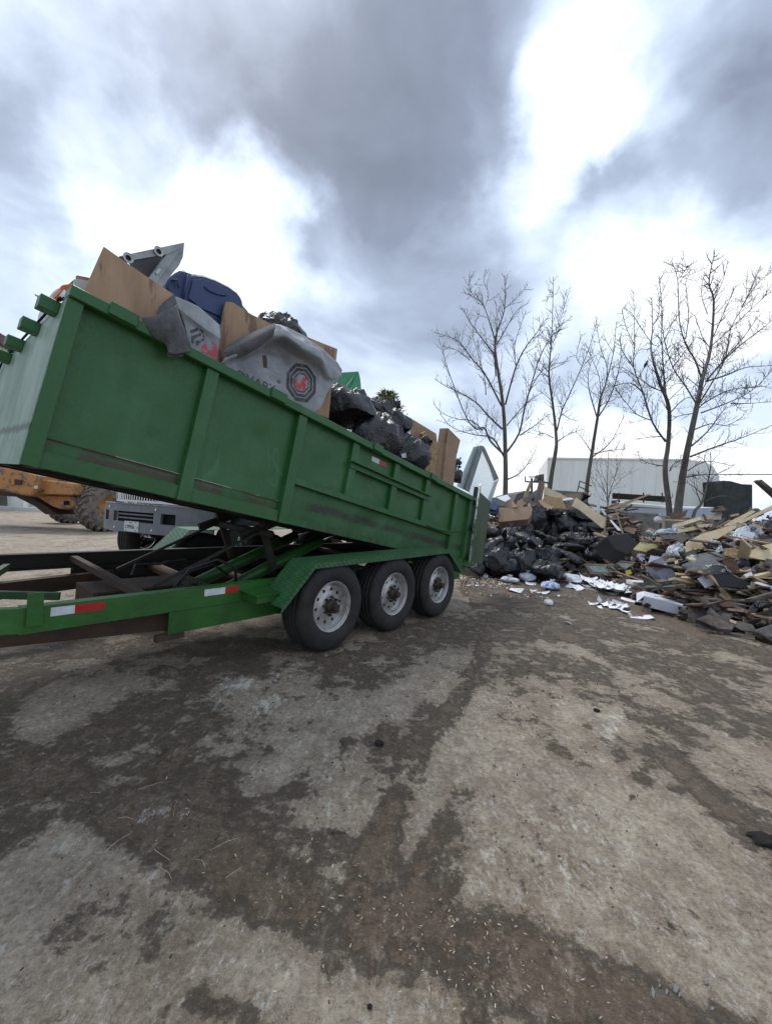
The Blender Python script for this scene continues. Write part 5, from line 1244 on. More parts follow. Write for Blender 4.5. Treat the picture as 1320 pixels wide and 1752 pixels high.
# blue bin
bb = empty('blue_bin', tw(350, 500, .8)); tag(bb, 'navy blue plastic recycling bin lying between the plywood sheets', 'bin'); org = bb.location.copy()
out_ = [(283, 489), (290, 476), (301, 466), (312, 460.5), (320, 462), (327, 468.5), (335, 468), (350, 470), (369, 477), (392, 489), (407, 500), (415, 511), (417, 522), (416, 534), (408, 590), (378, 600), (330, 570), (300, 530)]
o = lslab('bin_base', out_, .70, .42, M['blue'], None, None, bevel=.02); o.location -= org; o.parent = bb
inn = [(330, 478), (345, 476), (368, 484), (392, 497), (402, 510), (404, 530), (384, 545), (345, 528), (322, 510)]
o = lslab('base_panel', inn, .685, .012, M['blue'], None, None, bevel=.006); o.location -= org; o.parent = bb
rb = MB(); rb.tube([tw(x, y, .675) for x, y in ((350, 490), (358, 497), (372, 503), (386, 505), (390, 502))], .006, 6); rb.tube([tw(x, y, .675) for x, y in ((323, 470), (318, 490), (313, 512))], .010, 6); rb.tube([tw(x, y, .675) for x, y in ((292, 480), (304, 478), (306, 492))], .008, 6)
o = rb.build('moulded_rib', M['blue'], None, smooth=True); o['kind'] = 'stuff'; o.data.transform(Matrix.Translation(-org)); o.parent = bb
o = lslab('green_tube', [(413, 520), (424, 533), (420, 545), (408, 536)], .95, .05, M['bright_green'], 'small green plastic edge peeping out behind the blue bin', 'plastic')
# front left odds and ends
lslab('orange_tub', [(104, 490), (108, 487), (127, 484), (131, 487), (130, 498), (114, 505), (105, 500)], .75, .2, M['orange_pl'], 'orange plastic tub at the front left corner of the load', 'tub', bevel=.01)
lslab('torn_board', [(127, 478), (134, 477), (150, 480), (155, 476), (150, 500), (143, 508), (128, 492)], .55, .02, M['white_pl'], 'torn grey white board between the orange tub and the plywood', 'board')
lslab('broken_board', [(132, 471), (157, 476), (155, 481), (133, 477)], .6, .03, M['card'], 'short broken brown board stuck against the tall plywood sheet', 'board')
lslab('grey_scrap', [(118, 486), (128, 477), (128, 486)], .85, .03, M['galv_dark'], 'small dark grey scrap above the orange tub', 'scrap')
sheet('plastic_wrap', [[(60, 560, 1.9), (72, 528, 1.5), (94, 498, 1.0), (112, 500, .72)], [(64, 566, 1.8), (76, 538, 1.4), (97, 506, .9), (118, 505, .6)], [(70, 575, 1.7), (84, 545, 1.3), (104, 512, .8), (121, 508, .5)]], M['bag_white'], wob=.03, seed=3)
tag(bpy.data.objects['plastic_wrap'], 'pale crumpled plastic sheet over the front wall behind the steel stubs', 'plastic sheet')
for o in [bpy.data.objects['plastic_wrap']]: pass
# roofing membranes
m1 = sheet('roofing_membrane', [
  [(250, 552, .34), (272, 546, .33), (300, 540, .35), (305, 530, .40)],
  [(242, 545, .30), (268, 540, .25), (297, 525, .26), (302, 520, .38)],
  [(262, 575, .27), (282, 560, .20), (303, 545, .22), (311, 548, .36)],
  [(283, 588, .25), (293, 583, .22), (312, 574, .22), (320, 575, .33)],
  [(288, 604, .235), (300, 606, .22), (318, 603, .22), (327, 602, .29)]], M['membrane_back'], wob=.018, seed=5, sc=4)
tag(m1, 'dark grey fleece membrane flap folded over the bed rail', 'membrane')
m1b = sheet('membrane_peak', [[(274, 522, .48), (290, 510, .44), (298, 503, .42)], [(270, 535, .40), (288, 526, .34), (301, 520, .36)], [(268, 548, .34), (288, 545, .29), (305, 548, .33)]], M['membrane_back'], wob=.01, seed=7, nu=16, nv=12); m1b.name = 'roofing_membrane'; tag(m1b, 'pointed grey membrane corner rising from the dark flap beside the plywood', 'membrane')
lslab('membrane_tab', [(287.5, 590), (314, 594), (314, 611), (287, 610)], .262, .004, M['membrane_back'], 'small square membrane tab hanging over the rail below the dark flap', 'membrane')
m2 = sheet('roofing_membrane', [
  [(299, 512, .50), (330, 526, .50), (356, 545, .50), (376, 562, .50)],
  [(306, 530, .46), (334, 552, .46), (356, 572, .46), (374, 590, .46)],
  [(318, 566, .42), (338, 585, .42), (356, 600, .42), (372, 612, .42)],
  [(322, 600, .40), (338, 612, .40), (356, 620, .40), (372, 632, .40)]], M['membrane'], wob=.006, seed=9)
tag(m2, 'light grey printed membrane between the dark flap and second plywood', 'membrane')
m2b = lslab('metal_flashing', [(299, 507), (304, 508), (340, 524), (376, 556), (377, 580), (345, 558), (312, 533), (305, 527)], .40, .004, M['galv'], 'shiny grey flashing strip lying over the printed membrane', 'flashing')
m3 = sheet('roofing_membrane', [
  [(384, 602, .50), (425, 578, .52), (470, 556, .52), (500, 566, .50), (540, 590, .46), (572, 618, .42), (584, 634, .40)],
  [(384, 612, .36), (428, 596, .36), (476, 572, .44), (512, 592, .34), (548, 612, .32), (566, 640, .30), (580, 646, .34)],
  [(380, 620, .34), (420, 616, .46), (468, 596, .56), (505, 614, .50), (535, 632, .44), (552, 650, .36), (566, 662, .32)],
  [(376, 622, .37), (420, 640, .41), (468, 640, .46), (500, 650, .45), (525, 660, .42), (545, 672, .36), (556, 684, .32)],
  [(376, 626, .38), (420, 652, .40), (460, 674, .41), (495, 690, .41), (520, 702, .40), (535, 706, .36), (548, 696, .34)]], M['membrane'], wob=.017, seed=12, nu=110, nv=70, sc=6.5)
tag(m3, 'big light grey roofing membrane sheet with printed octagon mark, slumped over the rail', 'membrane')
m4 = sheet('membrane_roll', [[(386, 594, .46), (425, 572, .46), (470, 553, .46)], [(384, 602, .34), (425, 584, .32), (470, 562, .36)], [(396, 616, .38), (432, 600, .36), (466, 576, .40)], [(398, 612, .48), (432, 596, .48), (464, 572, .48)]], M['membrane_back'], wob=.006, seed=15); tag(m4, 'dark rolled back edge of the big grey membrane', 'membrane')
lslab('bent_bracket', [(450, 608), (455, 607), (457, 615), (457, 629), (452, 629)], .30, .01, M['brown_steel'], 'small rusty bent bracket hanging on the big grey membrane', 'bracket')
# printing on the membranes
bpy.context.view_layer.update()
def bvh_of(o):
    me = o.data; return BVHTree.FromPolygons([v.co.copy() for v in me.vertices], [tuple(p.vertices) for p in me.polygons])
def stick(bv, px, py, lift=.006):
    d = ray(px, py).normalized(); h = bv.ray_cast(C0, d)
    if h[0] is None: return None
    n = h[1] if h[1].dot(d) < 0 else -h[1]; return h[0] + n * lift
def decal(o, strips, m, name='printed_mark', lift=.0045):
    bv = bvh_of(o); mb = MB()
    for quad in strips:
        (a, b, c, d) = quad; n = 8
        for i in range(n):
            for j in range(3):
                f = lambda s, t: ((a[0]*(1-s)+b[0]*s)*(1-t)+(d[0]*(1-s)+c[0]*s)*t, (a[1]*(1-s)+b[1]*s)*(1-t)+(d[1]*(1-s)+c[1]*s)*t)
                P = [stick(bv, *f(s, t), lift) for s, t in ((i/n, j/3), ((i+1)/n, j/3), ((i+1)/n, (j+1)/3), (i/n, (j+1)/3))]
                if all(P): mb.add(P, [(0, 1, 2, 3)])
    if not mb.v: return None
    return mb.build(name, m, o)
def ring_strips(cx, cy, rx, ry, w, sides, rot, skew=0, skip=()):
    out = []; pts = []
    for k in range(sides + 1):
        a = rot + 2 * math.pi * k / sides; pts.append((math.cos(a), math.sin(a)))
    for k in range(sides):
        if k in skip: continue
        (x0, y0), (x1, y1) = pts[k], pts[k + 1]
        T = lambda x, y, s: (cx + x * rx * s + skew * y * ry * s, cy + y * ry * s)
        out.append((T(x0, y0, 1), T(x1, y1, 1), T(x1, y1, 1 - w), T(x0, y0, 1 - w)))
    return out
M['print_k'] = mat('worn_black_print', (.04, .04, .042), .6, var=(.16, .165, .17), scale=22, mixpos=(.34, .46))
M['print_r'] = mat('worn_red_print', (.42, .05, .06), .6, var=(.38, .22, .23), scale=22, mixpos=(.34, .46))
for s_, w_ in ((1.0, .18), (.75, .20), (.52, .16)):
    decal(m3, ring_strips(515, 655, 27 * s_, 35 * s_, w_, 8, math.pi / 8 + .12, .08), M['print_k'])
decal(m3, [((502, 668), (505, 648), (509, 648), (507, 669)), ((505, 648), (512, 660), (512, 668), (506, 656)), ((512, 660), (519, 645), (521, 652), (513, 668)), ((519, 645), (524, 647), (522, 671), (517, 669))], M['print_r'], 'printed_letter')
def decal_text(o, s, size, origin, right, up, m):
    me = text_mesh(s, 1.0, m, 'lettering', 0); bv = bvh_of(o); okv = []
    for v in me.vertices:
        px = origin[0] + (right[0] * v.co.x + up[0] * v.co.y) * size; py = origin[1] + (right[1] * v.co.x + up[1] * v.co.y) * size
        q = stick(bv, px, py, .005)
        if q is None: q = tw(px, py, .37)
        v.co = q
    return link('lettering', me, o)
decal_text(m3, 'DVAPK', 23, (405, 646), (.92, .40), (.03, -.85), M['print_k'])
decal_text(m3, '\u00ae', 9, (474, 656), (.95, .3), (0, -1), M['print_k'])
for s_ in (0, 1, 2):
    x, y = 324 + 5 * s_, 566 + 9 * s_
    decal(m2, [((x, y), (x + 14, y - 5), (x + 15, y - 1), (x + 3, y + 5)), ((x + 17, y - 4), (x + 24 - s_ * 3, y + 1), (x + 23 - s_ * 3, y + 5), (x + 18, y))], M['print_k'])
decal(m2, [((327, 574), (331, 576), (331, 588), (327, 587)), ((335, 584), (339, 586), (338, 592), (335, 590))], M['print_k'])
decal(m2, [((345, 592), (352, 587), (356, 602), (346, 604)), ((362, 584), (370, 590), (371, 600), (364, 598)), ((350, 599), (372, 600), (371, 608), (352, 606)), ((360, 607), (371, 606), (371, 618), (361, 614))], M['print_r'])
# stretch wrapped dark bundle behind the second plywood
px_bag(482, 570, 88, 50, tw(482, 570, .86).y, 9, 'dark wrapped bundle showing above the second plywood sheet', rot=(0, .35, .2))
# black bags in the bed
def t_bag(px, py, wpx, hpx, off, *a, **k):
    Y = tw(px, py, off).y; return px_bag(px, py, wpx, hpx, Y, *a, **k)
b1 = t_bag(600, 700, 88, 84, .80, 8, 'black bag with torn hole, first bag beside the grey membrane', rot=(.1, .15, 2.4), depth=.6)
t_bag(664, 714, 84, 58, .90, 6, 'black bag lying on top behind the others, its torn end pointing right', rot=(.05, .5, .1), depth=.6)
t_bag(640, 752, 84, 92, .62, 5, 'largest black bag in the middle of the bag row on the trailer', rot=(.2, .1, 1.2), depth=.6)
t_bag(694, 772, 82, 78, .62, 8, 'tied black bag hanging over the rail in front of the chipboard', rot=(.1, .35, .1), depth=.6)
t_bag(716, 780, 40, 42, .47, 3, 'puffed knot end of the tied black bag at the rail', rot=(-.9, .9, 0), depth=.3)
t_bag(728, 757, 20, 16, .50, 7, 'small ragged tail of the tied black bag', rot=(.6, 1.3, 0), depth=.12)
t_bag(779, 816, 20, 26, 1.0, 7, 'small black bag wedged between cardboard carton and window sash', rot=(0, .2, 0))
t_bag(783, 791, 12, 16, 1.1, 6, 'small torn black plastic tip fluttering above the small bag', rot=(.3, .5, 0))
lslab('torn_paper', [(686, 777), (694, 775), (695, 783), (688, 783)], .42, .01, M['bag_white'], 'small white paper scrap under the hanging black bag', 'paper')
# bright green box lid behind the bags
gl = empty('plastic_crate', tw(597, 650, 1.05)); tag(gl, 'bright green plastic crate corner standing up behind the first black bag', 'crate'); org = gl.location.copy()
mpart('crate_side', [(575, 638), (613, 635.5), (607, 650), (590, 700), (570, 700)], 1.05, .03, M['bright_green'], gl, org)
mpart('crate_end', [(613, 635.5), (616, 648), (621, 700), (600, 700), (588, 690), (606, 648)], 1.04, .03, M['bright_green'], gl, org)
mpart('crate_edge', [(604, 646), (607, 642), (592, 662), (588, 664)], 1.02, .02, M['white_pl'], gl, org)
# cardboard and chipboard near the rear
cbx = empty('cardboard_carton', tw(768, 780, .75)); tag(cbx, 'tall open brown cardboard carton standing by the rear of the bed', 'carton'); org = cbx.location.copy()
mpart('flap_side', [(752, 733), (767, 732.5), (764, 759), (748, 759)], .72, .006, M['card'], cbx, org, yaw=-.5)
mpart('flap_front', [(766.5, 732.5), (787, 753), (781.5, 776.5), (763.3, 758.5)], .66, .006, M['card'], cbx, org)
mpart('front_panel', [(763, 758), (781, 776), (774, 842), (757, 830)], .66, .35, M['card'], cbx, org)
mpart('side_panel', [(748, 758), (762.5, 758), (756.5, 830), (743, 812)], .72, .3, M['card'], cbx, org, yaw=-.4)
lslab('chipboard_sheet', [(704, 716.5), (746, 742), (747.5, 757), (741, 757), (722, 770), (703, 745)], 1.0, .018, M['card'], 'brown panel rising behind the tied black bag', 'board')
lslab('chipboard_sheet', [(727, 751), (751, 758), (743, 812), (716, 800), (722, 770)], .70, .018, M['osb'], 'golden chipboard sheet left of the tall carton', 'chipboard')
lslab('crumpled_packing', [(722, 742), (728, 738), (735, 749), (733, 752), (724, 748)], .85, .06, M['osb'], 'crumpled tan packing between brown panel and chipboard', 'packing')
lslab('black_strip', [(781, 786), (785, 788), (775, 822), (771, 820)], 1.15, .03, M['bag'], 'thin black strip right of the tall carton', 'strip')
# window sash standing on its corner at the rear
def glass_x(m, t, N, L, p, v):
    p.inputs['Base Color'].default_value = (.72, .80, .76, 1); p.inputs['Transmission Weight'].default_value = .0
    p.inputs['Alpha'].default_value = .42; p.inputs['Roughness'].default_value = .08
M['glass'] = mat('dusty_greenish_glass', (.7, .8, .76), .1, extra=glass_x)
M['sash'] = mat('grey_window_frame', (.12, .13, .135), .5, var=(.18, .195, .19), scale=10, bump=.1)
M['pale_glass'] = mat('pale_edge_glass', (.45, .52, .52), .2, var=(.32, .38, .38), scale=5)
ws_ = empty('window_sash', tw(815, 810, .95)); tag(ws_, 'grey framed window sash standing on its corner at the rear of the trailer', 'window'); org = ws_.location.copy()
wo_ = .95
mpart('frame_bar', [(821, 762), (826, 763), (826, 767), (802, 842), (795, 838)], wo_, .014, M['sash'], ws_, org)
mpart('frame_bar', [(826.5, 763), (830, 768), (853, 819), (845.5, 823), (838, 799), (825.5, 771)], wo_, .014, M['sash'], ws_, org)
mpart('frame_bar', [(853, 820), (846, 824), (837, 848), (830, 868), (835, 872)], wo_, .014, M['pale_glass'], ws_, org)
mpart('pane', [(825, 772), (837.5, 799), (845, 824), (837, 847), (830, 864), (801, 852), (802.5, 842)], wo_ + .02, .008, M['glass'], ws_, org)
mpart('outer_pane', [(810, 765), (820.5, 762), (794.5, 838), (782, 832)], wo_ + .06, .01, M['pale_glass'], ws_, org)

# junk filling the bed under the things on top
fx, fy = np.linspace(.05, LB - .05, 110), np.linspace(.12, W - .10, 42); FX, FY = np.meshgrid(fx, fy)
smf = lambda t: np.clip(t, 0, 1) ** 2 * (3 - 2 * np.clip(t, 0, 1))
slope = np.interp(FX, [0, 1.5, 3, 4.2, 5.2], [.42, .28, .15, .07, .04])
FZ = .93 + FY * slope * .85 + .20 * smf((FX - .3) / .3) * smf((2.4 - FX) / .4) * smf((FY - .35) / .25) + .34 * smf((FX - 2.15) / .3) * smf((3.75 - FX) / .7) * smf((FY - .65) / .3) - .16 * smf((FX - 4.1) / .4)
FZ = FZ - .05 + .06 * fbm(FX * 4, FY * 4, 0, 3, 70) - .35 * smf((FX - 4.8) / .3)
FZ = FZ + .037 * FY
FV = np.stack([FX.ravel(), FY.ravel(), FZ.ravel()], 1); fi = np.arange(FX.size).reshape(FX.shape)
M['fill'] = mat('mixed_dark_junk', (.09, .075, .06), .9, var=(.03, .028, .026), scale=6, bump=1, bscale=12, bdist=.05)
fo = link('bed_junk', np_mesh('bed_junk', FV, np.stack([fi[:-1, :-1].ravel(), fi[:-1, 1:].ravel(), fi[1:, 1:].ravel(), fi[1:, :-1].ravel()], 1), M['fill'])); fo.data.transform(TM @ BM_); tag(fo, 'mixed crushed junk filling the trailer bed under the boards and bags', 'junk', kind='stuff')
rgf = np.random.RandomState(91)
for nm, mk, n in (('bed_wood_scraps', 'plywood', 70), ('bed_cardboard_scraps', 'card', 70), ('bed_grey_scraps', 'membrane_back', 60)):
    mb = MB()
    for k in range(n):
        i_, j_ = rgf.randint(2, 108), rgf.randint(4, 40); c = TM @ BM_ @ Vector((FX[j_, i_], FY[j_, i_], FZ[j_, i_] - .01)); s_ = rgf.uniform(.05, .14)
        R_ = (TM @ BM_).to_3x3() @ Euler((rgf.randn() * .25, rgf.randn() * .25, rgf.uniform(0, 6.28))).to_matrix()
        P = [c + R_ @ Vector((s_ * a, s_ * b * .7, 0)) for a, b in ((-1, -1), (.9, -.8), (1, .7), (-.2, 1), (-.9, .6))]; mb.slab(P, R_ @ Vector((0, 0, 1)), .008)
    tag(mb.build(nm, M[mk], None, fix=True), {'plywood': 'broken plywood bits', 'card': 'torn cardboard bits', 'membrane_back': 'grey felt bits'}[mk] + ' lying in the junk inside the trailer bed', 'scraps', kind='stuff')
# ------------------------------------------------------------------ the heap of debris
BASE = [gnd(x, y) for x, y in ((800, 988), (850, 990), (960, 998), (1010, 986), (1085, 1010), (1120, 1048), (1200, 1066), (1330, 1100))]
BASE = [Vector((.4, 9.6, 0))] + BASE + [Vector((7.5, 3.9, 0)), Vector((12, 3.2, 0))]
def base_dist(x, y):
    """signed distance behind the foot line of the heap, and where along it"""
    best = 1e9; sg = 1; u = 0
    for i in range(len(BASE) - 1):
        a, b = BASE[i], BASE[i + 1]; dx, dy = b.x - a.x, b.y - a.y; t = max(0, min(1, ((x - a.x) * dx + (y - a.y) * dy) / (dx*dx + dy*dy)))
        qx, qy = a.x + t * dx, a.y + t * dy; d = math.hypot(x - qx, y - qy)
        if d < best: best = d; sg = 1 if (dx * (y - a.y) - dy * (x - a.x)) > 0 else -1; u = i + t
    return best * sg, u
def mound(x, y):
    d, u = base_dist(x, y)
    if d < 0: return 0.0
    hmax = 1.35 if x < 5.0 else 1.55
    back = max(0, min(1, (15.0 - y) / 2.5))
    # saddle between the bag heap and the timber heap
    sad = 1 - .38 * math.exp(-((x - 5.0) / 1.0) ** 2) * min(1, max(0, (y - 7) / 2))
    return hmax * (1 - math.exp(-d / 1.55)) * back * sad
def on_mound(px, py, up=0.0):
    d = ray(px, py); t = 3.0
    while t < 17:
        p = C0 + d * t
        if p.z <= mound(p.x, p.y) + up: return p
        t += .04
    return C0 + d * 12.0
# core of the heap: rubble surface
mx_ = np.arange(-1.0, 14.0, .10); my_ = np.arange(2.8, 15.2, .10)
MXg, MYg = np.meshgrid(mx_, my_); MZg = np.array([[mound(x, y) for x in mx_] for y in my_])
nz = fbm(MXg * 2.5, MYg * 2.5, 0, 4, 60) * .22 + .12 * np.abs(vn(MXg * 6, MYg * 6, 0, 61))
MZg = np.where(MZg > .02, MZg - .20 + nz * np.clip(MZg * 3, 0, 1), -.15)
M['rubble'] = mat('dark_brown_rubble', (.05, .038, .028), .95, var=(.018, .015, .013), scale=5, bump=1, bscale=10, bdist=.06)
ii = np.arange(MXg.size).reshape(MXg.shape)
Q = np.stack([ii[:-1, :-1].ravel(), ii[:-1, 1:].ravel(), ii[1:, 1:].ravel(), ii[1:, :-1].ravel()], 1)
o = link('debris_heap', np_mesh('debris_heap', np.stack([MXg.ravel(), MYg.ravel(), MZg.ravel()], 1), Q, M['rubble'])); tag(o, 'dark rubble making up the core of the debris heap', 'debris', kind='stuff')
# materials of the scraps
M['wood_brown'] = mat('weathered_brown_wood', (.22, .165, .122), .85, var=(.10, .075, .058), scale=6, bump=.4, bscale=30, stretch=(1, 1, .3), mixpos=(.35, .6))
M['wood_pale'] = mat('pale_new_wood', (.44, .32, .20), .8, var=(.32, .22, .13), scale=5, bump=.2)
M['wood_dark'] = mat('wet_dark_timber', (.145, .115, .092), .8, var=(.03, .024, .02), scale=5, bump=.5, bscale=25, mixpos=(.38, .62))
M['wood_red'] = mat('red_brown_wood', (.13, .07, .045), .8, var=(.07, .035, .022), scale=6, bump=.4)
M['shingle'] = mat('dark_grey_shingle', (.055, .053, .050), .95, var=(.12, .112, .10), scale=20, bump=.6, bscale=90)
M['tan_sheet'] = mat('tan_fibreboard', (.56, .465, .30), .85, var=(.46, .36, .22), scale=7, bump=.2, bscale=50)
M['paper'] = mat('white_paper', (.80, .81, .84), .7, var=(.68, .69, .74), scale=3)
M['box_white'] = mat('white_carton_board', (.66, .67, .72), .6, var=(.58, .59, .64), scale=3)
M['box_lilac'] = mat('grey_lilac_printed_board', (.30, .30, .37), .5, var=(.25, .25, .31), scale=5)
M['foam'] = mat('yellow_foam', (.52, .47, .24), .9, var=(.40, .36, .18), scale=6, bump=.4)
M['clear'] = mat('crumpled_clear_film', (.58, .62, .68), .2, var=(.28, .31, .36), scale=7, bump=1, bscale=11, bdist=.05, mixpos=(.35, .6))
M['tarp'] = mat('black_plastic_sheet', (.02, .022, .023), .32, bump=.7, bscale=8, bdist=.04, var=(.03, .033, .036), scale=3)
M['felt'] = mat('black_roofing_felt', (.022, .022, .021), .85, bump=.4, bscale=40)
def tri_piece(mb, c, s, th, rot, jag, rg):
    """irregular flat fragment"""
    n = rg.randint(4, 7); P = []
    asp = rg.uniform(.25, 1.0)
    for k in range(n):
        a = 2 * math.pi * (k + rg.uniform(-.3, .3) * jag) / n; r = s * rg.uniform(.65, 1.0)
        P.append(Vector((r * math.cos(a), asp * r * math.sin(a), 0)))
    P = [c + rot @ p for p in P]; mb.slab(P, rot @ Vector((0, 0, 1)), th)
def frag_field(name, m, n, smin, smax, th, label, cat, sel, seed, bars=.3, lift=.02, tilt=.45):
    rg = np.random.RandomState(seed); mb = MB(); k = 0; tries = 0
    while k < n and tries < n * 30:
        tries += 1
        x = rg.uniform(-.2, 11); y = rg.uniform(3.3, 13.8); d, u = base_dist(x, y)
        if d < -.15 or not sel(x, y, d, rg): continue
        z = max(mound(x, y), 0.0) + rg.uniform(-.05, .10) + lift; s = rg.uniform(smin, smax)
        rot = Euler((rg.randn() * tilt, rg.randn() * tilt, rg.uniform(0, 6.28))).to_matrix()
        if rg.rand() < bars:
            v = rot @ Vector((s * 1.3, 0, 0)); c = Vector((x, y, z)); mb.bar(c - v, c + v, rg.uniform(.02, .09), rg.uniform(.012, .04), rot @ Vector((0, 0, 1)))
        else: tri_piece(mb, Vector((x, y, z)), s, th, rot, 1, rg)
        k += 1
    o = mb.build(name, m); tag(o, label, cat, kind='stuff'); return o
timber = lambda x, y, d, r: x > 3.6 or d > 2.2
front_t = lambda x, y, d, r: x > 4.2 and d < 2.4
allh = lambda x, y, d, r: True
frag_field('wood_scraps', M['wood_brown'], 800, .06, .24, .018, 'brown splintered wood scraps all over the heap', 'wood scraps', timber, 1, .35)
frag_field('dark_wood_scraps', M['wood_dark'], 1000, .08, .28, .022, 'dark wet wood scraps low in the right heap', 'wood scraps', timber, 2, .28)
frag_field('shingle_scraps', M['shingle'], 1300, .08, .26, .008, 'dark grey roofing shingle scraps in the right heap', 'shingle scraps', front_t, 3, .0)
frag_field('pale_wood_scraps', M['wood_pale'], 420, .06, .22, .012, 'pale splinters of new wood in the heap', 'wood scraps', timber, 4, .75)
frag_field('white_scraps', M['clear'], 260, .05, .17, .005, 'small torn white plastic and paper scraps in the heap', 'scraps', timber, 5, .05)
frag_field('cardboard_scraps', M['card'], 420, .06, .24, .006, 'torn brown cardboard scraps in the heap', 'cardboard', lambda x, y, d, r: d > 1.6, 6, .1)
frag_field('red_wood_scraps', M['wood_red'], 160, .06, .2, .02, 'red brown broken boards in the right heap', 'wood scraps', timber, 7, .7)

# ---- surveyed single pieces: outline, facing, thickness
def piece(name, pts, m, lab, cat, th=.02, nrm_=(-.25, -.75, .6), up=.12, Y=None, group=None, bevel=0, anchor=None):
    cx = anchor[0] if anchor else sum(p[0] for p in pts) / len(pts); cy = anchor[1] if anchor else sum(p[1] for p in pts) / len(pts)
    P0 = at(cx, cy, Y) if Y else on_mound(cx, cy, up); n = Vector(nrm_).normalized()
    P = [on_plane(x, y, P0, n) for x, y in pts]
    o = MB().slab(P, n, th).build(name, m, None, fix=True, bevel=bevel); settle_origin(o)
    if lab: tag(o, lab, cat, group)
    return o
# back row behind the bags
piece('white_scrap_sheet', [(849, 851), (867, 846), (873, 853), (862, 859)], M['paper'], 'crumpled white sheet on top of the heap beside the first tree', 'sheet', Y=10.6, nrm_=(0, -.6, .8))
piece('cardboard_piece', [(862, 862), (873, 853), (880, 861), (877, 868), (864, 868)], M['card'], 'small brown cardboard piece left of the crumpled white sheet', 'cardboard', Y=10.5)
piece('cardboard_piece', [(882, 866), (884, 858), (893, 853), (898, 862), (892, 868)], M['card'], 'brown cardboard flap in front of the grey far shed', 'cardboard', Y=10.5)
piece('felt_roll', [(838, 851), (846, 851), (868, 860), (862, 866), (840, 862)], M['galv_dark'], 'dark grey flat strip behind the dark blue box', 'strip', Y=10.4)
piece('dark_blue_box', [(837, 861), (846, 858), (853, 865), (847, 873), (837, 870)], M['blue'], 'dark blue box at the left end of the heap', 'box', th=.25, Y=10.0)
piece('brown_carton', [(852, 869), (909, 867), (909, 880), (903, 888), (853, 893)], M['card'], 'open brown carton standing behind the black bags', 'carton', th=.25, Y=10.0)
piece('bent_hose', [(836, 874), (850, 876), (853, 880), (836, 878)], M['felt'], 'dark bent strip left of the brown carton', 'strip', Y=9.9)
piece('wood_plank', [(922, 822), (932, 823), (924, 868), (912, 864)], M['wood_brown'], 'brown plank standing upright at the top of the heap', 'plank', th=.03, Y=10.6, nrm_=(0, -1, .15))
piece('thin_post', [(906, 824), (910, 824), (902, 850), (896, 856), (895, 850)], M['wood_pale'], 'thin leaning pale stick left of the upright brown plank', 'stick', th=.03, Y=10.7, nrm_=(0, -1, 0))
piece('plywood_offcut', [(930, 832), (960, 845), (973, 853), (969, 858), (950, 852), (931, 846)], M['tan_sheet'], 'tan plywood offcut leaning right of the upright plank', 'plywood', Y=10.9, nrm_=(.1, -.9, .5))
piece('chipboard_offcut', [(933, 846), (948, 852), (960, 851), (969, 872), (958, 870), (939, 870), (926, 857)], M['osb'], 'rust brown chipboard triangle behind the black bags', 'chipboard', Y=10.6, nrm_=(.1, -.8, .6))
piece('pale_lath', [(920, 857), (923, 855), (946, 868), (942, 871), (930, 868)], M['wood_pale'], 'short pale lath in front of the chipboard triangle', 'lath', Y=10.3)
piece('greenish_board', [(897, 851), (917, 838), (919, 846), (905, 856)], M['galv_dark'], 'greenish grey board behind the upright brown plank', 'board', Y=10.9)
piece('dark_carton', [(896, 855), (900, 850), (918, 862), (912, 867), (898, 860)], M['wood_dark'], 'dark board at the foot of the upright brown plank', 'board', Y=10.4)
piece('wood_block', [(902, 861.5), (907, 861), (907.5, 867), (902.5, 867)], M['wood_pale'], 'small pale wood block on the edge of the brown carton', 'block', th=.08, Y=10.1)
piece('wood_block', [(875, 860), (878, 859), (885, 867), (877, 868)], M['wood_pale'], 'pale wood chunk behind the brown carton', 'block', th=.06, Y=10.15)
piece('white_flashing', [(959, 854), (975, 851), (982, 854), (960, 857)], M['paper'], 'white strip lying on the chipboard', 'strip', Y=10.7)
piece('brown_sheet', [(965, 845.5), (992, 844.5), (991, 852), (968, 853)], M['card'], 'brown sheet leaning on the tall concrete block', 'sheet', Y=11.2, nrm_=(0, -1, .2))
piece('carpet_roll', [(961, 858), (981, 854), (982, 860), (974, 872), (969, 872)], M['wood_brown'], 'dark brown curled piece beside the chipboard triangle', 'piece', th=.12, Y=10.8)
piece('plywood_board', [(985, 851), (1036, 887), (1034, 903.5), (1029, 903), (1018, 894), (1007, 885), (990, 872), (978, 866)], M['tan_sheet'], 'long tan plywood panel slanting down right of the bags', 'plywood', Y=9.9, nrm_=(.15, -.8, .6), th=.018)
piece('panel_leg', [(1035.5, 888), (1037, 888), (1034.5, 913), (1032, 913)], M['wood_pale'], 'thin lath hanging under the right end of the long plywood panel', 'lath', Y=9.7, nrm_=(0, -1, 0))
piece('white_post', [(1021, 841), (1025.5, 841), (1025.5, 877), (1022, 879)], M['paper'], 'upright white post in front of the sapling bush', 'post', Y=11, nrm_=(0, -1, 0), th=.05)
piece('white_strip', [(1026, 870), (1029, 869), (1037, 880), (1034, 882)], M['paper'], 'short slanting white strip right of the white post', 'strip', Y=10.7, nrm_=(0, -1, .2))
piece('white_strip', [(1042, 890), (1045, 889), (1060, 905), (1062, 908), (1056, 907)], M['paper'], 'long thin white strip slanting behind the black box', 'strip', Y=9.9)
piece('tan_beam', [(1038, 870), (1105, 846), (1115, 845), (1052, 871)], M['wood_pale'], 'long tan beam leaning up towards the black pipes', 'beam', Y=10.8, nrm_=(0, -1, .3), th=.05)
piece('lath', [(1052.5, 874), (1054.5, 873.5), (1066, 912), (1063.5, 913)], M['wood_pale'], 'thin yellow lath leaning over the black box', 'lath', Y=9.6, nrm_=(0, -1, .2))
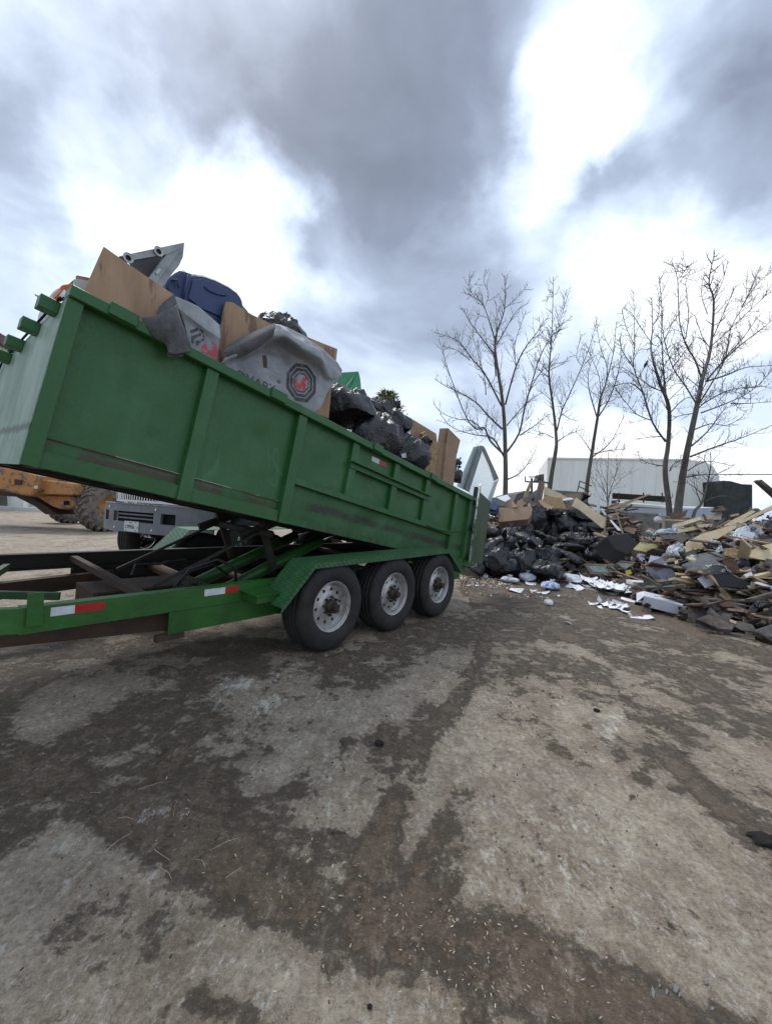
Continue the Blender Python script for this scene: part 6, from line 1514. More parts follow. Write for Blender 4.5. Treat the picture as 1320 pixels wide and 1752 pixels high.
piece('lath', [(1038, 881), (1058, 877), (1058, 879), (1040, 883)], M['wood_pale'], 'short pale lath crossing the leaning yellow lath', 'lath', Y=9.9)
piece('brown_plank', [(1014, 911), (1018, 910), (1038, 917), (1036, 920), (1016, 914)], M['wood_pale'], 'broken pale plank end poking out between the bags', 'plank', Y=8.9)
# black box
tvb = piece('black_box', [(1037, 917), (1071, 911.5), (1092, 929), (1074, 949), (1052, 940)], M['felt'], 'big black square box at the right end of the bags', 'box', th=.4, nrm_=(.2, -.75, .6), Y=8.6, bevel=.015)
# broken window lying at the foot
wn_ = empty('old_window', on_mound(1045, 975, .1)); tag(wn_, 'brown framed old window with cloudy glass lying at the foot of the heap', 'window'); org = wn_.location.copy()
Ywn = on_mound(1045, 972, .12)
def wpart(name, pts, m, th=.03, par=wn_, P0=Ywn, n=(0, -.62, .78), org=org):
    n = Vector(n).normalized(); o = MB().slab([on_plane(x, y, P0, n) for x, y in pts], n, th).build(name, m, None, fix=True); o.data.transform(Matrix.Translation(-org)); o.parent = par; return o
M['cloudy'] = mat('cloudy_green_glass', (.16, .21, .20), .25, var=(.30, .35, .33), scale=9, mixpos=(.35, .6))
wpart('frame_bar', [(998.5, 964.5), (1003, 964), (1013, 978), (1009, 981)], M['wood_brown'], .05)
wpart('frame_bar', [(1003.5, 964), (1060, 966), (1061, 969), (1006, 967.5)], M['wood_brown'], .05)
wpart('frame_bar', [(1009, 981.5), (1013, 978.5), (1070, 984), (1072, 988)], M['wood_brown'], .05)
wpart('frame_bar', [(1058, 969), (1062, 968), (1087, 988), (1080, 989)], M['wood_brown'], .05)
wpart('pane', [(1006, 968), (1058, 969.5), (1070, 983.5), (1014, 978)], M['cloudy'], .01)
w2 = empty('window_frame', on_mound(1080, 965, .1)); tag(w2, 'second narrow window frame lying behind the brown framed window', 'window'); org2 = w2.location.copy(); P2 = on_mound(1080, 962, .16)
for pts in ([(1040, 961), (1049, 957), (1092, 962), (1090, 965)], [(1090, 965), (1094, 962), (1094, 975), (1090, 977)], [(1062, 974), (1066, 972), (1090, 977), (1086, 979)]): wpart('frame_bar', pts, M['wood_brown'], .04, w2, P2, org=org2)
wpart('pane', [(1048, 961.5), (1089, 965.5), (1089, 976), (1066, 972)], M['cloudy'], .008, w2, P2, org=org2)
piece('yellow_label', [(1068, 977), (1077, 974.5), (1081, 981), (1072, 984)], mat('yellow_tag', (.75, .58, .03), .5, var=(.5, .38, .05), scale=60, mixpos=(.4, .5)), 'yellow paper tag on the corner of the old window', 'tag', up=.2, th=.003)
piece('wood_stick', [(1073, 943), (1076, 941), (1112, 974), (1109, 977)], M['wood_red'], 'long red brown stick slanting above the old window', 'stick', up=.25, nrm_=(0, -.8, .5))
piece('wood_stick', [(1082, 986), (1084, 984), (1107, 972), (1107, 975)], M['wood_brown'], 'short brown stick behind the white file box', 'stick', up=.2)
piece('wood_board', [(1074, 939), (1112, 948), (1111, 955), (1080, 949)], M['wood_red'], 'red brown board under the yellow foam', 'board', up=.2, th=.04)
piece('white_board', [(1000, 962), (1045, 953), (1048, 957), (1003, 966)], M['paper'], 'white board edge behind the old window', 'board', up=.12)
piece('yellow_foam', [(1082, 939), (1095, 927), (1136, 929), (1133, 937), (1115, 946), (1086, 941)], M['foam'], 'pale yellow foam slab with a scooped hollow', 'foam', up=.2, th=.06, nrm_=(-.1, -.6, .8))
piece('foam_hollow_shade', [(1100, 934), (1110, 930), (1132, 931), (1120, 938), (1104, 939)], mat('foam_shade', (.36, .32, .15), .9), 'darker sheet painting the shade in the hollow of the yellow foam', 'foam', up=.26, th=.01, nrm_=(-.1, -.6, .8))  # thin darker sheet, shade of the scooped hollow put in as colour
piece('brown_board', [(1092, 922.5), (1136, 926), (1134, 929), (1094, 926)], M['wood_brown'], 'narrow brown board behind the yellow foam', 'board', up=.25)
# printed box
pbx = piece('printed_carton', [(1109, 964), (1131, 954), (1157, 983), (1168, 1001), (1140, 1001), (1120, 980)], M['box_lilac'], 'grey lilac printed carton with a white oval, standing on its corner', 'carton', th=.25, up=.3, nrm_=(-.3, -.85, .35))
piece('carton_flap', [(1108, 963), (1112, 950), (1128, 955), (1131, 953)], M['paper'], 'open white flap above the printed lilac carton', 'flap', th=.004, up=.3, nrm_=(-.3, -.85, .35))
bpy.context.view_layer.update()
def bvh_world(o):
    return BVHTree.FromPolygons([o.matrix_world @ v.co for v in o.data.vertices], [tuple(p.vertices) for p in o.data.polygons])
def wdecal(o, polys, m, name='printed_mark', lift=.004):
    bv = bvh_world(o); mb = MB()
    for pl in polys:
        P = [stick(bv, x, y, lift) for x, y in pl]
        if all(P): mb.add(P, [tuple(range(len(P)))])
    if mb.v:
        q = mb.build(name, m, None); q.data.transform(o.matrix_world.inverted()); q.parent = o
oval = [(1145 + 12 * math.cos(a) * .86 + 6 * math.sin(a), 977 + 8.5 * math.sin(a) + 4 * math.cos(a)) for a in np.arange(0, 6.28, .35)]
wdecal(pbx, [[(1121, 979), (1117, 973), (1137, 964), (1142, 969)]], mat('dark_lilac_band', (.16, .16, .2), .5)); wdecal(pbx, [oval], M['paper'], lift=.006)
wdecal(pbx, [[(1136, 972), (1141, 970), (1147, 976), (1154, 979), (1152, 984), (1145, 986), (1139, 981)]], M['print_k'], lift=.008)
wdecal(pbx, [[(1130, 967), (1138, 964), (1140, 966), (1132, 969)]], M['paper'], lift=.008)
# file box and large white carton on the ground
def solid_box(name, c, dims, rot, m, lab, cat, bevel=.004):
    a_, b_, c_ = [d / 2 for d in dims]; R_ = Euler(rot).to_matrix().to_4x4()
    o = MB().box((-a_, -b_, 0), (a_, b_, 2 * c_)).build(name, m, None, fix=True, bevel=bevel); o.matrix_world = Matrix.Translation(c) @ R_; tag(o, lab, cat); return o
g_ = gnd(1099, 1018); fbx = solid_box('file_box', (g_.x, g_.y + .14, 0), (.33, .28, .23), (0, 0, -.12), M['box_white'], 'white cardboard file box with hand hole on the ground', 'box')
for nm, x0, x1, z0, z1, m_ in (('hand_hole', -.055, .045, .145, .172, 'black'), ('printed_mark', -.06, .07, .045, .062, 'print_k'), ('printed_line', -.13, .13, .085, .089, 'print_k'), ('printed_line', -.13, -.02, .115, .119, 'print_k')):
    q = MB().box((x0, -.1425, z0), (x1, -.1405, z1)).build(nm, M[m_], fbx)
g_ = gnd(1160, 1057); wb = solid_box('white_carton', (g_.x - .02, g_.y + .28, .06), (.56, .30, .155), (.10, .13, -.52), M['box_white'], 'large flat white carton tilted on the ground in front of the heap', 'carton')
for k in range(3): MB().box((-.16 + .1 * k, -.02 + .04 * k, .156), (-.10 + .1 * k, -.005 + .04 * k, .1575)).build('printed_line', M['print_k'], wb)
MB().slab([(-.28, -.15, .155), (-.28, .15, .155), (-.37, .14, .10), (-.36, -.13, .03)], (-1, 0, .2), .004).build('carton_flap', M['box_white'], wb)
piece('green_tin', [(1118, 1000), (1124, 1003), (1123, 1022), (1117, 1022)], mat('dark_green_tin', (.03, .09, .035), .5), 'dark green tin between the file box and the white carton', 'tin', th=.1, up=.02, nrm_=(0, -1, 0))
piece('wood_post_end', [(1119, 1026), (1125, 1024), (1126, 1048), (1118, 1050)], M['wood_brown'], 'short brown post end standing left of the white carton', 'post', th=.05, up=.02, nrm_=(0, -1, 0))
piece('wood_board', [(1084, 985), (1116, 991), (1115, 994), (1083, 990)], M['wood_red'], 'red brown board lying on top of the file box', 'board', up=.1, th=.02)
piece('white_board', [(1188, 993), (1190, 984), (1196, 980), (1197, 984)], M['paper'], 'tiny white paper corner right of the printed carton', 'paper', up=.1)
# right heap sheets
piece('fibreboard_sheet', [(1172, 928), (1200, 913), (1251, 899), (1261, 901), (1218, 927), (1195, 944), (1186, 940), (1172, 945)], M['tan_sheet'], 'widest tan fibreboard sheet sloping down in the middle of the right heap', 'board', up=.25, nrm_=(-.45, -.6, .6), th=.02)
piece('fibreboard_sheet', [(1285, 873), (1292, 875), (1264, 892), (1252, 899), (1236, 900), (1249, 891)], M['tan_sheet'], 'tan fibreboard strip above the widest fibreboard sheet', 'board', up=.35, nrm_=(-.45, -.6, .6), th=.02)
piece('long_plank', [(1335, 857), (1335, 864), (1266, 896), (1261, 893)], M['tan_sheet'], 'long narrow tan plank running up to the right edge', 'plank', up=.45, nrm_=(-.3, -.7, .6), th=.03, anchor=(1290, 880))
piece('fibreboard_sheet', [(1279, 944.5), (1300, 933), (1335, 928), (1335, 963), (1300, 957), (1281, 953)], M['tan_sheet'], 'broad tan board at the right edge below the foil heap', 'board', up=.2, nrm_=(-.2, -.6, .75), th=.02)
piece('plywood_strip', [(1158, 907), (1200, 897), (1215, 896), (1207, 903), (1160, 912)], M['tan_sheet'], 'layered plywood strip behind the widest fibreboard sheet', 'board', up=.2, th=.03)
piece('pale_board', [(1248, 881), (1262, 878), (1264, 881), (1250, 884)], M['wood_pale'], 'short pale board at the crest of the right heap', 'board', up=.4)
piece('dark_plank', [(1211, 905), (1238, 884), (1242, 887), (1213, 910)], M['wood_dark'], 'dark thick plank left of the fibreboard sheets', 'plank', up=.3, th=.05)
piece('dark_pole', [(1297.5, 823), (1302, 820.5), (1340, 852), (1336, 857)], M['wood_dark'], 'thick dark beam poking into the sky at the right edge', 'beam', Y=7.4, nrm_=(0, -1, 0), th=.12)
piece('pale_lath', [(1106, 905), (1112, 903), (1128, 911), (1124, 914)], M['wood_pale'], 'pale striped lath left of the clear film heap', 'lath', up=.25)
piece('small_chair_frame', [(1134, 884), (1137, 884), (1137, 904), (1134, 904)], M['wood_pale'], 'upright pale peg in front of the twin tree trunks', 'peg', Y=9.6, nrm_=(0, -1, 0), th=.04)
piece('pale_lath', [(1137, 888), (1170, 889.5), (1170, 892), (1137, 890)], M['wood_pale'], 'horizontal pale lath in front of the twin tree trunks', 'lath', Y=9.6)
piece('small_white_block', [(1281, 899), (1287, 894), (1305, 902), (1300, 906)], M['wood_pale'], 'small square pale board in the shade under the long plank', 'board', up=.25)
piece('brown_chair_back', [(1142, 878), (1165, 876), (1176, 872), (1172, 882), (1150, 888)], M['wood_red'], 'rusty brown curved piece at the foot of the twin trunks', 'piece', Y=9.8)
piece('grey_plank', [(1150, 930), (1172, 915), (1176, 921), (1158, 936)], M['wood_brown'], 'grey brown plank end left of the widest fibreboard sheet', 'plank', up=.25, th=.05)
piece('felt_piece', [(1172, 947), (1184, 940), (1192, 945), (1170, 962), (1162, 958)], M['shingle'], 'dark grey felt piece under the broken end of the fibreboard sheet', 'felt', up=.2)
# black sheet, felt flap
sheet('black_sheet', [[tuple(q) for q in r] for r in (
  [(1164, 962, 0), (1185, 950, 0), (1212, 944, 0), (1228, 948, 0)], [(1166, 975, 1), (1190, 962, 1), (1218, 958, 1), (1240, 970, 1)], [(1175, 988, 1), (1200, 980, 1), (1225, 972, 1), (1248, 984, 1)], [(1182, 996, 0), (1205, 998, 0), (1230, 996, 0), (1250, 1000, 0)])],
  M['tarp'], fn=lambda x, y, k: on_mound(x, y, .18 + .16 * k), wob=.05, seed=33, nu=44, nv=30, sc=4)
tag(bpy.data.objects['black_sheet'], 'shiny black plastic sheet draped in the middle of the right heap', 'plastic sheet')
piece('felt_flap', [(1211, 984), (1248, 982), (1280, 996), (1290, 1002), (1284, 1008), (1240, 1003), (1226, 1006)], M['felt'], 'matt black roofing felt flap below the shiny black sheet', 'felt', up=.26, nrm_=(-.3, -.8, .5), th=.008)
piece('brown_slab', [(1236, 958), (1250, 955), (1257, 960), (1272, 986), (1256, 985), (1243, 972)], M['wood_red'], 'torn red brown slab rising above the felt flap', 'slab', up=.25, th=.05)
piece('torn_chipboard', [(1238, 938), (1255, 937), (1272, 945), (1262, 957), (1240, 950)], M['osb'], 'torn round golden chipboard left of the broad tan board', 'chipboard', up=.2, th=.03)
piece('white_stick', [(1271, 983), (1284, 978), (1288, 986), (1278, 990)], M['paper'], 'white crumpled chunk above the pale lath on the right', 'scrap', up=.25, th=.06)
piece('pale_lath', [(1284, 985), (1288, 984), (1318, 1000), (1314, 1003)], M['wood_pale'], 'pale lath beside the white chunk on the right', 'lath', up=.25)
piece('white_strip', [(1288, 997), (1294, 995), (1325, 1004), (1322, 1008)], M['paper'], 'white strip under the pale lath on the right', 'strip', up=.25)
# heavy timbers and shingles low on the right
def timb(pts, m, lab, th=.05, nrm_=(-.2, -.55, .8), up=.14, cat='timber', name='timber'): return piece(name, pts, M[m], lab, cat, th=th, nrm_=nrm_, up=up, bevel=.004)
timb([(1194, 1020), (1216, 1021), (1247, 1041), (1246, 1048), (1204, 1040)], 'wood_dark', 'thick weathered timber block right of the white carton', .09)
timb([(1189, 1059), (1210, 1051), (1257, 1069), (1252, 1077), (1230, 1076)], 'wood_dark', 'lowest long dark timber at the foot of the right heap', .07)
timb([(1229, 1033), (1240, 1029), (1275, 1027), (1281, 1030), (1256, 1039), (1236, 1038)], 'wood_red', 'short split red timber above the thick weathered block', .06)
timb([(1279, 1044), (1303, 1015), (1314, 1020), (1291, 1050)], 'shingle', 'grey plank leaning up right in the low right heap', .03, (-.3, -.8, .5))
timb([(1308, 1042), (1315, 1041), (1320, 1068), (1313, 1069)], 'wood_pale', 'short pale upright lath at the right edge', .03, (0, -1, .2))
timb([(1272, 1047), (1311, 1052), (1311, 1060), (1280, 1058)], 'wood_red', 'red brown timber left of the pale upright lath', .05)
timb([(1222, 1011), (1243, 1015), (1248, 1028), (1236, 1030), (1222, 1026)], 'wood_brown', 'square brown shingle flake right of the printed carton', .02)
timb([(1235, 1000), (1255, 998), (1250, 1012), (1240, 1013)], 'wood_brown', 'grey brown shingle standing below the felt flap', .02, (-.2, -.9, .4))
timb([(1262, 1006), (1290, 1005), (1300, 1012), (1285, 1017), (1270, 1011)], 'shingle', 'flat brown shingle left of the leaning grey plank', .015)
timb([(1290, 1005), (1330, 1016), (1330, 1024), (1310, 1020)], 'wood_brown', 'long brown shingle strip at the right edge', .015)
timb([(1164, 1006), (1222, 1008), (1224, 1013), (1166, 1010)], 'wood_dark', 'long thin dark board behind the white carton', .02)
timb([(1168, 1012), (1222, 1015), (1220, 1019), (1190, 1017)], 'wood_red', 'long thin red board behind the white carton', .02)
timb([(1288, 1078), (1330, 1064), (1330, 1092), (1300, 1088)], 'shingle', 'dark slab at the lower right corner of the heap', .05)
timb([(1260, 1062), (1286, 1068), (1296, 1082), (1268, 1078), (1256, 1072)], 'shingle', 'jagged dark shingle left of the corner slab', .015)
timb([(1236, 1082), (1262, 1082), (1300, 1092), (1262, 1090)], 'shingle', 'thin dark shingle lying on the ground in front of the corner slab', .012, (0, -.1, 1), .02)
timb([(1160, 1045), (1192, 1040), (1196, 1052), (1170, 1050)], 'wood_dark', 'dark timber hidden behind the lower edge of the white carton', .05)
# more loose boards over the rear of the heap, each its own thing
rg = np.random.RandomState(77); where = ['behind the yellow foam', 'near the twin tree trunks', 'at the crest of the right heap', 'near the concrete blocks', 'beside the clear film', 'low in the right heap', 'near the right edge of the heap']
shade = [('wood_brown', 'brown'), ('wood_dark', 'dark'), ('wood_pale', 'pale'), ('wood_red', 'reddish'), ('shingle', 'grey'), ('tan_sheet', 'tan')]
protos = {}
for mk, col_ in shade:
    for li in range(3):
        b = MB(); L_ = (.5, .8, 1.15)[li]; wd = (.05, .09, .16)[rg.randint(3)]; b.box((-L_ / 2, -wd / 2, -.01), (L_ / 2, wd / 2, .012 + .012 * (li == 1))); me = b.mesh('loose_board', M[mk]); protos[(mk, li)] = me
used_labels = set()
for k in range(420):
    for _ in range(60):
        px = rg.uniform(1030, 1330); py = rg.uniform(865, 1075); p = on_mound(px, py, .1); d, u = base_dist(p.x, p.y)
        if d > .15 and p.y < 13.5: break
    mk, col_ = shade[rg.choice(6, p=[.3, .26, .1, .12, .14, .08])]; li = rg.randint(3)
    if py > 1000: wh = 'low in the right heap' if px < 1270 else 'near the right edge of the heap'
    elif px > 1240: wh = 'at the crest of the right heap'
    elif px > 1120: wh = 'near the twin tree trunks' if py < 905 else 'beside the clear film'
    else: wh = 'near the concrete blocks' if py < 905 else 'behind the yellow foam'
    if (mk, li, wh) in used_labels: continue
    used_labels.add((mk, li, wh)); o = link('loose_board', protos[(mk, li)]); o.location = p
    o.rotation_euler = (rg.randn() * .35, rg.randn() * .3, rg.uniform(0, 3.14))
    if py > 1000: wh = 'low in the right heap' if px < 1270 else 'near the right edge of the heap'
    elif px > 1240: wh = 'at the crest of the right heap'
    elif px > 1120: wh = 'near the twin tree trunks' if py < 905 else 'beside the clear film'
    else: wh = 'near the concrete blocks' if py < 905 else 'behind the yellow foam'
    sz = ('short', 'middling', 'long')[li]
    tag(o, f'{sz} {col_} broken board lying {wh}', 'board', f'broken boards lying {wh}')
for pts, m_, lab, nn in [
  ([(1196, 886), (1232, 876), (1236, 881), (1200, 892)], 'wood_pale', 'pale board at the crest in front of the cream shed corner', (-.2, -.7, .7)),
  ([(1150, 897), (1196, 884), (1199, 889), (1156, 903)], 'tan_sheet', 'tan strip board right of the twin trunks', (-.3, -.6, .7)),
  ([(1060, 897), (1088, 905), (1084, 914), (1058, 905)], 'card', 'brown cardboard piece behind the black box', (.1, -.7, .7)),
  ([(1268, 906), (1292, 912), (1286, 922), (1266, 915)], 'box_white', 'white board piece in front of the silver plastic heap', (-.1, -.8, .6)),
  ([(1300, 960), (1335, 972), (1335, 984), (1298, 970)], 'wood_brown', 'brown board under the broad tan board at the right edge', (-.1, -.7, .7)),
  ([(1192, 990), (1206, 984), (1222, 1000), (1206, 1006)], 'box_white', 'small white panel leaning beside the printed carton', (-.2, -.8, .5)),
  ([(1095, 968), (1112, 962), (1114, 967), (1098, 974)], 'wood_pale', 'short pale board above the file box', (0, -.7, .7)),
  ([(1122, 918), (1150, 922), (1147, 929), (1120, 926)], 'card', 'flat cardboard strip behind the yellow foam', (0, -.6, .8))]:
    piece('flat_board', pts, M[m_], lab, 'board', up=.28, th=.015, nrm_=nn)
# clear film and crumpled heaps
for (x, y, w, h, k, lab, mt) in [
  (1145, 915, 42, 22, 3, 'crumpled clear film over the boards left of the fibreboard', 'clear'), (1160, 905, 26, 18, 8, 'upper tuft of clear film near the twin trunks', 'clear'),
  (1158, 950, 44, 34, 4, 'crumpled clear bag behind the printed lilac carton', 'clear'), (1282, 922, 56, 36, 1, 'big crumpled silver white plastic heap near the right edge', 'clear'),
  (1260, 901, 28, 18, 6, 'white crumpled plastic lying on the fibreboard sheets', 'bag_white'), (1248, 915, 34, 14, 5, 'flat crumpled film under the fibreboard sheet', 'clear'),
  (1219, 936, 26, 20, 7, 'crumpled film hanging above the shiny black sheet', 'clear'), (1232, 946, 14, 22, 2, 'narrow film tuft left of the torn chipboard', 'clear'),
  (1125, 890, 14, 12, 0, 'small white plastic ball on the concrete block', 'bag_white'), (1150, 985, 24, 24, 9, 'clear film tuft under the printed lilac carton', 'clear'),
  (1188, 960, 26, 22, 3, 'torn white film left of the shiny black sheet', 'clear'), (1110, 912, 12, 10, 1, 'tiny white scrap beside the black box', 'bag_white'),
  (1290, 880, 24, 20, 4, 'dark grey crumpled plastic under the long plank', 'bag_grey'), (1312, 905, 24, 26, 2, 'dark blue grey crumpled plastic at the right edge', 'bag_grey')]:
    p = on_mound(x, y, .1); s = p.y / F; add_bag(p, w * s, h * s, k, lab, name='crumpled_plastic', mat_=mt, depth=(w + h) * .4 * s)['category'] = 'plastic'
for k, (x, y, w, h, kk, mt, lab) in enumerate([
  (1200, 1000, 26, 14, 4, 'bag', 'crushed black plastic under the shiny black sheet'), (1268, 965, 22, 16, 2, 'bag_grey', 'grey crushed plastic right of the torn red brown slab'), (1300, 975, 30, 16, 8, 'bag', 'black crushed plastic under the broad tan board'),
  (1215, 915, 18, 10, 5, 'bag_white', 'white torn plastic on the widest fibreboard edge'), (1090, 955, 20, 12, 7, 'clear', 'clear film between the yellow foam and the old window'), (1060, 952, 22, 12, 3, 'bag_white', 'pale crumpled plastic behind the old window'),
  (1130, 1000, 16, 14, 6, 'card', 'crushed brown wrapping between the file box and printed carton'), (1150, 1008, 14, 10, 1, 'wood_pale', 'tan crumpled lump on the white carton back edge'), (1095, 930, 16, 10, 9, 'bag_white', 'white torn paper ball beside the black box'),
  (1182, 925, 20, 14, 0, 'bag_grey', 'grey crushed bag left of the fibreboard sheets'), (1228, 872, 20, 10, 4, 'wood_brown', 'brown crumpled clump at the crest by the cream shed'), (1305, 1035, 22, 14, 5, 'bag', 'black crushed plastic among the shingles at the right edge')]):
    p = on_mound(x, y, .12); s_ = p.y / F; add_bag(p, w * s_, h * s_, kk, lab, name='crumpled_plastic', mat_=mt, depth=(w + h) * .4 * s_)['category'] = 'plastic'
# ---- black bags of the heap (crop survey: 780 + x/4.714)
def pb_(x, y, w, h, k, lab, grey=False, up=.16, rot=None):
    px, py = 780 + x / 4.714, 780 + y / 4.714; p = on_mound(px, py, up); s = p.y / F
    return add_bag(p, w / 4.714 * s * 1.06, h / 4.714 * s * 1.06, k, lab, 'black bags dumped in the heap', rot, grey)
HB_ = [(450,480,180,110,1,'grey black bag with a dark mouth, top left of the bag heap',1),(600,490,230,190,0,'big smooth dull bag at the top centre of the bag heap',1),(760,465,200,110,5,'flat bag at the crest behind the wrinkled bag',0),
 (980,470,190,170,2,'upright wrinkled bag leaning on the long plywood panel',0),(1060,570,250,150,8,'wide bag just below the long plywood panel',0),(450,565,220,110,6,'flattened grey bag left of the top centre bag',1),
 (640,575,180,150,7,'bag with a curved seam under the top centre bag',0),(830,565,230,180,4,'most wrinkled bag in the middle of the top row',0),(430,640,120,130,9,'small round bag above the white paper on the left',1),
 (250,625,160,120,3,'bag beside the trailer door, upper left',0),(350,710,270,160,8,'long bag behind the trailer door',1),(590,715,240,150,1,'bag with shiny folds in the left middle',0),
 (820,645,200,130,5,'shaded bag in the hollow at the centre',0),(1060,690,240,130,4,'wrinkled bag left of the black box',0),(930,690,180,120,2,'bag between the centre and the wide right bag',0),
 (300,835,250,270,0,'largest hanging bag at the trailer door, front left',0),(530,865,220,220,7,'tall front bag with white light on its folds',0),(610,830,120,150,9,'narrow pleated bag in the front row',0),
 (710,840,180,190,2,'front row bag leaning on the lone bag',0),(900,825,260,130,6,'low wide bag behind the white papers',0),(880,750,250,90,1,'flat topped bag in the second row',0),
 (1180,755,200,120,5,'small wrinkled bag near the white papers on the right',0),(620,660,190,110,8,'bag squeezed under the seam bag',0),(1010,620,160,100,3,'shaded bag under the wide right bag',0),
 (205,770,130,210,4,'dark bag squeezed against the trailer door',0),(1170,820,170,100,7,'torn limp bag at the right foot of the bag heap',0),(540,600,140,110,3,'dark bag in the gap left of the seam bag',0),
 (770,790,140,100,9,'small bag with a white speck in the second row',0),(390,900,200,150,5,'shaded bag low in the front row',0),(1090,790,140,90,0,'little bag beside the folded white paper',0),
 (700,700,170,110,6,'dark creased bag left of centre',0),(500,760,160,110,2,'bag between the two front row bags',0),(1190,700,150,150,1,'dark bag touching the black box',0),(160,900,120,140,8,'shaded bag under the trailer door',0)]
for t in HB_: pb_(*t[:6], grey=bool(t[6]))
g_ = gnd(943, 1001); ob = add_bag((g_.x, g_.y + .28, .27), .60, .46, 3, 'lone shiny black bag sitting on the ground in front of the bag heap', rot=(.1, .1, .8))
g_ = gnd(944, 1009); add_bag((g_.x - .02, g_.y + .04, .07), .34, .15, 4, 'blue and white plastic bag under the lone black bag', mat_='bag_blue', rot=(0, 0, .3), name='plastic_bag')
for x, y, w, h, k, lab, mt in [(901, 988, 26, 18, 1, 'crumpled cream plastic bag left of the lone black bag', 'bag_white'), (872, 992, 28, 14, 6, 'crumpled lilac white plastic in front of the tall front bag', 'bag_white'),
   (937, 1031, 14, 11, 0, 'small crumpled paper ball alone on the dirt', 'paper'), (980, 990, 26, 20, 8, 'crumpled white paper heap right of the lone black bag', 'paper'), (1018, 985, 30, 10, 5, 'grey white flattened bag beside the old window', 'clear'), (830, 987, 9, 7, 2, 'tiny white cup shaped scrap by the trailer', 'bag_white')]:
    p = gnd(x, y + h * .4); s = p.y / F; add_bag((p.x, p.y, h * s * .4), w * s, h * s, k, lab, mat_=mt, name='crumpled_paper', rot=(0, 0, k))['category'] = 'crumpled litter'
# ---- papers on the ground
def paper(pts, lab, grp=None, curl=.02, m='paper', lift=.004):
    P = [gnd(x, y, lift) for x, y in pts]; n = 5; mb = MB(); V_ = []
    a, b, c, d = P; ph = random.uniform(0, 6)
    for j in range(n + 1):
        for i in range(n + 1):
            s, t = i / n, j / n; q = a.lerp(b, s).lerp(d.lerp(c, s), t); q.z += curl * (.5 + .5 * math.sin(ph + 3 * s + 2 * t)) * (s - .5) ** 2 * 4 + .002; V_.append(q)
    mb.add(V_, [(j*(n+1)+i, j*(n+1)+i+1, (j+1)*(n+1)+i+1, (j+1)*(n+1)+i) for j in range(n) for i in range(n)])
    o = mb.build('paper_sheet', M[m], None, smooth=True); sd = o.modifiers.new('thickness', 'SOLIDIFY'); sd.thickness = .0015
    settle_origin(o); tag(o, lab, 'paper', grp); return o
G_ = 'loose papers on the ground before the heap'
c5 = lambda pts: [(860 + x / 5.077, 960 + y / 5.077) for x, y in pts]
for pts, lab in [([(35,260),(65,235),(182,250),(150,282)], 'leftmost square white sheet alone on the dirt'), ([(228,255),(300,250),(290,262),(235,270)], 'small torn sheet left of the lone black bag'), ([(270,268),(408,268),(400,282),(350,294)], 'narrow pointed sheet below the lone black bag'),
  ([(190,180),(288,188),(285,212),(195,208)], 'folded pale card between the cream bag and the lone bag'), ([(870,270),(990,275),(1008,295),(940,292)], 'thin flat sheet in front of the paper rows'), ([(1080,285),(1125,286),(1143,312),(1105,308)], 'small square sheet left of the file box'),
  ([(1030,322),(1226,350),(1218,374),(1018,342)], 'long envelope shaped sheet below the file box'), ([(1068,455),(1270,475),(1312,515),(1110,495)], 'nearest big flat sheet on the open dirt'), ([(1210,300),(1310,310),(1312,325),(1240,315)], 'sheet tucked in front of the file box'),
  ([(1288,350),(1330,352),(1330,370),(1295,366)], 'sheet between the file box and the white carton'), ([(528,538),(560,540),(598,554),(592,558)], 'thin white strip alone on the open dirt'), ([(785,235),(905,245),(900,255),(800,246)], 'flat sheet with the pink scrap behind it'),
  ([(560,190),(640,195),(705,250),(640,262)], 'sheet sliding down right of the lone black bag'), ([(530,225),(575,195),(640,235),(610,245)], 'sheet touching the lone black bag'), ([(630,190),(740,190),(800,228),(700,225)], 'sheet in the middle of the paper heap'),
  ([(910,225),(990,228),(1000,262),(930,258)], 'wide sheet in the second paper row'), ([(990,232),(1110,250),(1118,275),(1020,270)], 'sheet left of the file box in the second row'), ([(745,152),(850,165),(920,220),(820,205)], 'tilted sheet below the old window'),
  ([(850,170),(935,190),(950,215),(880,205)], 'sheet overlapping the tilted sheet'), ([(940,180),(1040,200),(1050,225),(950,220)], 'sheet under the old window frame'), ([(1040,205),(1120,215),(1125,240),(1060,232)], 'sheet beside the file box corner'),
  ([(510,15),(540,5),(590,55),(560,100)], 'upright sheet leaning on the lone black bag'), ([(590,30),(625,40),(640,95),(585,90)], 'creased sheet standing in the paper heap')]:
    paper(c5(pts), lab, G_, curl=.03)
rg = np.random.RandomState(51)
for k in range(26):
    px, py = rg.uniform(985, 1082), 0; py = 988 + (px - 985) * .20 + rg.uniform(-6, 9); w, h = rg.uniform(16, 30), rg.uniform(5, 9); sk_ = rg.uniform(-.1, .35); sh_ = rg.uniform(-8, 8)
    paper([(px, py), (px + w, py + w * sk_), (px + w + sh_, py + h + w * sk_), (px + sh_, py + h)], 'white sheet among many overlapping papers below the old window', 'overlapping papers below the old window', curl=.06, lift=.008 + .004 * k)
for k, (x, y) in enumerate([(780, 375), (820, 395), (860, 370), (900, 385), (950, 400), (1000, 410), (1050, 425), (930, 360), (990, 385), (1040, 395)]):
    a = random.uniform(-.2, .3); w, h = random.uniform(60, 95), random.uniform(14, 24)
    paper(c5([(x - w/2, y - h/2), (x + w/2, y - h/2 + w * a), (x + w/2 + 18, y + h/2 + w * a), (x - w/2 + 18, y + h/2)]), 'overlapping white sheet in the fanned paper stack', 'fanned paper stack in the foreground', curl=.05, lift=.006 + .005 * k)
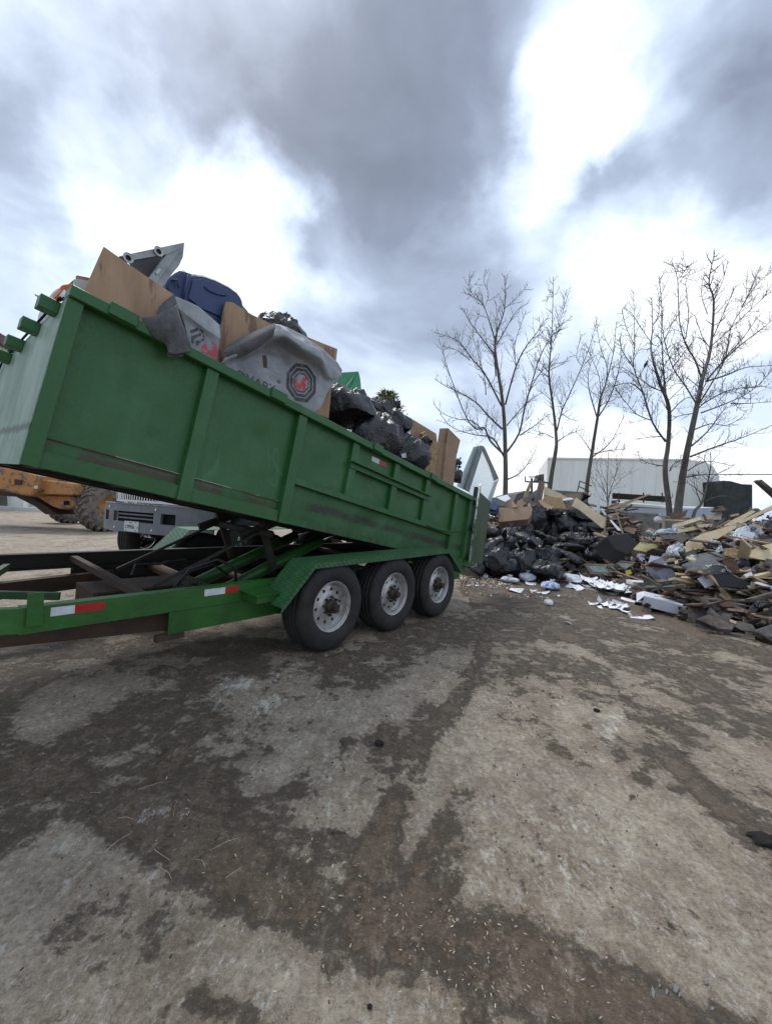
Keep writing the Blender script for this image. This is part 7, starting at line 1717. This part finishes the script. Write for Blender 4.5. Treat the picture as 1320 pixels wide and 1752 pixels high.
for pts, lab in [([(815,335),(828,297),(862,345),(840,360)], 'folded lilac corner standing at the left of the fanned stack'), ([(930,370),(950,330),(1105,385),(1080,408)], 'curled pale blue sheet on top of the fanned stack')]:
    P0 = gnd(*c5([(880, 395)])[0]); P = [on_plane(x, y, P0 + Vector((0, 0, .02)), Vector((0, -.8, .6))) for x, y in c5(pts)]
    o = MB().slab(P, (0, -.8, .6), .0015).build('paper_sheet', M['box_white'], None, fix=True); settle_origin(o); tag(o, lab, 'paper')
o = MB().slab([gnd(*p, .03) for p in c5([(797, 208), (830, 200), (842, 222), (805, 230)])], (0, 0, 1), .02).build('pink_scrap', mat('pink_plastic', (.6, .08, .13), .5), None, fix=True); settle_origin(o); tag(o, 'small pink red scrap among the papers', 'scrap')
# ---- litter by the trailer: bright confetti of packaging
cols = [('litter_white', (.7, .7, .68)), ('litter_red', (.35, .05, .06)), ('litter_yellow', (.65, .45, .06)), ('litter_green', (.18, .48, .10)), ('litter_pink', (.62, .24, .22)), ('litter_brown', (.16, .09, .05)), ('litter_blue', (.10, .2, .45))]
rg = np.random.RandomState(9)
for (nm, c), n in zip(cols, (300, 90, 60, 40, 50, 220, 20)):
    mb = MB()
    for k in range(n):
        if rg.rand() < .8: px, py = rg.uniform(784, 880), 985 + rg.uniform(0, 18) + max(0, rg.randn() * 3)
        else: px, py = rg.uniform(790, 1000), rg.uniform(990, 1025)
        p = gnd(px, py, .012); s = rg.uniform(.008, .035); rot = Euler((rg.randn() * .5, rg.randn() * .5, rg.uniform(0, 6))).to_matrix(); tri_piece(mb, p, s, .004, rot, 1, rg)
    o = mb.build(nm.replace('litter_', '') + '_litter', mat(nm, c, .6)); tag(o, f'tiny {nm[7:]} packaging scraps strewn on the dirt by the trailer wheel', 'litter', kind='stuff')
# ---- wood chips and pebbles on the yard
mb = MB(); 
def chip_field(mb, regs, n, smin, smax, seed, flat=.35):
    rg = np.random.RandomState(seed); tot = sum(r[4] for r in regs)
    for k in range(n):
        q = rg.uniform(0, tot); 
        for r in regs:
            q -= r[4]
            if q <= 0: break
        p = gnd(r[0] + rg.randn() * r[2], r[1] + rg.randn() * r[3], .004)
        if p.y < .3 or p.y > 12 or p.y < 0: continue
        s = rg.uniform(smin, smax) * min(1.6, .5 + p.y * .35); rot = Euler((rg.randn() * .25, rg.randn() * .25, rg.uniform(0, 6.28))).to_matrix()
        p.z = .006 + float(ground_z(np.array([p.x]), np.array([p.y]))[0]) + .006
        v = rot @ Vector((s, 0, 0)); mb.bar(p - v, p + v, s * flat * 1.4, s * flat, rot @ Vector((0, 0, 1)))
chip_field(mb, [(800, 1600, 90, 60, 4), (560, 1530, 70, 40, 2), (900, 1680, 120, 50, 3), (250, 1390, 140, 50, 1), (1000, 1250, 250, 160, 1.4), (930, 1060, 130, 30, 3), (700, 1480, 300, 180, 1)], 330, .0016, .0055, 3)
M['chip'] = mat('pale_wood_chips', (.58, .52, .40), .8, var=(.40, .32, .20), scale=40)
tag(mb.build('wood_chips', M['chip']), 'pale wood chips and splinters strewn on the yard', 'chips', kind='stuff')
mb = MB(); chip_field(mb, [(660, 1400, 400, 200, 2), (1000, 1150, 250, 60, 2), (300, 1350, 250, 80, 1)], 380, .0015, .005, 4, .8)
tag(mb.build('mud_crumbs', mat('mud_crumb', (.06, .047, .035), .95)), 'small dark crumbs of dirt on the yard', 'crumbs', kind='stuff')
mb = MB(); rg = np.random.RandomState(15)
for k in range(22):
    p = gnd(rg.choice([rg.normal(280, 90), rg.normal(1100, 160)]), rg.uniform(1320, 1500), .012); a = rg.uniform(0, 3.14); L_ = rg.uniform(.02, .055); v = Vector((math.cos(a), math.sin(a), rg.uniform(-.05, .05))) * L_
    mb.tube([p - v, p + Vector((rg.randn() * .004, rg.randn() * .004, .002)), p + v], .0006, 4)
tag(mb.build('straw_bits', M['chip']), 'thin straws and stalks on the muddy band', 'straw', kind='stuff')
for k, (x, y, s, lab) in enumerate([(648, 1272, 7, 'dark clod of mud on the pale patch ahead of the wheels'), (1304, 1440, 20, 'dark wet mud clump at the right edge'), (1020, 1216, 5, 'small dark pebble on the open yard right of the middle'), (846, 1335, 0, ''), (632, 1724, 3, 'little stone near the bottom edge of the photo')]):
    if s == 0: continue
    p = gnd(x, y); bm = bmesh.new(); bmesh.ops.create_icosphere(bm, subdivisions=3, radius=1)
    for v in bm.verts: v.co *= 1 + .5 * float(fbm(v.co.x * 2 + k * 7, v.co.y * 2, v.co.z * 2, 3, k))
    me = bpy.data.meshes.new('mud_clod'); bm.to_mesh(me); bm.free(); me.materials.append(M['rubble']); r = s * math.hypot(p.y, CH) / F; o = link('mud_clod', me); o.location = (p.x, p.y, .003); o.scale = (r, r * .8, r * .45); tag(o, lab, 'clod')
mb = MB(); rg = np.random.RandomState(18); M['shard'] = mat('pale_glass_shard', (.13, .14, .14), .5)
for (x, y, L_, w) in [(1114, 1700, 30, 6), (1152, 1690, 18, 10), (1138, 1696, 12, 5), (1160, 1702, 9, 4), (1126, 1686, 7, 4), (1205, 1680, 9, 6), (1215, 1725, 8, 7)]:
    P = [gnd(x, y - L_ / 2, .008), gnd(x + w, y - L_ * .1, .009), gnd(x + w * .5, y + L_ / 2, .008), gnd(x - w * .1, y + L_ * .3, .008)]
    o = MB().slab(P, (0, 0, 1), .003).build('glass_shard', M['shard'], None, fix=True); settle_origin(o); tag(o, 'small pale grey shard in the mud near the lower right corner', 'shard', 'pale shards in the mud')
